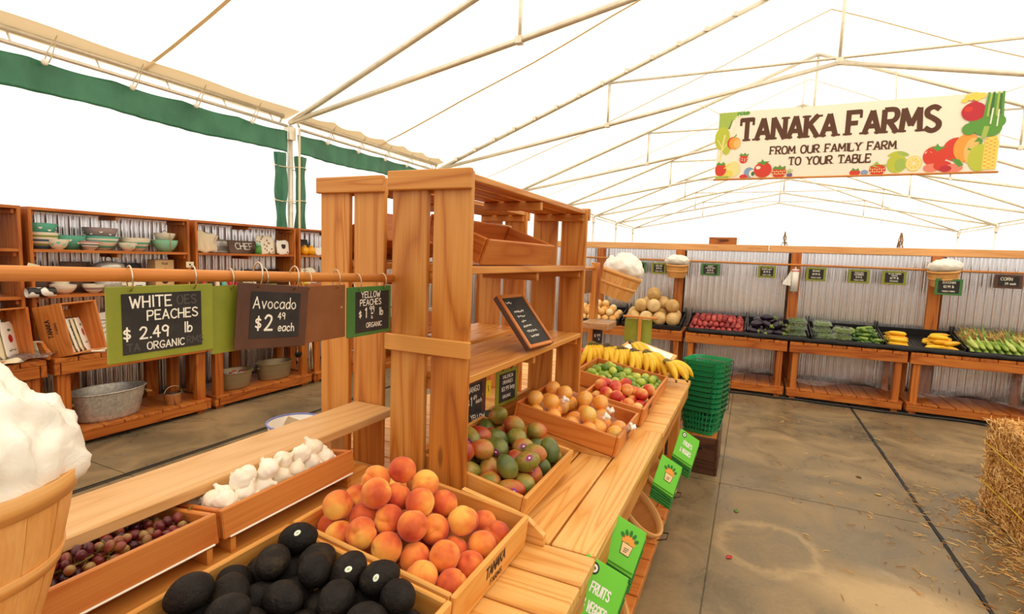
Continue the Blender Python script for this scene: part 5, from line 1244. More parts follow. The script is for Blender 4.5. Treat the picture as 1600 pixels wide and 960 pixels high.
wall_sign('olive sign above the eggplants', .175, 1.520, .21, .155, 'lime_paint', [('EGGPLANT', 0, .026, .019), ('$2.99 lb', 0, -.010, .021, .15, .8), ('TANAKA FARMS', 0, -.046, .013, .15, .8)])
wall_sign('olive sign next to the bag roll, above the clamshell boxes', .74, 1.515, .22, .17, 'lime_paint', [('BEANS', 0, .032, .020), ('$4.99 lb', 0, -.010, .022, .15, .8), ('TANAKA FARMS', 0, -.050, .014, .15, .8)])
wall_sign('olive sign chalked pickling cucumbers', 1.20, 1.510, .22, .165, 'lime_paint', [('PICKLING', 0, .036, .017), ('CUCUMBERS', 0, .012, .017, .15, .8), ('$1.99 lb', 0, -.020, .019, .15, .8), ('TANAKA FARMS', 0, -.052, .013, .15, .8)])
wall_sign('olive sign chalked organic squash, above the yellow squash', 1.56, 1.510, .24, .165, 'lime_paint', [('YELLOW SUMMER', 0, .040, .015, .15, .8), ('SQUASH', 0, .018, .015, .15, .8), ('$2.99 lb', 0, -.014, .022, .15, .8), ('ORGANIC', 0, -.048, .016)])
wall_sign('dark green zucchini sign hanging in front of a basket', 2.045, 1.432, .25, .185, 'green_paint', [('ZUCCHINI', 0, .040, .022), ('$2.99 lb', 0, -.008, .025, .15, .8), ('TANAKA FARMS', 0, -.056, .015, .15, .8)], y=7.44)
wall_sign('brown corn sign above the corn ears', 2.615, 1.520, .24, .155, 'brown_paint', [('CORN', -.02, .012, .032), ('.59 each', .015, -.036, .024, .15, .8)])
# small baskets with bags on the posts
for x, y, z, tl, lb, sd in ((-.96, 7.585, 1.40, 0, 'on the wall post beside the melons', 3), (2.03, 7.58, 1.44, -.10, 'behind the zucchini sign', 4)):
    o = bushel('small bushel basket '+lb, (x, y, z), (.12, tl, .1), .150, .115, .185, 16)
    bag_bundle('small bundle of white bags in the basket '+lb, (x+(.0), y-.02, z+.195), (.1, 0, sd), .155, .10, sd, 44, 30)
M['pinkish_band'] = plain('pink_band', (230, 150, 140), .6)
# plastic bag roll hung on the second post
rl = thing('bag_roll', 'roll of thin white produce bags hanging on the wall post', 'bag roll', (.51, 7.66, 1.28))
b = MB(); b.lathe([(.0, 1.28), (.045, 1.28), (.045, 1.57), (.0, 1.57)], 20, Matrix.Translation((.51, 7.655, 0))); part('roll', b, 'plasticbag', rl, True)
b = MB(); b.lathe([(.0455, 1.535), (.0458, 1.54), (.0458, 1.553), (.0455, 1.558)], 20, Matrix.Translation((.51, 7.655, 0)), cap=False); part('band', b, 'pinkish_band', rl, True)
b = MB(); b.tube([(.51, 7.655, 1.25), (.51, 7.655, 1.60)], .010, 10); part('core', b, 'white', rl, True)
b = MB(); b.grid(lambda u, v: (.466-.10*u*v**.7, 7.62-.02*math.sin(u*3), 1.56-.21*v-.02*u*math.sin(v*5)), 10, 8); part('loose_bag', b, 'plasticbag', rl, True)
# board with a stamped script on top of the rail
b = MB(); b.box((0, .0, .048), (.36, .018, .096)); o = solo('name_board', b, 'red', 'small stained board standing on the rail, stamped with dark script', 'board', (-.40, 7.77, 1.8755)); e = MB(); write(e, 'TANAKA', 0, .032, .036, w=.007, y=-.0098, xs=.8, slope=.05); part('stamp', e, 'ink', o)
for x, lb in ((.36, 'dry tassel hanging above the rail over the eggplant sign'), (1.62, 'dry tassel hanging above the rail over the squash sign')):
    b = MB()
    for k in range(14): b.tube([(x+q.uniform(-.008, .008), 7.77+q.uniform(-.008, .008), 2.06), (x+q.uniform(-.025, .025), 7.77+q.uniform(-.02, .02), 1.97), (x+q.uniform(-.045, .045), 7.77+q.uniform(-.02, .02), 1.877)], .0035, 4)
    solo('dry_tassel', b, 'rope', lb, 'dried bundle', origin=(x, 7.77, 1.877))
# black trays
def tray(key, label, cx, w, d=.58, tilt=11, h=.085, y=7.055, z=.704, hi=.17, group='black produce trays'):
    crate_frame(key, (cx, y, z), 0, tilt)
    o = thing('produce_tray', label, 'tray', (cx, y, z), (math.radians(tilt), 0, 0), group)
    b = MB(); t = .010; b.box((0, d/2, .005), (w-.02, d-.02, .008))
    for k in range(int(w/.04)): b.box((-w/2+.03+.04*k, d/2, .011), (.008, d-.03, .006))
    part('floor_grid', b, 'black', o)
    b = MB(); b.box((0, t/2, h*.35), (w-.022, t, h*.7)); part('front_wall', b, 'black', o)
    b = MB(); b.box((0, d-t/2, h*.6), (w-.022, t, h*1.2)); part('back_wall', b, 'black', o)
    for s_ in (-1, 1):
        b = MB(); b.prism([(0, 0), (d, 0), (d, hi), (d-.05, hi), (d-.07, h*1.15), (.07, h), (.05, h*1.05), (0, h*1.05)], t, Matrix.Translation((s_*(w/2-t/2)+t/2, 0, 0)) @ Matrix.Rotation(math.pi/2, 4, 'Z')); part('side_wall', b, 'black', o)
    b = MB()
    for yy in (.03, d-.03): b.box((0, yy, -.0), (w-.04, .02, .001))
    return o
def tray_shim(label, x0, x1, tilt=11):
    b = MB(); tn = math.tan(math.radians(tilt)); b.prism([(7.09, .701), (7.60, .701), (7.60, .701+.51*tn), (7.09, .703)], x1-x0, Matrix.Translation((x0+(x1-x0), 0, 0)) @ Matrix.Rotation(math.pi/2, 4, 'Z'))
    solo('tray_support', b, 'blackcloth', label, 'support', origin=((x0+x1)/2, 7.3, .701), group='supports under the trays')
TR = [('t_small', 'black tray of small pale melons at the wall end', -1.985, .72), ('t_melon', 'black tray of big tan melons', -1.19, .78), ('t_pot', 'black tray of red potatoes', -.375, .70),
      ('t_egg', 'black tray of eggplants and stacked clamshell boxes', .335, .68), ('t_cuc', 'black tray of clamshell boxes and green cucumbers', 1.055, .72), ('t_sq', 'black tray with two piles of yellow squash and a bare middle', 1.79, .72), ('t_corn', 'black tray of corn ears', 2.56, .78)]
for k, l, cx, w in TR:
    tray(k, l, cx, w); tray_shim('black cloth support under the '+l.replace('black ', ''), cx-w/2+.03, cx+w/2-.03)
# rolled black cloth along the bench front
b = MB(); b.tube([(-.70+.1*k, 7.022+.006*math.sin(k*1.3), .733+.005*math.sin(k*2.1)) for k in range(38)], .026, 12, radii=[.026+.004*math.sin(k*1.7) for k in range(38)])
solo('cloth_roll', b, 'blackcloth', 'long roll of black cloth along the front edge of the vegetable stand', 'cloth', origin=(1.1, 7.02, .733))
def put(name, me, key, p, rot, label, cat, group, scale=None):
    o = bpy.data.objects.new(name, me); COL.objects.link(o)
    o.matrix_world = CRX[key] @ Matrix.Translation(p) @ Euler(rot).to_matrix().to_4x4() @ (Matrix.Scale(scale, 4) if scale else Matrix())
    return props(o, label, cat, group)
fruit_mat('melon_rind', [(.3, (196, 152, 88)), (.55, (222, 186, 124)), (.8, (238, 210, 158))], 10, .6, bump=.5, bscale=90, rnd_amt=.3)
fruit_mat('pale_melon_rind', [(.3, (228, 166, 84)), (.55, (244, 200, 128)), (.8, (250, 222, 166))], 12, .5, bump=.2, bscale=80, rnd_amt=.5)
fruit_mat('potato_skin', [(.3, (130, 36, 40)), (.55, (176, 62, 60)), (.8, (206, 108, 92))], 18, .6, bump=.25, bscale=70, rnd_amt=.4)
fruit_mat('eggplant_skin', [(.3, (26, 14, 30)), (.7, (44, 24, 46))], 10, .22)
fruit_mat('calyx_green', [(.3, (96, 130, 40)), (.7, (160, 176, 70))], 14, .6)
fruit_mat('cucumber_skin', [(.28, (42, 84, 28)), (.5, (84, 124, 42)), (.75, (150, 172, 76))], 12, .4, bump=.4, bscale=120, rnd_amt=.5)
fruit_mat('squash_skin', [(.3, (240, 166, 10)), (.7, (252, 204, 36))], 8, .35, rnd_amt=.3)
fruit_mat('husk', [(.3, (126, 156, 58)), (.55, (170, 192, 88)), (.8, (206, 214, 130))], 8, .6, rnd_amt=.4)
fruit_mat('leaf_green', [(.3, (70, 112, 40)), (.7, (120, 150, 62))], 20, .6)
fruit_mat('silk_brown', [(.3, (140, 98, 44)), (.7, (214, 176, 100))], 20, .8)
mel = [round_mesh(.092, 1.04, .03, 0, 28, 18, s, .02).mesh('melon', 'melon_rind') for s in range(3)]
mp = [(-.27, .10, .10), (-.085, .09, .10), (.10, .09, .10), (.285, .10, .10), (-.29, .285, .10), (-.10, .28, .10), (.085, .28, .10), (.28, .29, .10), (-.20, .47, .10), (.0, .47, .10), (.20, .47, .10), (-.18, .20, .245), (.0, .19, .25), (-.10, .36, .25), (.10, .37, .25), (-.02, .30, .39), (.25, .25, .245)]
for i, p in enumerate(mp): put('melon', mel[i % 3], 't_melon', (p[0]*.95, p[1]+.018, p[2]+.012), (q.uniform(0, 6), q.uniform(-1, 1), 0), 'tan netted melon, %s counting from the front row up to the pile top' % ORD[i], 'melon', 'big tan melons')
sml = [round_mesh(.053, .97, .04, 0, 20, 12, s, .02).mesh('small_melon', 'pale_melon_rind') for s in range(3)]
i = 0
for row, (yy, zz, n, x0) in enumerate([(.07, .063, 6, -.28), (.17, .068, 6, -.26), (.27, .066, 6, -.28), (.37, .066, 6, -.26), (.12, .145, 5, -.23), (.22, .150, 5, -.22), (.33, .15, 5, -.23), (.27, .225, 2, .0)]):
    for c in range(n):
        put('small_melon', sml[(i*7) % 3], 't_small', (x0+.108*c, yy, zz), (q.uniform(0, 6), q.uniform(-1, 1), 0), 'small pale orange melon, %s along row %s of the wall-end tray' % (ORD[c], ORD[row]), 'melon', 'small pale melons'); i += 1
pot = [round_mesh(.031, 1.18, 0, 0, 14, 9, s, .16).mesh('red_potato', 'potato_skin') for s in range(4)]
i = 0
for lay, (nx, ny, x0, y0, zz) in enumerate([(10, 8, -.30, .05, .046), (9, 7, -.265, .085, .092), (6, 4, -.17, .17, .135)]):
    for r_ in range(ny):
        for c in range(nx):
            put('red_potato', pot[(i*5) % 4], 't_pot', (x0+.0665*c+q.uniform(-.006, .006), y0+.066*r_+q.uniform(-.006, .006), zz+q.uniform(-.004, .004)), (q.uniform(0, 6), q.uniform(0, 6), 0), 'red potato, %s in row %s of the %s layer' % (ORD[c], ORD[r_], ('bottom', 'middle', 'top')[lay]), 'potato', 'red potatoes'); i += 1
m = MB(); m.lathe([(.002, -.09), (.022, -.085), (.038, -.06), (.043, -.03), (.038, .01), (.028, .045), (.022, .07), (.012, .082), (.002, .083)], 18, cap=False); egg_me = m.mesh('eggplant', 'eggplant_skin')
m = MB(); m.lathe([(.024, .062), (.026, .068), (.018, .080), (.008, .088), (.006, .112), (.004, .114)], 14, fn=lambda a, z: 1+.25*math.cos(5*a)*(z < .07)); cal_me = m.mesh('calyx', 'calyx_green')
i = 0
for (x, y, z, rz) in [(-.27, .10, .055, 1.2), (-.17, .08, .055, .6), (-.07, .10, .055, 2.2), (.02, .09, .055, .9), (-.27, .25, .055, 2.8), (-.16, .24, .055, .4), (-.05, .26, .055, 2.0), (.05, .24, .055, 1.1), (-.24, .40, .055, .4), (-.10, .41, .055, 2.5), (.04, .41, .055, 1.4), (-.22, .17, .132, 2.0), (-.11, .17, .132, .7), (.0, .18, .132, 2.6), (-.20, .31, .132, .9), (-.07, .32, .132, 2.2), (.03, .32, .132, .2), (-.11, .25, .20, 1.5)]:
    o = put('eggplant', egg_me, 't_egg', (x, y, z), (math.pi/2+q.uniform(-.15, .15), 0, rz), 'dark purple eggplant, %s counting from the front row up to the pile top' % ORD[i], 'eggplant', 'eggplants'); i += 1
    c = bpy.data.objects.new('calyx', cal_me); COL.objects.link(c); c.parent = o
# clamshell boxes of greens
def clam_mesh():
    m = MB(); w, d, h = .20, .15, .075
    for z0, z1, s0, s1 in ((.0, .045, .86, 1.0), (.045, .075, 1.0, .90)):
        for a, b_ in (((-1, -1), (1, -1)), ((1, -1), (1, 1)), ((1, 1), (-1, 1)), ((-1, 1), (-1, -1))):
            m.add([(a[0]*w/2*s0, a[1]*d/2*s0, z0), (b_[0]*w/2*s0, b_[1]*d/2*s0, z0), (b_[0]*w/2*s1, b_[1]*d/2*s1, z1), (a[0]*w/2*s1, a[1]*d/2*s1, z1)], [(0, 1, 2, 3)])
    m.add([(-w*.45, -d*.45, .075), (w*.45, -d*.45, .075), (w*.45, d*.45, .075), (-w*.45, d*.45, .075)], [(0, 1, 2, 3)])
    m.box((0, 0, .045), (w+.012, d+.012, .004))
    for x in (-.06, -.02, .02, .06): m.box((x, 0, .0765), (.006, d*.8, .003))
    return m.mesh('shell', 'clear')
t = NT('clear_shell_plastic'); t.t.nodes.remove(t.b); a = t.n('ShaderNodeBsdfTransparent', i_Color=(.97, 1, .95, 1)); g = t.n('ShaderNodeBsdfGlossy', i_Roughness=.2); mx = t.n('ShaderNodeMixShader', i_0=.14)
t.t.links.new(a.outputs[0], mx.inputs[1]); t.t.links.new(g.outputs[0], mx.inputs[2]); t.t.links.new(mx.outputs[0], t.out.inputs[0]); M['clear_shell'] = t.m
cl_me = clam_mesh(); cl_me.materials.clear(); cl_me.materials.append(M['clear_shell'])
m = MB()
for k in range(120):
    p = Vector((q.uniform(-.075, .075), q.uniform(-.055, .055), q.uniform(.012, .062))); m.tube([p, p+Vector((q.uniform(-.03, .03), q.uniform(-.025, .025), q.uniform(-.006, .008)))], .0045, 5)
fruit_mat('bean_green', [(.3, (84, 132, 40)), (.7, (164, 192, 96))], 30, .5); gre_me = m.mesh('greens', 'bean_green')
for i, (key, x, y, z, rz, lb) in enumerate([('t_egg', .21, .13, .014, .05, 'bottom of the tall clamshell stack beside the eggplants'), ('t_egg', .212, .13, .094, -.04, 'second up in the tall clamshell stack'), ('t_egg', .208, .135, .174, .06, 'top of the tall clamshell stack'), ('t_egg', .21, .36, .014, 0, 'behind the tall clamshell stack'),
       ('t_cuc', -.22, .36, .014, .1, 'bottom of the rear stack before the cucumbers'), ('t_cuc', -.22, .36, .094, .0, 'top of the rear stack before the cucumbers'), ('t_cuc', -.21, .12, .014, .1, 'nearest the cloth roll'), ('t_cuc', -.03, .15, .014, -.25, 'bottom of the crooked pair touching the cucumbers'), ('t_cuc', -.03, .15, .094, -.3, 'top of the crooked pair touching the cucumbers')]):
    o = thing('clamshell_box', 'clear clamshell box of green beans, '+lb, 'box', group='clamshell boxes of greens'); o.matrix_world = CRX[key] @ Matrix.Translation((x, y, z)) @ Matrix.Rotation(rz, 4, 'Z')
    for nm, me in (('shell', cl_me), ('greens', gre_me)):
        c = bpy.data.objects.new(nm, me); COL.objects.link(c); c.parent = o
        if nm == 'greens': c['kind'] = 'stuff'
def capsule(L, r, bend, tip=.5, neck=None, mats='cucumber_skin', nm='cucumber', stem=None):
    m = MB(); n = 10; pts = []; rad = []
    for k in range(n+1):
        f = k/n-.5; pts.append((f*L, bend*(f*f*4-1)*L*.25, 0)); rr = r*math.sqrt(max(.02, 1-(2*f)**6)); rr *= (1-.45*max(0, f*2)**1.5 if neck else 1); rad.append(rr)
    m.tube(pts, r, 10, radii=rad)
    if stem: m.tube([(L*.5, 0, 0), (L*.56, .002, 0)], .006, 6, mat=1)
    return m.mesh(nm, [mats]+([stem] if stem else []))
cuc = [capsule(.13, .019, .15), capsule(.12, .020, -.1), capsule(.11, .021, .05)]
i = 0
for lay, (nr, nc, x0, y0, zz) in enumerate([(4, 4, .11, .08, .034), (4, 4, .12, .10, .070), (3, 3, .15, .15, .105), (2, 2, .19, .2, .140)]):
    for r_ in range(nr):
        for c in range(nc):
            put('cucumber', cuc[i % 3], 't_cuc', (x0+.066*c+q.uniform(-.01, .01), y0+.115*r_+q.uniform(-.02, .02), zz+q.uniform(-.004, .004)), (0, q.uniform(-.15, .15), q.uniform(0, 6.28)), 'green pickling cucumber, %s in row %s, layer %s up' % (ORD[c], ORD[r_], ORD[lay]), 'cucumber', 'pickling cucumbers'); i += 1
sq = [capsule(.20, .026, .08, neck=1, mats='squash_skin', nm='yellow_squash', stem='calyx_green'), capsule(.18, .027, -.08, neck=1, mats='squash_skin', nm='yellow_squash', stem='calyx_green')]
sl = [(-.255, .08, .042, 2.9), (-.24, .145, .042, 2.95), (-.25, .21, .042, 2.85), (-.26, .275, .042, 2.9), (-.255, .34, .042, 2.95), (-.25, .11, .088, 2.9), (-.245, .18, .088, 3.0), (-.25, .25, .088, 2.9), (-.25, .32, .09, 2.95), (-.25, .215, .134, 2.9)]
for i, (x, y, z, a) in enumerate(sl): put('yellow_squash', sq[i % 2], 't_sq', (x+.03, y, z), (0, 0, a), 'yellow squash, %s in the pile at the cucumber end' % ORD[i], 'squash', 'yellow squash at the cucumber end')
sr = [(.12, .10, .042, .2), (.24, .08, .042, -.5), (.16, .18, .042, -.2), (.27, .18, .042, .9), (.13, .27, .042, .1), (.24, .29, .042, -.3), (.14, .36, .042, .4), (.19, .13, .09, -.2), (.17, .21, .09, .3), (.18, .30, .09, -.1), (.26, .22, .09, 1.2), (.16, .17, .135, -.15), (.18, .26, .135, .3), (.27, .12, .09, .5)]
for i, (x, y, z, a) in enumerate(sr): put('yellow_squash', sq[i % 2], 't_sq', (x, y, z), (0, 0, a), 'yellow squash, %s in the pile at the corn end' % ORD[i], 'squash', 'yellow squash at the corn end')
# corn ears lying side by side, silk to the wall
def corn_meshes(seed):
    qq = random.Random(seed); m = MB()
    m.tube([(0, -.13, 0), (0, -.10, 0), (0, -.05, .002), (0, .02, .002), (0, .08, 0), (0, .125, 0)], .02, 10, radii=[.011, .020, .027, .026, .019, .008])
    for k in range(4):
        a = k*1.57+qq.uniform(-.4, .4); L = qq.uniform(.10, .17)
        def fn(u, v, a=a, L=L): 
            w = (u-.5)*.05*(1-v)**.8; d = .026+.03*v*v; y = -.05+(.05+L)*v
            return (math.cos(a)*d-math.sin(a)*w, y, math.sin(a)*d+math.cos(a)*w)
        m.grid(fn, 3, 6)
    s_ = MB()
    for k in range(26): s_.tube([(0, .095, 0), (qq.uniform(-.025, .025), .125, qq.uniform(-.005, .045)), (qq.uniform(-.05, .05), .13+qq.uniform(0, .05), qq.uniform(-.0, .085))], .0034, 4)
    l = MB()
    def lf(u, v): return ((u-.5)*.028*(1-v)+.05*math.sin(v*2+seed)*v, .06+.18*v, .03+.09*v*math.sin(1.2+seed)+.002*abs(u-.5))
    l.grid(lf, 2, 8)
    return m.mesh('corn_ear', 'husk'), s_.mesh('silk', 'silk_brown'), l.mesh('leaf', 'leaf_green')
cms = [corn_meshes(s) for s in range(4)]
for lay, (n, x0, y0, z) in enumerate([(12, -.345, .15, .042), (11, -.325, .36, .046), (11, -.32, .175, .094), (10, -.30, .40, .080)]):
    for c in range(n):
        me = cms[(c*3+lay) % 4]
        o = put('corn_ear', me[0], 't_corn', (x0+.063*c, y0+q.uniform(-.012, .012), z+q.uniform(-.004, .004)), (.06, q.uniform(-.5, .5), q.uniform(-.10, .04)+.1), 'green corn ear, %s from the squash side in the %s row' % (ORD[c], ['lower front', 'lower back', 'upper front', 'upper back'][lay]), 'corn', 'corn ears in the tray')
        for nm, x_ in (('silk', me[1]), ('leaf', me[2])):
            d = bpy.data.objects.new(nm, x_); COL.objects.link(d); d.parent = o
# ------------------------------------------------------------------ kitchenware on the left wall
M['teal'] = plain('teal_glaze', (104, 190, 164), .25); M['mint'] = plain('mint_glaze', (150, 214, 178), .25); M['olive'] = plain('olive_glaze', (150, 160, 84), .25); M['navy'] = plain('slate_blue_glaze', (72, 104, 130), .25)
M['ivory'] = plain('ivory_glaze', (244, 232, 208), .25); M['lilac'] = plain('lilac_glaze', (170, 150, 150), .25); M['pinkish'] = plain('rose_glaze', (206, 150, 150), .25)
def bowl(label, x, y, z, r, h, bands, dots=None, group='mixing bowls on the wall shelf', spout=False):
    """bands: materials from foot to rim, painted rings on one turned body"""
    o = thing('mixing_bowl', label, 'bowl', (x, y, z), group=group); b = MB(); n = len(bands); mats = []
    for k in bands:
        if k not in mats: mats.append(k)
    def R_(f): return r*(.50+.50*math.sin(min(1, f)*math.pi/2)**.8)
    b.lathe([(0, 0), (r*.42, 0), (r*.45, .006), (R_(.03), .010)], 28, cap=False, mat=mats.index(bands[0]))
    for k, mt in enumerate(bands):
        p = [(R_(.03+.97*(k+j/3)/n), .010+(h-.010)*(k+j/3)/n) for j in range(4)]; b.lathe(p, 28, cap=False, mat=mats.index(mt))
    b.lathe([(r, h), (r+.003, h+.003), (r-.003, h+.005), (r-.006, h)], 28, cap=False, mat=mats.index(bands[-1]))
    b.lathe([(R_(.03+.97*(1-j/6))-.006, h*(1-j/6)) for j in range(6)]+[(r*.4, .014), (0, .012)], 28, cap=False, mat=mats.index(bands[-1]))
    part('body', b, mats, o)
    if dots:
        d = MB()
        for k in range(10):
            a = k*.63+.2; f = .62 if k % 2 else .45; rr_ = R_(.03+.97*f)+.0012
            T = Matrix.Translation((rr_*math.cos(a), rr_*math.sin(a), .01+h*f)) @ Matrix.Rotation(a+math.pi/2, 4, 'Z')
            m2 = MB(); disc(m2, 0, 0, .012, y=-.001, n=12); d.add([T @ Vector(v) for v in m2.v], m2.f)
        part('dots', d, dots, o)
    return o
zs = 1.5305
bowl('big bowl with teal, olive and blue stripes at the shelf end', -5.04, 2.115, zs, .105, .125, ['navy', 'olive', 'ivory', 'navy', 'ivory', 'olive', 'ivory'])
bowl('teal dotted bowl stacked on the olive-striped bowl', -5.04, 2.115, zs+.095, .102, .10, ['teal', 'teal', 'teal'], 'ivory')
bowl('small ivory bowl with teal dots before the teal bowl', -4.965, 2.19, zs, .068, .075, ['ivory']*3, 'teal')
bowl('teal bowl with ivory dots behind the small dotted bowl', -5.07, 2.315, zs, .105, .11, ['teal']*3, 'ivory')
bowl('small bowl with lilac stripes', -4.965, 2.405, zs, .066, .07, ['ivory', 'lilac', 'ivory', 'navy', 'ivory', 'pinkish'])
bowl('large ivory bowl with teal stripes under the lilac bowl', -5.06, 2.53, zs, .125, .115, ['ivory', 'teal', 'ivory', 'ivory', 'teal', 'ivory', 'teal'])
bowl('lilac dotted bowl stacked on the teal-striped bowl', -5.06, 2.53, zs+.085, .122, .10, ['lilac']*3, 'ivory')
bowl('small ivory bowl with pale teal dots before the striped bowl', -4.965, 2.69, zs, .066, .068, ['ivory']*3, 'mint')
bowl('ivory bowl with thin teal stripes standing alone', -5.07, 2.81, zs, .115, .115, ['ivory', 'teal', 'ivory', 'teal', 'ivory', 'ivory'])
bowl('mint bowl tied with twine under a white bowl', -5.03, 3.045, zs, .105, .105, ['mint']*3)
bowl('white bowl tied on top of the mint bowl', -5.03, 3.045, zs+.090, .085, .080, ['ivory']*3)
b = MB(); b.tube([(-4.915, 3.03, zs+.005), (-4.925, 3.03, zs+.10), (-4.944, 3.04, zs+.17), (-5.03, 3.045, zs+.2), (-5.11, 3.05, zs+.17)], .003, 6); solo('twine', b, 'rope', 'twine tied round the mint and white bowls', 'twine', origin=(-4.92, 3.03, zs))
for y, z, lb in ((2.005, 1.42, 'paper price tag hanging at the bowl shelf end'), (3.19, 1.445, 'paper price tag hanging beside the mint bowl')):
    t_ = thing('price_tag', lb, 'tag', (-4.893, y, z), (.0, .3 if y < 2.5 else 0, H90), group='paper tags on the shelves'); b = MB(); b.box((0, 0, -.03), (.075, .001, .055), ch=.0003); b2 = MB(); disc(b2, 0, -.03, .010, y=-.0012, n=10); part('card', b, 'cream', t_); part('print', b2, 'ink', t_)
    c = MB(); c.tube([(0, 0, -.004), (.004, -.002, .03), (0, .0, .075)], .0012, 5); part('string', c, 'rope', t_)
# middle shelf of the bowl unit
z2 = 1.1755
def plaque(label, x, y, z, w, h, mt, txt=None, lean=.12, ink='chalk', group='plaques and signs among the kitchenware', rz=H90, hh=.3):
    o = thing('wood_plaque', label, 'plaque', (x, y, z), (-lean, 0, rz), group); b = MB(); b.box((0, 0, h/2), (w, .014, h)); part('board', b, mt, o)
    if txt: b = MB(); write(b, txt, 0, h*.32, h*hh, y=-.009, w=h*.06); part('lettering', b, ink, o)
    return o
plaque('long dark plaque at the bowl unit end', -5.10, 2.12, z2, .10, .22, 'dark'); plaque('dark plaque with brown lettering beside the tin bucket', -5.10, 2.37, z2, .22, .255, 'dark')
bk = thing('tin_canister', 'lidded tin canister with copper band on the middle wall shelf', 'canister', (-5.03, 2.57, z2)); b = MB(); b.lathe([(0, 0), (.10, 0), (.108, .008), (.104, .20), (.0, .20)], 30); part('body', b, 'galv', bk)
b = MB(); b.lathe([(.0, .2005), (.109, .2005), (.112, .215), (.105, .238), (.04, .262), (0, .266)], 30); part('lid', b, 'galv', bk)
b = MB(); b.lathe([(.1062, .165), (.109, .17), (.1085, .18), (.1056, .185)], 30, cap=False); part('band', b, NT('copper').fin((206, 120, 70), .3, .8), bk)
b = MB(); b.tube([(-.055, 0, .252), (-.05, 0, .29), (0, 0, .315), (.05, 0, .29), (.055, 0, .252)], .004, 6); part('handle', b, 'dwire', bk)
plaque('black sign in a yellow frame beside the tin canister', -5.12, 2.80, z2, .18, .245, 'black', 'CANDY', ink='cream', hh=.16)
bx = thing('kraft_box', 'brown kraft box with a dark pear silhouette', 'box', (-5.06, 3.02, z2), (0, 0, H90)); b = MB(); b.box((0, 0, .14), (.17, .12, .28)); part('carton', b, 'tanbox', bx); b = MB(); disc(b, 0, .10, .038, .045, y=-.0612, n=16); disc(b, 0, .155, .020, .032, y=-.0614, n=14); b.beam((0, -.0612, .18), (.006, -.0612, .205), .002, .006); write(b, 'PEAR', 0, .235, .018, y=-.0612, w=.003); part('print', b, 'ink', bx)
bowl('cream nested bowl on the middle wall shelf behind the dowel', -4.99, 2.22, z2, .085, .07, ['ivory']*3, group='bowls on the middle wall shelf'); bowl('white ribbed bowl beside the cream bowl behind the dowel', -4.97, 2.42, z2, .075, .068, ['ivory', 'lilac', 'ivory'], group='bowls on the middle wall shelf')
bowl('cream pan set back on the middle wall shelf', -5.10, 2.25, z2+.001, .06, .10, ['ivory']*3, group='bowls on the middle wall shelf')
cn = thing('cow_print_can', 'black and white spotted tin can lying at the shelf divider', 'can', (-4.86, 2.02, 1.205), (0, 0, 0)); b = MB(); b.lathe([(.0, -.085), (.036, -.085), (.038, -.08), (.038, .08), (.036, .085), (.030, .085), (.030, -.02), (0, -.02)], 22, Matrix.Rotation(H90, 4, 'X') @ Matrix.Rotation(0, 4, 'Z'))
t = NT('cow_print'); M['cow'] = t.fin(t.ramp(t.noise(t.coord(), 14, 1), [(.50, (240, 236, 226)), (.53, (20, 20, 20))]), .35); part('body', b, 'cow', cn)
b = MB(); b.beam((-.0, .05, -.025), (.0, .05, -.034), .05, .10); 
for k, (y, c, lb) in enumerate([(2.60, 'clear', ''), (2.72, 'white', '')]):
    b = MB(); b.box((0, 0, .04), (.13, .07, .08), ch=.006); o = solo('gift_box', b, 'white' if k else 'cream', ('cream' if not k else 'white')+' gift box on the middle wall shelf front', 'box', (-4.97, y+.03, z2), (0, 0, H90+.1*k), group='gift boxes behind the dowel'); e = MB(); e.box((0, -.0355, .04), (.06, .001, .03), ch=.0003); part('label_print', e, 'ink', o)
# unit two: towels, trough, plaque, bags
zt2 = 1.5305
tl = thing('folded_towels', 'leaning bundle of folded linen towels at the shelf end', 'towels', (-5.02, 3.42, zt2), (0, 0, H90))
for k in range(5):
    b = MB(); b.grid(lambda u, v, k=k: (-.11+.20*u+.02*k+.012*math.sin(v*8), -.03+.022*k-.02*v+.004*math.sin(u*20+k), .006+.21*v+.010*math.sin(u*9+k)-.04*u*v), 14, 8); o = part('towel', b, ['cream', 'white'][k % 2], tl); md = o.modifiers.new('t', 'SOLIDIFY'); md.thickness = .006
tg = thing('metal_trough', 'grey metal trough behind the towels and letter plaque', 'trough', (-5.08, 3.62, zt2), (0, 0, H90)); b = MB()
b.grid(lambda u, v: (-.22+.44*u, -.05+.10*math.sin(v*math.pi/2)-.02, .012+.13*v*v), 12, 8); o = part('shell', b, 'galv', tg); md = o.modifiers.new('t', 'SOLIDIFY'); md.thickness = .004
b = MB(); b.lathe([(0, -.22), (.05, -.22), (.055, -.215), (0, -.215)], 20, Matrix.Translation((0, .0, .07)) @ Matrix.Rotation(H90, 4, 'Y')); part('end_cap', b, 'galv', tg)
plaque('dark plaque with big pale letters CHEF', -4.985, 3.86, zt2, .36, .145, 'dark', 'CHEF', lean=.35, ink='galv', hh=.48)
fg = thing('green_jar', 'small green jar with a pale lid before the letter plaque', 'jar', (-4.945, 3.99, zt2)); b = MB(); b.lathe([(0, 0), (.033, 0), (.036, .01), (.033, .07), (.02, .085), (0, .086)], 18); part('body', b, 'gourd_skin', fg); b = MB(); b.lathe([(0, .0865), (.024, .0865), (.026, .12), (.0, .124)], 18); part('lid', b, 'mint', fg)
t = NT('floral_cloth'); v = t.n('ShaderNodeTexVoronoi', i_Vector=t.coord(), i_Scale=26); M['floral'] = t.fin(t.ramp(v.outputs['Distance'], [(.0, (150, 60, 40)), (.18, (170, 130, 60)), (.26, (90, 110, 50)), (.32, (246, 236, 216))]), .8)
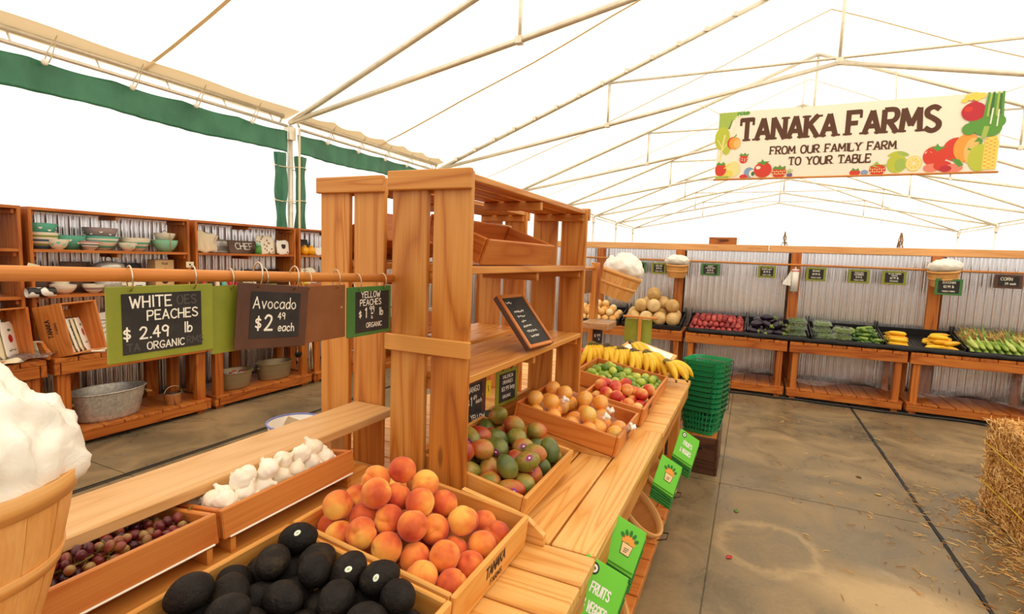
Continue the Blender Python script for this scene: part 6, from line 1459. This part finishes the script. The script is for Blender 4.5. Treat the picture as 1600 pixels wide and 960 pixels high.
def cloth_packet(label, x, y, z, w, h, mt, lean=.15, printed=None, group='tea towels and cloth packets', th=.03, rz=H90):
    o = thing('tea_towel', label, 'tea towel', (x, y, z), (-lean, 0, rz), group); b = MB()
    b.ball(lambda d, t_, p_: (math.copysign(abs(d.x)**.35, d.x)*w/2*(1+.02*math.sin(d.z*9)), math.copysign(abs(d.y)**.6, d.y)*th/2, math.copysign(abs(d.z)**.4, d.z)*h/2+h/2+.006*math.sin(d.x*9)), 28, 18); part('cloth', b, mt, o)
    if printed: e = MB(); printed(e, w, h, th); part('print', e, ['ink', 'black_print', 'leaf_print', 'berry_skin'], o)
    return o
def pup(e, w, h, th): disc(e, 0, h*.55, w*.16, y=-th/2-.002, mat=0); disc(e, -w*.12, h*.62, w*.06, w*.1, y=-th/2-.0025, mat=1); disc(e, w*.12, h*.62, w*.06, w*.1, y=-th/2-.0025, mat=1); disc(e, w*.3, h*.15, w*.06, y=-th/2-.002, mat=3)
def pear(e, w, h, th): disc(e, 0, h*.55, w*.16, w*.2, y=-th/2-.002, mat=3); disc(e, 0, h*.78, w*.12, w*.06, y=-th/2-.0025, mat=2); scribble(e, -w*.3, w*.3, h*.2, h*.06, h*.014, -th/2-.002, 3)
def words_(e, w, h, th): [scribble(e, -w*.3, w*.3, h*z_, h*.07, h*.013, -th/2-.002, int(z_*99)) for z_ in (.62, .48, .34)]; stroke(e, smooth_line([(-w*.35, h*.72), (-w*.1, h*.76), (w*.1, h*.76), (w*.35, h*.72)]), h*.02, None, -th/2-.002)
cloth_packet('floral printed cloth standing on the shelf past the plaque', -5.0, 4.13, zt2, .23, .215, 'floral', .12)
cloth_packet('white towel printed with a brown puppy', -4.97, 4.345, zt2, .17, .165, 'white', .12, pup); cloth_packet('narrow cloth with green jar print beside the puppy towel', -5.02, 4.235, zt2, .08, .16, 'cream', .1, pear)
crate('darkbox', 'dark slatted crate of small tools tipped on the middle wall shelf', (-4.955, 4.17, z2+.002), 90, 24, .46, .22, .10, 'dark', group='crates among the kitchenware')
for k in range(10):
    b = MB(); b.box((0, 0, .01), (.06, .08, .02), ch=.003); e = MB(); e.box((0, 0, .0205), (.035, .05, .001), ch=.0003); o = solo('tool_packet', b, ['cream', 'black', 'galv'][k % 3], '%s packet, %s in the dark tipped crate' % (['cream', 'black', 'grey'][k % 3], ORD[k]), 'packet', group='packets in the dark crate')
    o.matrix_world = CRX['darkbox'] @ Matrix.Translation((-.17+.085*(k % 5), .06+.09*(k//5), .016)); part('label_print', e, 'ink' if k % 3 == 0 else 'cream', o)
rj = [round_mesh(.03, 1.0, 0, 0, 14, 9, s, .05) for s in range(1)]
for k in range(15):
    c = ['berry_skin', 'teal', 'ink', 'berry_skin', 'cream'][k % 5]; lb = ['red', 'teal', 'dark', 'bright red', 'cream'][k % 5]
    jr = thing('small_jar', '%s trinket jar, %s along the middle shelf behind the dowel' % (lb, ORD[k]), 'jar', (-4.95-.07*(k % 2), 3.36+.036*k+.01*(k % 2), z2), group='trinket jars on the middle shelf'); b = MB(); b.lathe([(0, 0), (.020, 0), (.024, .02), (.022, .055), (.012, .07), (0, .07)], 14); part('body', b, c, jr)
    b = MB(); b.lathe([(0, .0705), (.016, .0705), (.016, .085+.02*(k % 3)), (0, .088+.02*(k % 3))], 12); part('lid', b, 'cream' if k % 2 else 'berry_skin', jr)
b = MB(); b.box((0, 0, .05), (.16, .004, .10), ch=.001); scribble(b, -.06, .06, .04, .018, .003, -.003, 8, 1); solo('card_sign', b, ['cream', 'leaf_print'], 'cream card with green lettering beside the dark crate', 'card', (-4.915, 3.86, z2), (-.2, 0, H90))
# unit three: yellow jars, hat, floral bag
for y, x in ((4.66, -4.97), (4.745, -4.95)):
    yj = thing('yellow_jar', 'round yellow jar, the %s of two on the upper shelf' % ('nearer' if y < 4.7 else 'farther'), 'jar', (x, y, zt2), group='yellow jars'); b = MB(); b.lathe([(0, 0), (.035, 0), (.052, .03), (.052, .07), (.03, .10), (0, .102)], 20); part('body', b, 'squash_skin', yj); b = MB(); b.lathe([(0, .1025), (.02, .1025), (.024, .115), (0, .122)], 16); part('lid', b, 'squash_skin', yj)
plaque('black leaning plaque above the yellow jars', -5.07, 4.75, zt2, .20, .20, 'black', lean=.3); cloth_packet('small white towel beside the yellow jars', -4.97, 4.90, zt2, .14, .10, 'white', .2)
cloth_packet('citrus printed cloth on the middle shelf by the tall slats', -4.97, 4.72, z2, .26, .20, 'floral', .15); cloth_packet('yellow cloth half hidden by the dowel', -4.93, 4.62, z2, .10, .09, 'yellow', .15)
# bench tops: towel crates, spoons, cards
zb_ = .7205
def towel_crate(key, label, y, rz, w=.34, h=.40, d=.22, x=-4.86, lean=12, label2='white towel with fruit print'):
    """slatted crate standing on its long side, open to the aisle"""
    o = thing('slatted_crate', label, 'crate', (x, y, zb_), (-math.radians(lean), 0, rz), 'slatted crates on the wall benches')
    for s_ in (-1, 1):
        b = MB(); b.box((s_*(w/2-.009), 0, h/2), (.018, d, h)); 
        part('end_board', b, 'crate', o)
        e = MB(); T = Matrix.Translation((s_*(w/2)+s_*.0006, 0, h*.55)) @ Matrix.Rotation(s_*H90, 4, 'Z') @ Matrix.Rotation(-H90, 4, 'Y'); m2 = MB(); write(m2, 'TANAKA', 0, .0, .034, w=.008, xs=.8, slope=.05); write(m2, 'FARMS', 0, -.045, .02, w=.004); e.add([T @ Vector(v) for v in m2.v], m2.f); part('stamp', e, 'ink', o)
    for nm, zz in (('bottom_slat', .006), ('top_slat', h-.006)):
        for yy in (-d/3, 0, d/3): b = MB(); b.box((0, yy, zz), (w-.037, d/3-.014, .011)); part(nm, b, 'crate', o)
    for zz in (.07, .15, .23, .31): b = MB(); b.box((0, d/2-.006, zz+.02), (w-.037, .010, .062)); part('back_slat', b, 'crate', o)
    Mx = o.matrix_basis.copy(); Mx = Matrix.LocRotScale(Vector(o.location), Euler(o.rotation_euler), None)
    for k in range(5):
        t_ = cloth_packet('%s, %s from its near end' % (label2, ORD[k]), 0, 0, 0, .15, .27, ['white', 'cream'][k % 2], 0, [pear, words_, pup][(k+len(key)) % 3], group=label2+' stack', th=.012); t_.matrix_world = Mx @ Matrix.Translation((-.075+.040*k, -.02, .014)) @ Matrix.Rotation(-.12, 4, 'X') @ Matrix.Rotation(.50, 4, 'Z')
    return o
towel_crate('c1', 'slatted crate of fruit print towels tilted on the bench beside the large olive sign', 2.19, H90+.42, w=.33, lean=12, x=-4.76, label2='white towel in the tilted crate')
towel_crate('cc', 'slatted crate of puppy towels at the frame edge', 1.735, H90+.25, w=.32, h=.38, lean=6, x=-4.80, label2='white towel in the edge crate')
cloth_packet('white lettered towel standing beside the tilted crate', -5.0, 2.50, zb_, .24, .28, 'white', .2, words_)
for k, (x, y, a, L) in enumerate([(-4.72, 2.14, 1.2, .24), (-4.75, 2.30, 1.25, .26), (-4.80, 2.44, 1.3, .24), (-4.86, 2.50, 1.5, .2), (-4.70, 2.42, 1.1, .22)]):
    o = thing('spoon_rest', 'white ceramic spoon, %s from the near end of the bench top' % ORD[k], 'spoon', (x, y, zb_), (0, 0, a), group='white ceramic spoons'); b = MB(); b.ball(lambda d, th, ph: (d.x*.06, d.y*.036, .016+d.z*.016 if d.z < .3 else .014+(1-d.z)*.01), 20, 12); part('bowl', b, 'ivory', o); b = MB(); b.tube([(.055, 0, .014), (.11, 0, .02), (.055+L*.6, 0, .014)], .008, 8, radii=[.012, .008, .009]); part('handle', b, 'ivory', o)
for k in range(4):
    b = MB(); b.box((0, 0, .055), (.10, .006, .11), ch=.001); o = solo('recipe_card', b, 'cream', 'cream recipe card, %s in the row before the tilted crate' % ORD[k], 'card', (-4.75-.018*k, 1.985-.004*k, zb_+.022), (-.5, 0, H90-.3), group='recipe cards'); e = MB(); e.box((0, -.0036, .07), (.06, .001, .02), ch=.0003); part('print', e, 'ink', o)
o = thing('bench_divider', 'low wooden divider with sloped end between the two towel crates', 'divider', (-4.9, 1.97, zb_)); b = MB(); b.prism([(-5.15, zb_), (-4.66, zb_), (-4.66, zb_+.05), (-4.74, zb_+.115), (-5.15, zb_+.125)], .022, Matrix.Translation((0, 1.955, 0))); part('board', b, 'red', o, True)
b = MB(); b.box((0, 0, .02), (.14, .09, .04)); o = solo('gift_box', b, 'tanbox', 'brown box of small trinkets on the bench behind the olive sign', 'box', (-4.86, 2.62, zb_), (0, 0, H90)); e = MB(); e.box((0, 0, .0405), (.10, .06, .001), ch=.0003); part('window', e, 'cream', o)
for k in range(3):
    b = MB(); b.grid(lambda u, v, k=k: (-.12+.24*u, -.08+.16*v, .006+.012*math.sin(u*7+k)*math.sin(v*5)+.02*v), 12, 8); o = solo('wrapped_packet', b, 'clear' if k else 'cream', 'clear wrapped packet, %s on the bench at the frame edge' % ORD[k], 'packet', (-4.73, 1.72+.09*k, zb_+.004+.012*k), (0, 0, .4*k), group='clear wrapped packets'); md = o.modifiers.new('t', 'SOLIDIFY'); md.thickness = .004
# metal tubs on the lower shelves
def tub(label, x, y, z, a, b_, h, mt, rings=2, handles='rope', rz=0, flare=.80, group='metal tubs on the lower shelves'):
    o = thing('metal_tub', label, 'tub', (x, y, z), (0, 0, rz), group); m = MB(); P = []
    for k in range(13):
        f = k/12; r = flare+(1-flare)*f
        for c in ([.33, .66] if rings == 2 else [.5]): r += .012*math.exp(-((f-c)/.025)**2)
        P.append((r, h*f))
    m.lathe([(0, 0)]+P+[(1.02, h+.004), (1.0, h+.008), (.975, h), (flare-.02, .008), (0, .008)], 40, cap=False, sx=a, sy=b_); part('body', m, mt, o)
    rm = MB(); rm.tube([(a*1.01*math.cos(t_), b_*1.01*math.sin(t_), h+.002) for t_ in [k*math.pi/20 for k in range(40)]], .006, 8, closed=True); part('rim', rm, mt, o)
    for s_ in (-1, 1):
        g = MB()
        if handles == 'rope': g.tube([(-.05, s_*(b_*.96), h*.72), (-.045, s_*(b_+.035), h*.66), (0, s_*(b_+.055), h*.60), (.045, s_*(b_+.035), h*.66), (.05, s_*(b_*.96), h*.72)], .011, 8); part('rope_handle', g, 'rope', o)
        else: g.tube([(-.035, s_*(b_*.97), h*.85), (-.03, s_*(b_+.022), h*.80), (.03, s_*(b_+.022), h*.80), (.035, s_*(b_*.97), h*.85)], .004, 6); part('wire_handle', g, 'wire', o)
    return o
zl = .1325
tub('large oval galvanised tub with rope handles on the lower shelf', -4.86, 2.44, zl, .185, .280, .235, 'galv')
pl = thing('tin_pail', 'small shiny tin pail with wire handle beside the galvanised tub', 'pail', (-4.77, 2.92, zl)); b = MB(); b.lathe([(0, 0), (.062, 0), (.066, .004), (.078, .10), (.082, .104), (.076, .104), (.062, .008), (0, .008)], 26, cap=False, sx=.8, sy=1.05); part('body', b, NT('bright_tin').fin((214, 200, 176), .18, .95), pl); b = MB(); b.tube([(0, .08*math.cos(t_), .10+.07*math.sin(t_)) for t_ in [k*math.pi/12 for k in range(13)]], .003, 6); part('handle', b, 'wire', pl)
tub('khaki metal tub of wrapped soaps on the lower shelf', -4.86, 3.60, zl, .145, .20, .17, 'tubpaint', 2, 'wire', 0, .86)
tub('empty khaki metal tub nearer the tall slats', -4.86, 4.11, zl, .145, .215, .18, 'tubpaint', 2, 'wire', 0, .86)
for k in range(14):
    b = MB(); b.ball(lambda d, th, ph: (d.x*.032, d.y*.022, d.z*.016), 12, 8); o = solo('wrapped_soap', b, ['cream', 'berry_skin', 'white', 'lilac'][k % 4], '%s wrapped soap, %s in the khaki tub' % (['cream', 'red', 'white', 'grey'][k % 4], ORD[k]), 'soap', (-4.90+.045*(k % 3)+.01*(k//6), 3.48+.05*(k//3), zl+.140+.012*(k % 2)), (q.uniform(-.4, .4), q.uniform(-.4, .4), q.uniform(0, 3)), group='wrapped soaps in the khaki tub')
    e = MB(); e.box((0, 0, .0155), (.02, .012, .001), ch=.0002); part('label_print', e, 'ink', o)
b = MB(); b.box((-4.86, 3.60, zl+.07), (.15, .24, .10), ch=.02); solo('paper_filling', b, 'rope', 'crumpled paper filling the khaki tub under the soaps', 'paper', origin=(-4.86, 3.60, zl+.02))
# utensils hanging from the bench front
tn = thing('kitchen_tongs', 'steel kitchen tongs hanging from the bench edge by the tall slats', 'tongs', (-4.63, 4.42, .56))
for s_, lb in ((-1, 'nearer arm'), (1, 'farther arm')):
    b = MB(); b.tube([(-4.625, 4.42+s_*.004, .58), (-4.622, 4.42+s_*.018, .40), (-4.62, 4.42+s_*.022, .28), (-4.62, 4.42+s_*.02, .20)], .008, 8, radii=[.006, .008, .012, .02]); part('arm', b, 'wire', tn, True)
b = MB(); b.tube([(-4.646, 4.42, .60), (-4.625, 4.42, .615), (-4.618, 4.42, .60), (-4.625, 4.42, .575)], .003, 6); part('hook', b, 'dwire', tn, True)
for y, lb, mt in ((4.23, 'steel ladle bowl hanging below the tan sign', 'wire'), (4.10, 'small rope loop hanging from the bench edge', 'rope')):
    o = thing('hanging_ladle' if mt == 'wire' else 'rope_loop', lb, 'ladle' if mt == 'wire' else 'rope', (-4.625, y, .56)); b = MB()
    if mt == 'wire':
        b.tube([(-4.640, y, .61), (-4.62, y, .60), (-4.62, y, .46)], .005, 6); part('handle', b, 'wire', o, True); b = MB(); b.ball(lambda d, th, ph: (d.x*.025-4.61, d.y*.05+y, (d.z*.05 if d.z < .2 else .01)+.42), 16, 10); part('bowl', b, 'dwire', o, True)
    else: b.tube([(-4.636, y, .61), (-4.622, y+.02, .55), (-4.62, y, .51), (-4.622, y-.02, .55)], .005, 6, closed=True); part('loop', b, 'rope', o, True)
# card and blue rimmed dish lying on the far side behind the rail
b = MB(); b.lathe([(0, .0), (.05, 0), (.09, .06), (.10, .17), (.105, .175), (.098, .172), (.085, .06), (0, .02)], 28, cap=False); o = thing('white_dish', 'white dish with a blue rim just showing behind the pale rail', 'dish', (-1.60, 1.45, .742), group=None); part('body', b, 'white', o)
b = MB(); b.tube([(.104*math.cos(t_), .104*math.sin(t_), .176) for t_ in [k*math.pi/16 for k in range(32)]], .004, 6, closed=True); part('rim', b, plain('blue_rim', (120, 130, 200), .3), o)
b = MB(); b.box((0, 0, .05), (.075, .002, .10), ch=.0005); solo('cream_card', b, 'cream', 'cream card sticking up from the dish behind the rail', 'card', (-1.585, 1.37, .86), (.2, .5, H90))
# ------------------------------------------------------------------ banner
bn_w, bn_h = 3.10, .915
bo = thing('banner', 'cream banner lettered Tanaka Farms with painted fruit and vegetables', 'banner', (.968, 8.02, 2.81))
def bend(x, z): return -.012*math.sin(z/bn_h*math.pi)*math.cos(x*1.1)-.006*math.sin(x*5)
b = MB(); M['banner'] = plain('cream_banner_vinyl', (255, 247, 230), .55)
for sg in (0, 1): b.grid(lambda u, v, sg=sg: ((bn_w*(u-.5)) if not sg else bn_w*(.5-u), bend(bn_w*((u-.5) if not sg else (.5-u)), bn_h*v)+(.002 if sg else 0), bn_h*v), 40, 10)
part('cloth', b, 'banner', bo)
bo.rotation_euler = (0, 0, 0)
def U(u): return (u-.5)*bn_w
b = MB()
write(b, 'TANAKA', U(.095), bn_h*.555, .285, y=0, w=.060, gap=1.15, xs=.83, align='l', jitter=0, serif=.040)
wT = twidth('TANAKA', 1.0)*.285/6*.86
write(b, 'FARMS', U(.505), bn_h*.555, .285, y=0, w=.060, gap=1.15, xs=.83, align='l', jitter=0, serif=.040)
write(b, 'FROM OUR FAMILY FARM', U(.449), bn_h*.335, .100, y=0, w=.019, gap=1.1, xs=.93, jitter=0, serif=.018)
write(b, 'TO YOUR TABLE', U(.446), bn_h*.17, .100, y=0, w=.019, gap=1.1, xs=.93, jitter=0, serif=.018)
def onto(mb, d):
    mb.v = [(x, bend(x, z)-d+y, z) for x, y, z in mb.v]
onto(b, .003)
M['choc'] = plain('chocolate_ink', (92, 56, 38), .7); part('lettering', b, 'choc', bo, label='chocolate brown slab lettering')
cols = {'red': (222, 66, 48), 'dred': (196, 44, 60), 'orange': (244, 168, 70), 'lorange': (248, 200, 120), 'lime': (196, 206, 70), 'lgreen': (170, 198, 90), 'green': (96, 160, 66), 'dgreen': (66, 118, 66), 'yellow': (246, 222, 100), 'pale': (246, 236, 160), 'blue': (140, 170, 206), 'white': (250, 244, 226), 'pink': (240, 140, 120), 'purple': (120, 90, 150)}
names = list(cols); mats_ = [plain('banner_print_'+k, c, .6) for k, c in cols.items()]
a = MB(); lay = [0]
def D(u, z, rx, rz=None, c='red', rot=0, a0=0, a1=2*math.pi): lay[0] += 1; disc(a, U(u), z, rx, rz or rx, -.00010*lay[0], names.index(c), 20, rot, a0, a1)
def PL(pts, c): lay[0] += 1; poly(a, [(U(u), z) for u, z in pts], -.00010*lay[0], names.index(c))
def LN(pts, w, c): lay[0] += 1; stroke(a, [(U(u), z) for u, z in pts], w, None, -.00010*lay[0], names.index(c))
# near side: leafy greens, lettuce, peach, strawberries, lemon, blueberry, tomato
PL([(.002, .62), (.002, .912), (.105, .912), (.09, .85), (.06, .80), (.05, .70)], 'lgreen'); LN([(.02, .66), (.03, .80), (.02, .90)], .035, 'dgreen'); LN([(.045, .70), (.052, .80), (.045, .90)], .03, 'dgreen')
for k in range(5): LN([(.06, .62), (.075, .76), (.065+.012*k, .91)], .012, 'white'); D(.07+.012*k, .885, .03, .025, 'green')
D(.02, .56, .10, .16, 'lime'); D(.04, .46, .06, .13, 'lime'); LN([(.012, .20), (.022, .42), (.03, .60)], .02, 'pale'); LN([(.02, .38), (.045, .50)], .012, 'pale'); LN([(.02, .44), (.002, .54)], .012, 'pale')
D(.066, .49, .075, .085, 'red'); D(.074, .485, .075, .085, 'orange'); D(.084, .475, .045, .06, 'lorange'); LN([(.07, .565), (.078, .60)], .014, 'green')
D(.115, .265, .058, .062, 'red'); PL([(.096, .31), (.104, .345), (.112, .32), (.12, .35), (.126, .32), (.136, .335), (.134, .30)], 'green')
for k in range(9): D(.100+.010*(k % 4), .235+.025*(k//4)+.008*(k % 2), .007, c='white')
D(.035, .10, .10, .12, 'pale'); D(.075, .13, .09, .11, 'pale'); D(.052, .06, .07, .06, 'yellow'); LN([(.06, .20), (.03, .12), (.06, .05)], .02, 'yellow')
D(.022, .125, .075, .09, 'red'); PL([(.002, .20), (.012, .235), (.022, .21), (.034, .235), (.042, .195), (.02, .185)], 'green'); LN([(.004, .018), (.055, .022)], .03, 'lgreen')
D(.142, .075, .065, .07, 'blue'); D(.155, .06, .04, .05, 'white'); D(.158, .055, .022, .03, 'dgreen')
D(.197, .105, .112, .105, 'red'); D(.178, .135, .03, .022, 'white'); PL([(.17, .20), (.188, .215), (.193, .25), (.20, .215), (.224, .215), (.205, .185), (.20, .16), (.19, .185)], 'green')
D(.262, .065, .088, .075, 'red'); PL([(.235, .115), (.247, .15), (.256, .125), (.264, .165), (.272, .125), (.285, .15), (.288, .11), (.262, .098)], 'green')
for k in range(14): D(.238+.0075*(k % 7), .04+.032*(k//7)+.006*(k % 2), .008, c='pale')
D(.120, .02, .05, .03, 'red'); D(.304, .025, .035, .03, 'purple'); 
for k in range(5): LN([(.303, .04), (.292+.006*k, .11-.012*abs(k-2))], .007, 'lgreen')
onto(a, .003); part('artwork', a, mats_, bo, label='printed greens and fruit at the lettuce end'); a = MB(); lay = [0]
# far side: strawberries, lime, lemon slice, tomatoes, squash, corn, broccoli, beans, beet
D(.545, .03, .06, .04, 'red'); PL([(.53, .055), (.538, .09), (.546, .062), (.556, .085), (.56, .05)], 'green'); D(.578, .025, .04, .035, 'blue')
D(.622, .055, .09, .07, 'red'); PL([(.59, .10), (.606, .12), (.618, .165), (.628, .12), (.65, .12), (.655, .095), (.622, .085)], 'lgreen')
for k in range(14): D(.598+.0078*(k % 7), .03+.03*(k//7)+.006*(k % 2), .008, c='pale')
D(.686, .125, .105, .115, 'lime'); D(.698, .11, .06, .08, 'lgreen'); D(.672, .245, .065, .022, 'lime', .4); D(.705, .245, .065, .022, 'lgreen', -.4)
D(.742, .12, .085, .095, 'yellow'); D(.742, .12, .07, .08, 'white'); D(.742, .12, .062, .07, 'yellow')
for k in range(4): LN([(.742-.018*math.cos(k*.8), .12-.06*math.sin(k*.8)), (.742+.018*math.cos(k*.8), .12+.06*math.sin(k*.8))], .007, 'white')
D(.872, .27, .13, .14, 'red'); D(.808, .20, .12, .12, 'red'); D(.786, .235, .035, .025, 'white'); PL([(.79, .30), (.806, .31), (.812, .35), (.82, .31), (.843, .31), (.825, .28), (.815, .25), (.806, .28)], 'green')
D(.905, .28, .13, .17, 'orange'); D(.925, .24, .09, .16, 'lorange'); PL([(.905, .26), (.935, .40), (.95, .36), (.94, .22)], 'green'); D(.945, .16, .11, .16, 'lime')
D(.80, .06, .08, .05, 'pink'); D(.835, .08, .09, .06, 'red'); D(.87, .05, .09, .05, 'pink'); D(.845, .045, .06, .04, 'dred'); PL([(.86, .16), (.885, .15), (.90, .08), (.885, .06), (.875, .10)], 'green')
PL([(.955, .02), (.955, .36), (.97, .41), (.99, .40), (.998, .33), (.995, .02)], 'yellow')
for k in range(16): 
    for j in range(3): D(.962+.012*j, .04+.022*k, .010, .007, 'orange' if (k+j) % 2 else 'pale')
for (u, z, r) in ((.93, .55, .09), (.905, .50, .07), (.955, .60, .09), (.97, .50, .10), (.985, .57, .08), (.94, .48, .06)): D(u, z, r, c='green')
LN([(.95, .40), (.955, .50)], .05, 'lgreen')
D(.912, .70, .115, .11, 'dred'); D(.895, .73, .04, .03, 'red'); 
for k, (u, z) in enumerate(((.893, .88), (.912, .90), (.93, .89))): LN([(.912, .79), ((u+.912)/2, .83), (u, z)], .012, 'dred'); D(u, z-.01, .04, .035, 'yellow'); D(u-.012, z-.045, .03, .025, 'yellow')
for k in range(7): LN([(.945+.009*k, .62+.02*(k % 3)), (.948+.008*k, .76), (.952+.007*k, .90-.02*(k % 2))], .022, ('green', 'lgreen', 'dgreen')[k % 3])
LN([(.965, .55), (.968, .72)], .016, 'white'); LN([(.985, .52), (.986, .70)], .014, 'white')
onto(a, .003); part('artwork', a, mats_, bo, label='printed fruit and vegetables at the corn end')
b = MB(); b.tube([(-bn_w/2-.02, -.004, -.012), (bn_w/2+.02, -.004, -.012)], .014, 8); part('bottom_rod', b, 'dowel', bo, label='thin brown wooden rod')
for x in (-1.54, -.52, .5, 1.54):
    b = MB(); e = x+(-.35 if x < -1 else (.45 if x > 1 else 0)); ze = 3.16+(4.30-3.16)*(1-abs(e+.968-RX)/(RX-EX))-2.81-.06; b.tube([(x, -.003, bn_h-.02), (x*1.0+(e-x)*.5, .05, (bn_h+ze)/2), (e, .17, ze)], .005, 5); part('rope', b, 'cream', bo)
# ------------------------------------------------------------------ straw bale and loose straw
fruit_mat('straw', [(.25, (150, 106, 44)), (.5, (200, 150, 76)), (.75, (228, 184, 110))], 3, .75)
def straw_mat():
    t = NT('straw'); tone = t.n('ShaderNodeAttribute', attribute_name='tone').outputs['Fac']
    M['straw'] = t.fin(t.ramp(tone, [(.3, (150, 98, 40)), (.55, (206, 150, 76)), (.8, (232, 184, 108)), (1.0, (248, 216, 150))]), .75)
straw_mat()
X0, X1, Y0, Y1, ZT = 1.535, 2.10, 3.05, 4.47, .62
hb = thing('straw_bale', 'big rectangular straw bale at the frame edge on the open floor', 'straw bale', ((X0+X1)/2, (Y0+Y1)/2, 0))
b = MB()
def bale_p(d):
    p = Vector((math.copysign(min(1, abs(d.x)*1.75), d.x), math.copysign(min(1, abs(d.y)*1.75), d.y), math.copysign(min(1, abs(d.z)*1.75), d.z)))
    n_ = .018*mnoise.noise(d*9)+.02*mnoise.noise(d*3)
    return Vector(((X0+X1)/2+p.x*((X1-X0)/2-.02+n_), (Y0+Y1)/2+p.y*((Y1-Y0)/2-.02+n_), max(.0, ZT/2+p.z*(ZT/2-.012+n_))))
b.ball(lambda d, th, ph: bale_p(d), 90, 60); b.tn = [.45]*len(b.v); part('packed_core', b, 'straw', hb, True)
def strands(mb, n, fn, L0, L1, w=.0035, seed=5):
    qq = random.Random(seed)
    for _ in range(n):
        p, dr, up = fn(qq); L = qq.uniform(L0, L1); side = dr.cross(up)
        if side.length < 1e-5: continue
        side = side.normalized()*w*qq.uniform(.5, 1.1); mid = p+dr*L*.5+up*qq.uniform(0, .006); e = p+dr*L+up*qq.uniform(-.004, .006)
        mb.add([p-side, p+side, mid+side, mid-side, e+side*.7, e-side*.7, p+up*.003, mid+up*.004, e+up*.003], [(0, 3, 7, 6), (6, 7, 2, 1), (3, 5, 8, 7), (7, 8, 4, 2), (0, 1, 2, 3), (3, 2, 4, 5)], 0, False, None, qq.uniform(.3, 1.05))
def side_fn(qq):
    f = qq.random()
    if f < .50: p = Vector((X0+.004, qq.uniform(Y0, Y1), qq.uniform(.0, ZT)+.005)); n_ = Vector((-1, 0, 0)); dr = Vector((-qq.uniform(-.1, .18), qq.gauss(0, 1), qq.gauss(0, .7)))
    elif f < .82: p = Vector((qq.uniform(X0, X1), qq.uniform(Y0, Y1), ZT-.004)); n_ = Vector((0, 0, 1)); dr = Vector((qq.gauss(0, .8), qq.gauss(0, 1), qq.uniform(-.05, .35)))
    elif f < .93: p = Vector((qq.uniform(X0, X1), Y0+.004, qq.uniform(.005, ZT))); n_ = Vector((0, -1, 0)); dr = Vector((qq.gauss(0, 1), -qq.uniform(0, .4), qq.gauss(0, .6)))
    else: p = Vector((qq.uniform(X0, X1), Y1-.004, qq.uniform(.005, ZT))); n_ = Vector((0, 1, 0)); dr = Vector((qq.gauss(0, 1), qq.uniform(0, .4), qq.gauss(0, .6)))
    dr = dr.normalized()
    if p.z < .05 and dr.z < 0: dr.z = -dr.z
    return p, dr, n_
b = MB(); strands(b, 9000, side_fn, .02, .07, .0026); o = part('straw', b, 'straw', hb, True, label='bristling golden straw'); o['kind'] = 'stuff'
M['twine_yellow'] = plain('yellow_twine', (228, 190, 50), .6)
for x, z in ((X0-.012, .40),):
    b = MB(); b.tube([(X0-.014, Y0-.01, .42), (X0-.016, (Y0+Y1)/2, .43), (X0-.014, Y1, .46), (X0+.1, Y1+.014, .47), (X1, Y1+.01, .47)], .004, 6); part('twine', b, 'twine_yellow', hb, True, label='yellow baling twine')
b = MB(); b.tube([(X0-.014, Y0-.01, .20), (X0-.018, (Y0+Y1)/2, .19), (X0-.014, Y1, .2), (X0+.1, Y1+.014, .2), (X1, Y1+.01, .2)], .004, 6); part('twine', b, 'twine_yellow', hb, True, label='yellow baling twine')
def floor_fn(qq):
    if qq.random() < .6: p = Vector((X0-abs(qq.gauss(0, .09)), qq.uniform(Y0-.3, Y1+.1), .002))
    elif qq.random() < .75: p = Vector((X0-abs(qq.gauss(0, .35)), qq.gauss(3.7, .6), .002))
    else: p = Vector((qq.uniform(.3, 1.6), qq.uniform(2.2, 6.2), .002))
    a = qq.uniform(0, 6.28); return p, Vector((math.cos(a), math.sin(a), .02)), Vector((0, 0, 1))
b = MB(); strands(b, 1100, floor_fn, .012, .07, .0018, 9); solo('loose_straw', b, 'straw', 'loose straw scattered on the concrete around the bale', 'straw', origin=(1.3, 3.7, 0), kind='stuff')
for k, (x, y, mt, lb) in enumerate([(.02, 3.55, 'leaf_green', 'small green leaf scrap on the floor near the dark box'), (.93, 4.32, 'silk_brown', 'brown dry leaf beside the dark floor joint'), (.0, 2.95, 'berry_skin', 'tiny red petal on the floor by the bench'), (.86, 4.62, 'dark', 'small dark scrap on the floor before the joint')]):
    b = MB(); b.grid(lambda u, v: ((u-.5)*.03*math.sin(math.pi*min(.98, v+.02)), (v-.5)*.045, .003+.006*abs(u-.5)), 4, 6); o = solo('leaf_scrap', b, mt, lb, 'leaf', (x, y, .001), (0, 0, k*1.3)); md = o.modifiers.new('t', 'SOLIDIFY'); md.thickness = .001
b = MB(); b.tube([(-1.0+.15*k, 6.93+.02*math.sin(k*.7)+.015*math.sin(k*1.9), .014) for k in range(30)], .012, 8); solo('black_hose', b, 'black', 'thin black hose lying along the foot of the vegetable stand', 'hose', origin=(1, 6.93, .01))
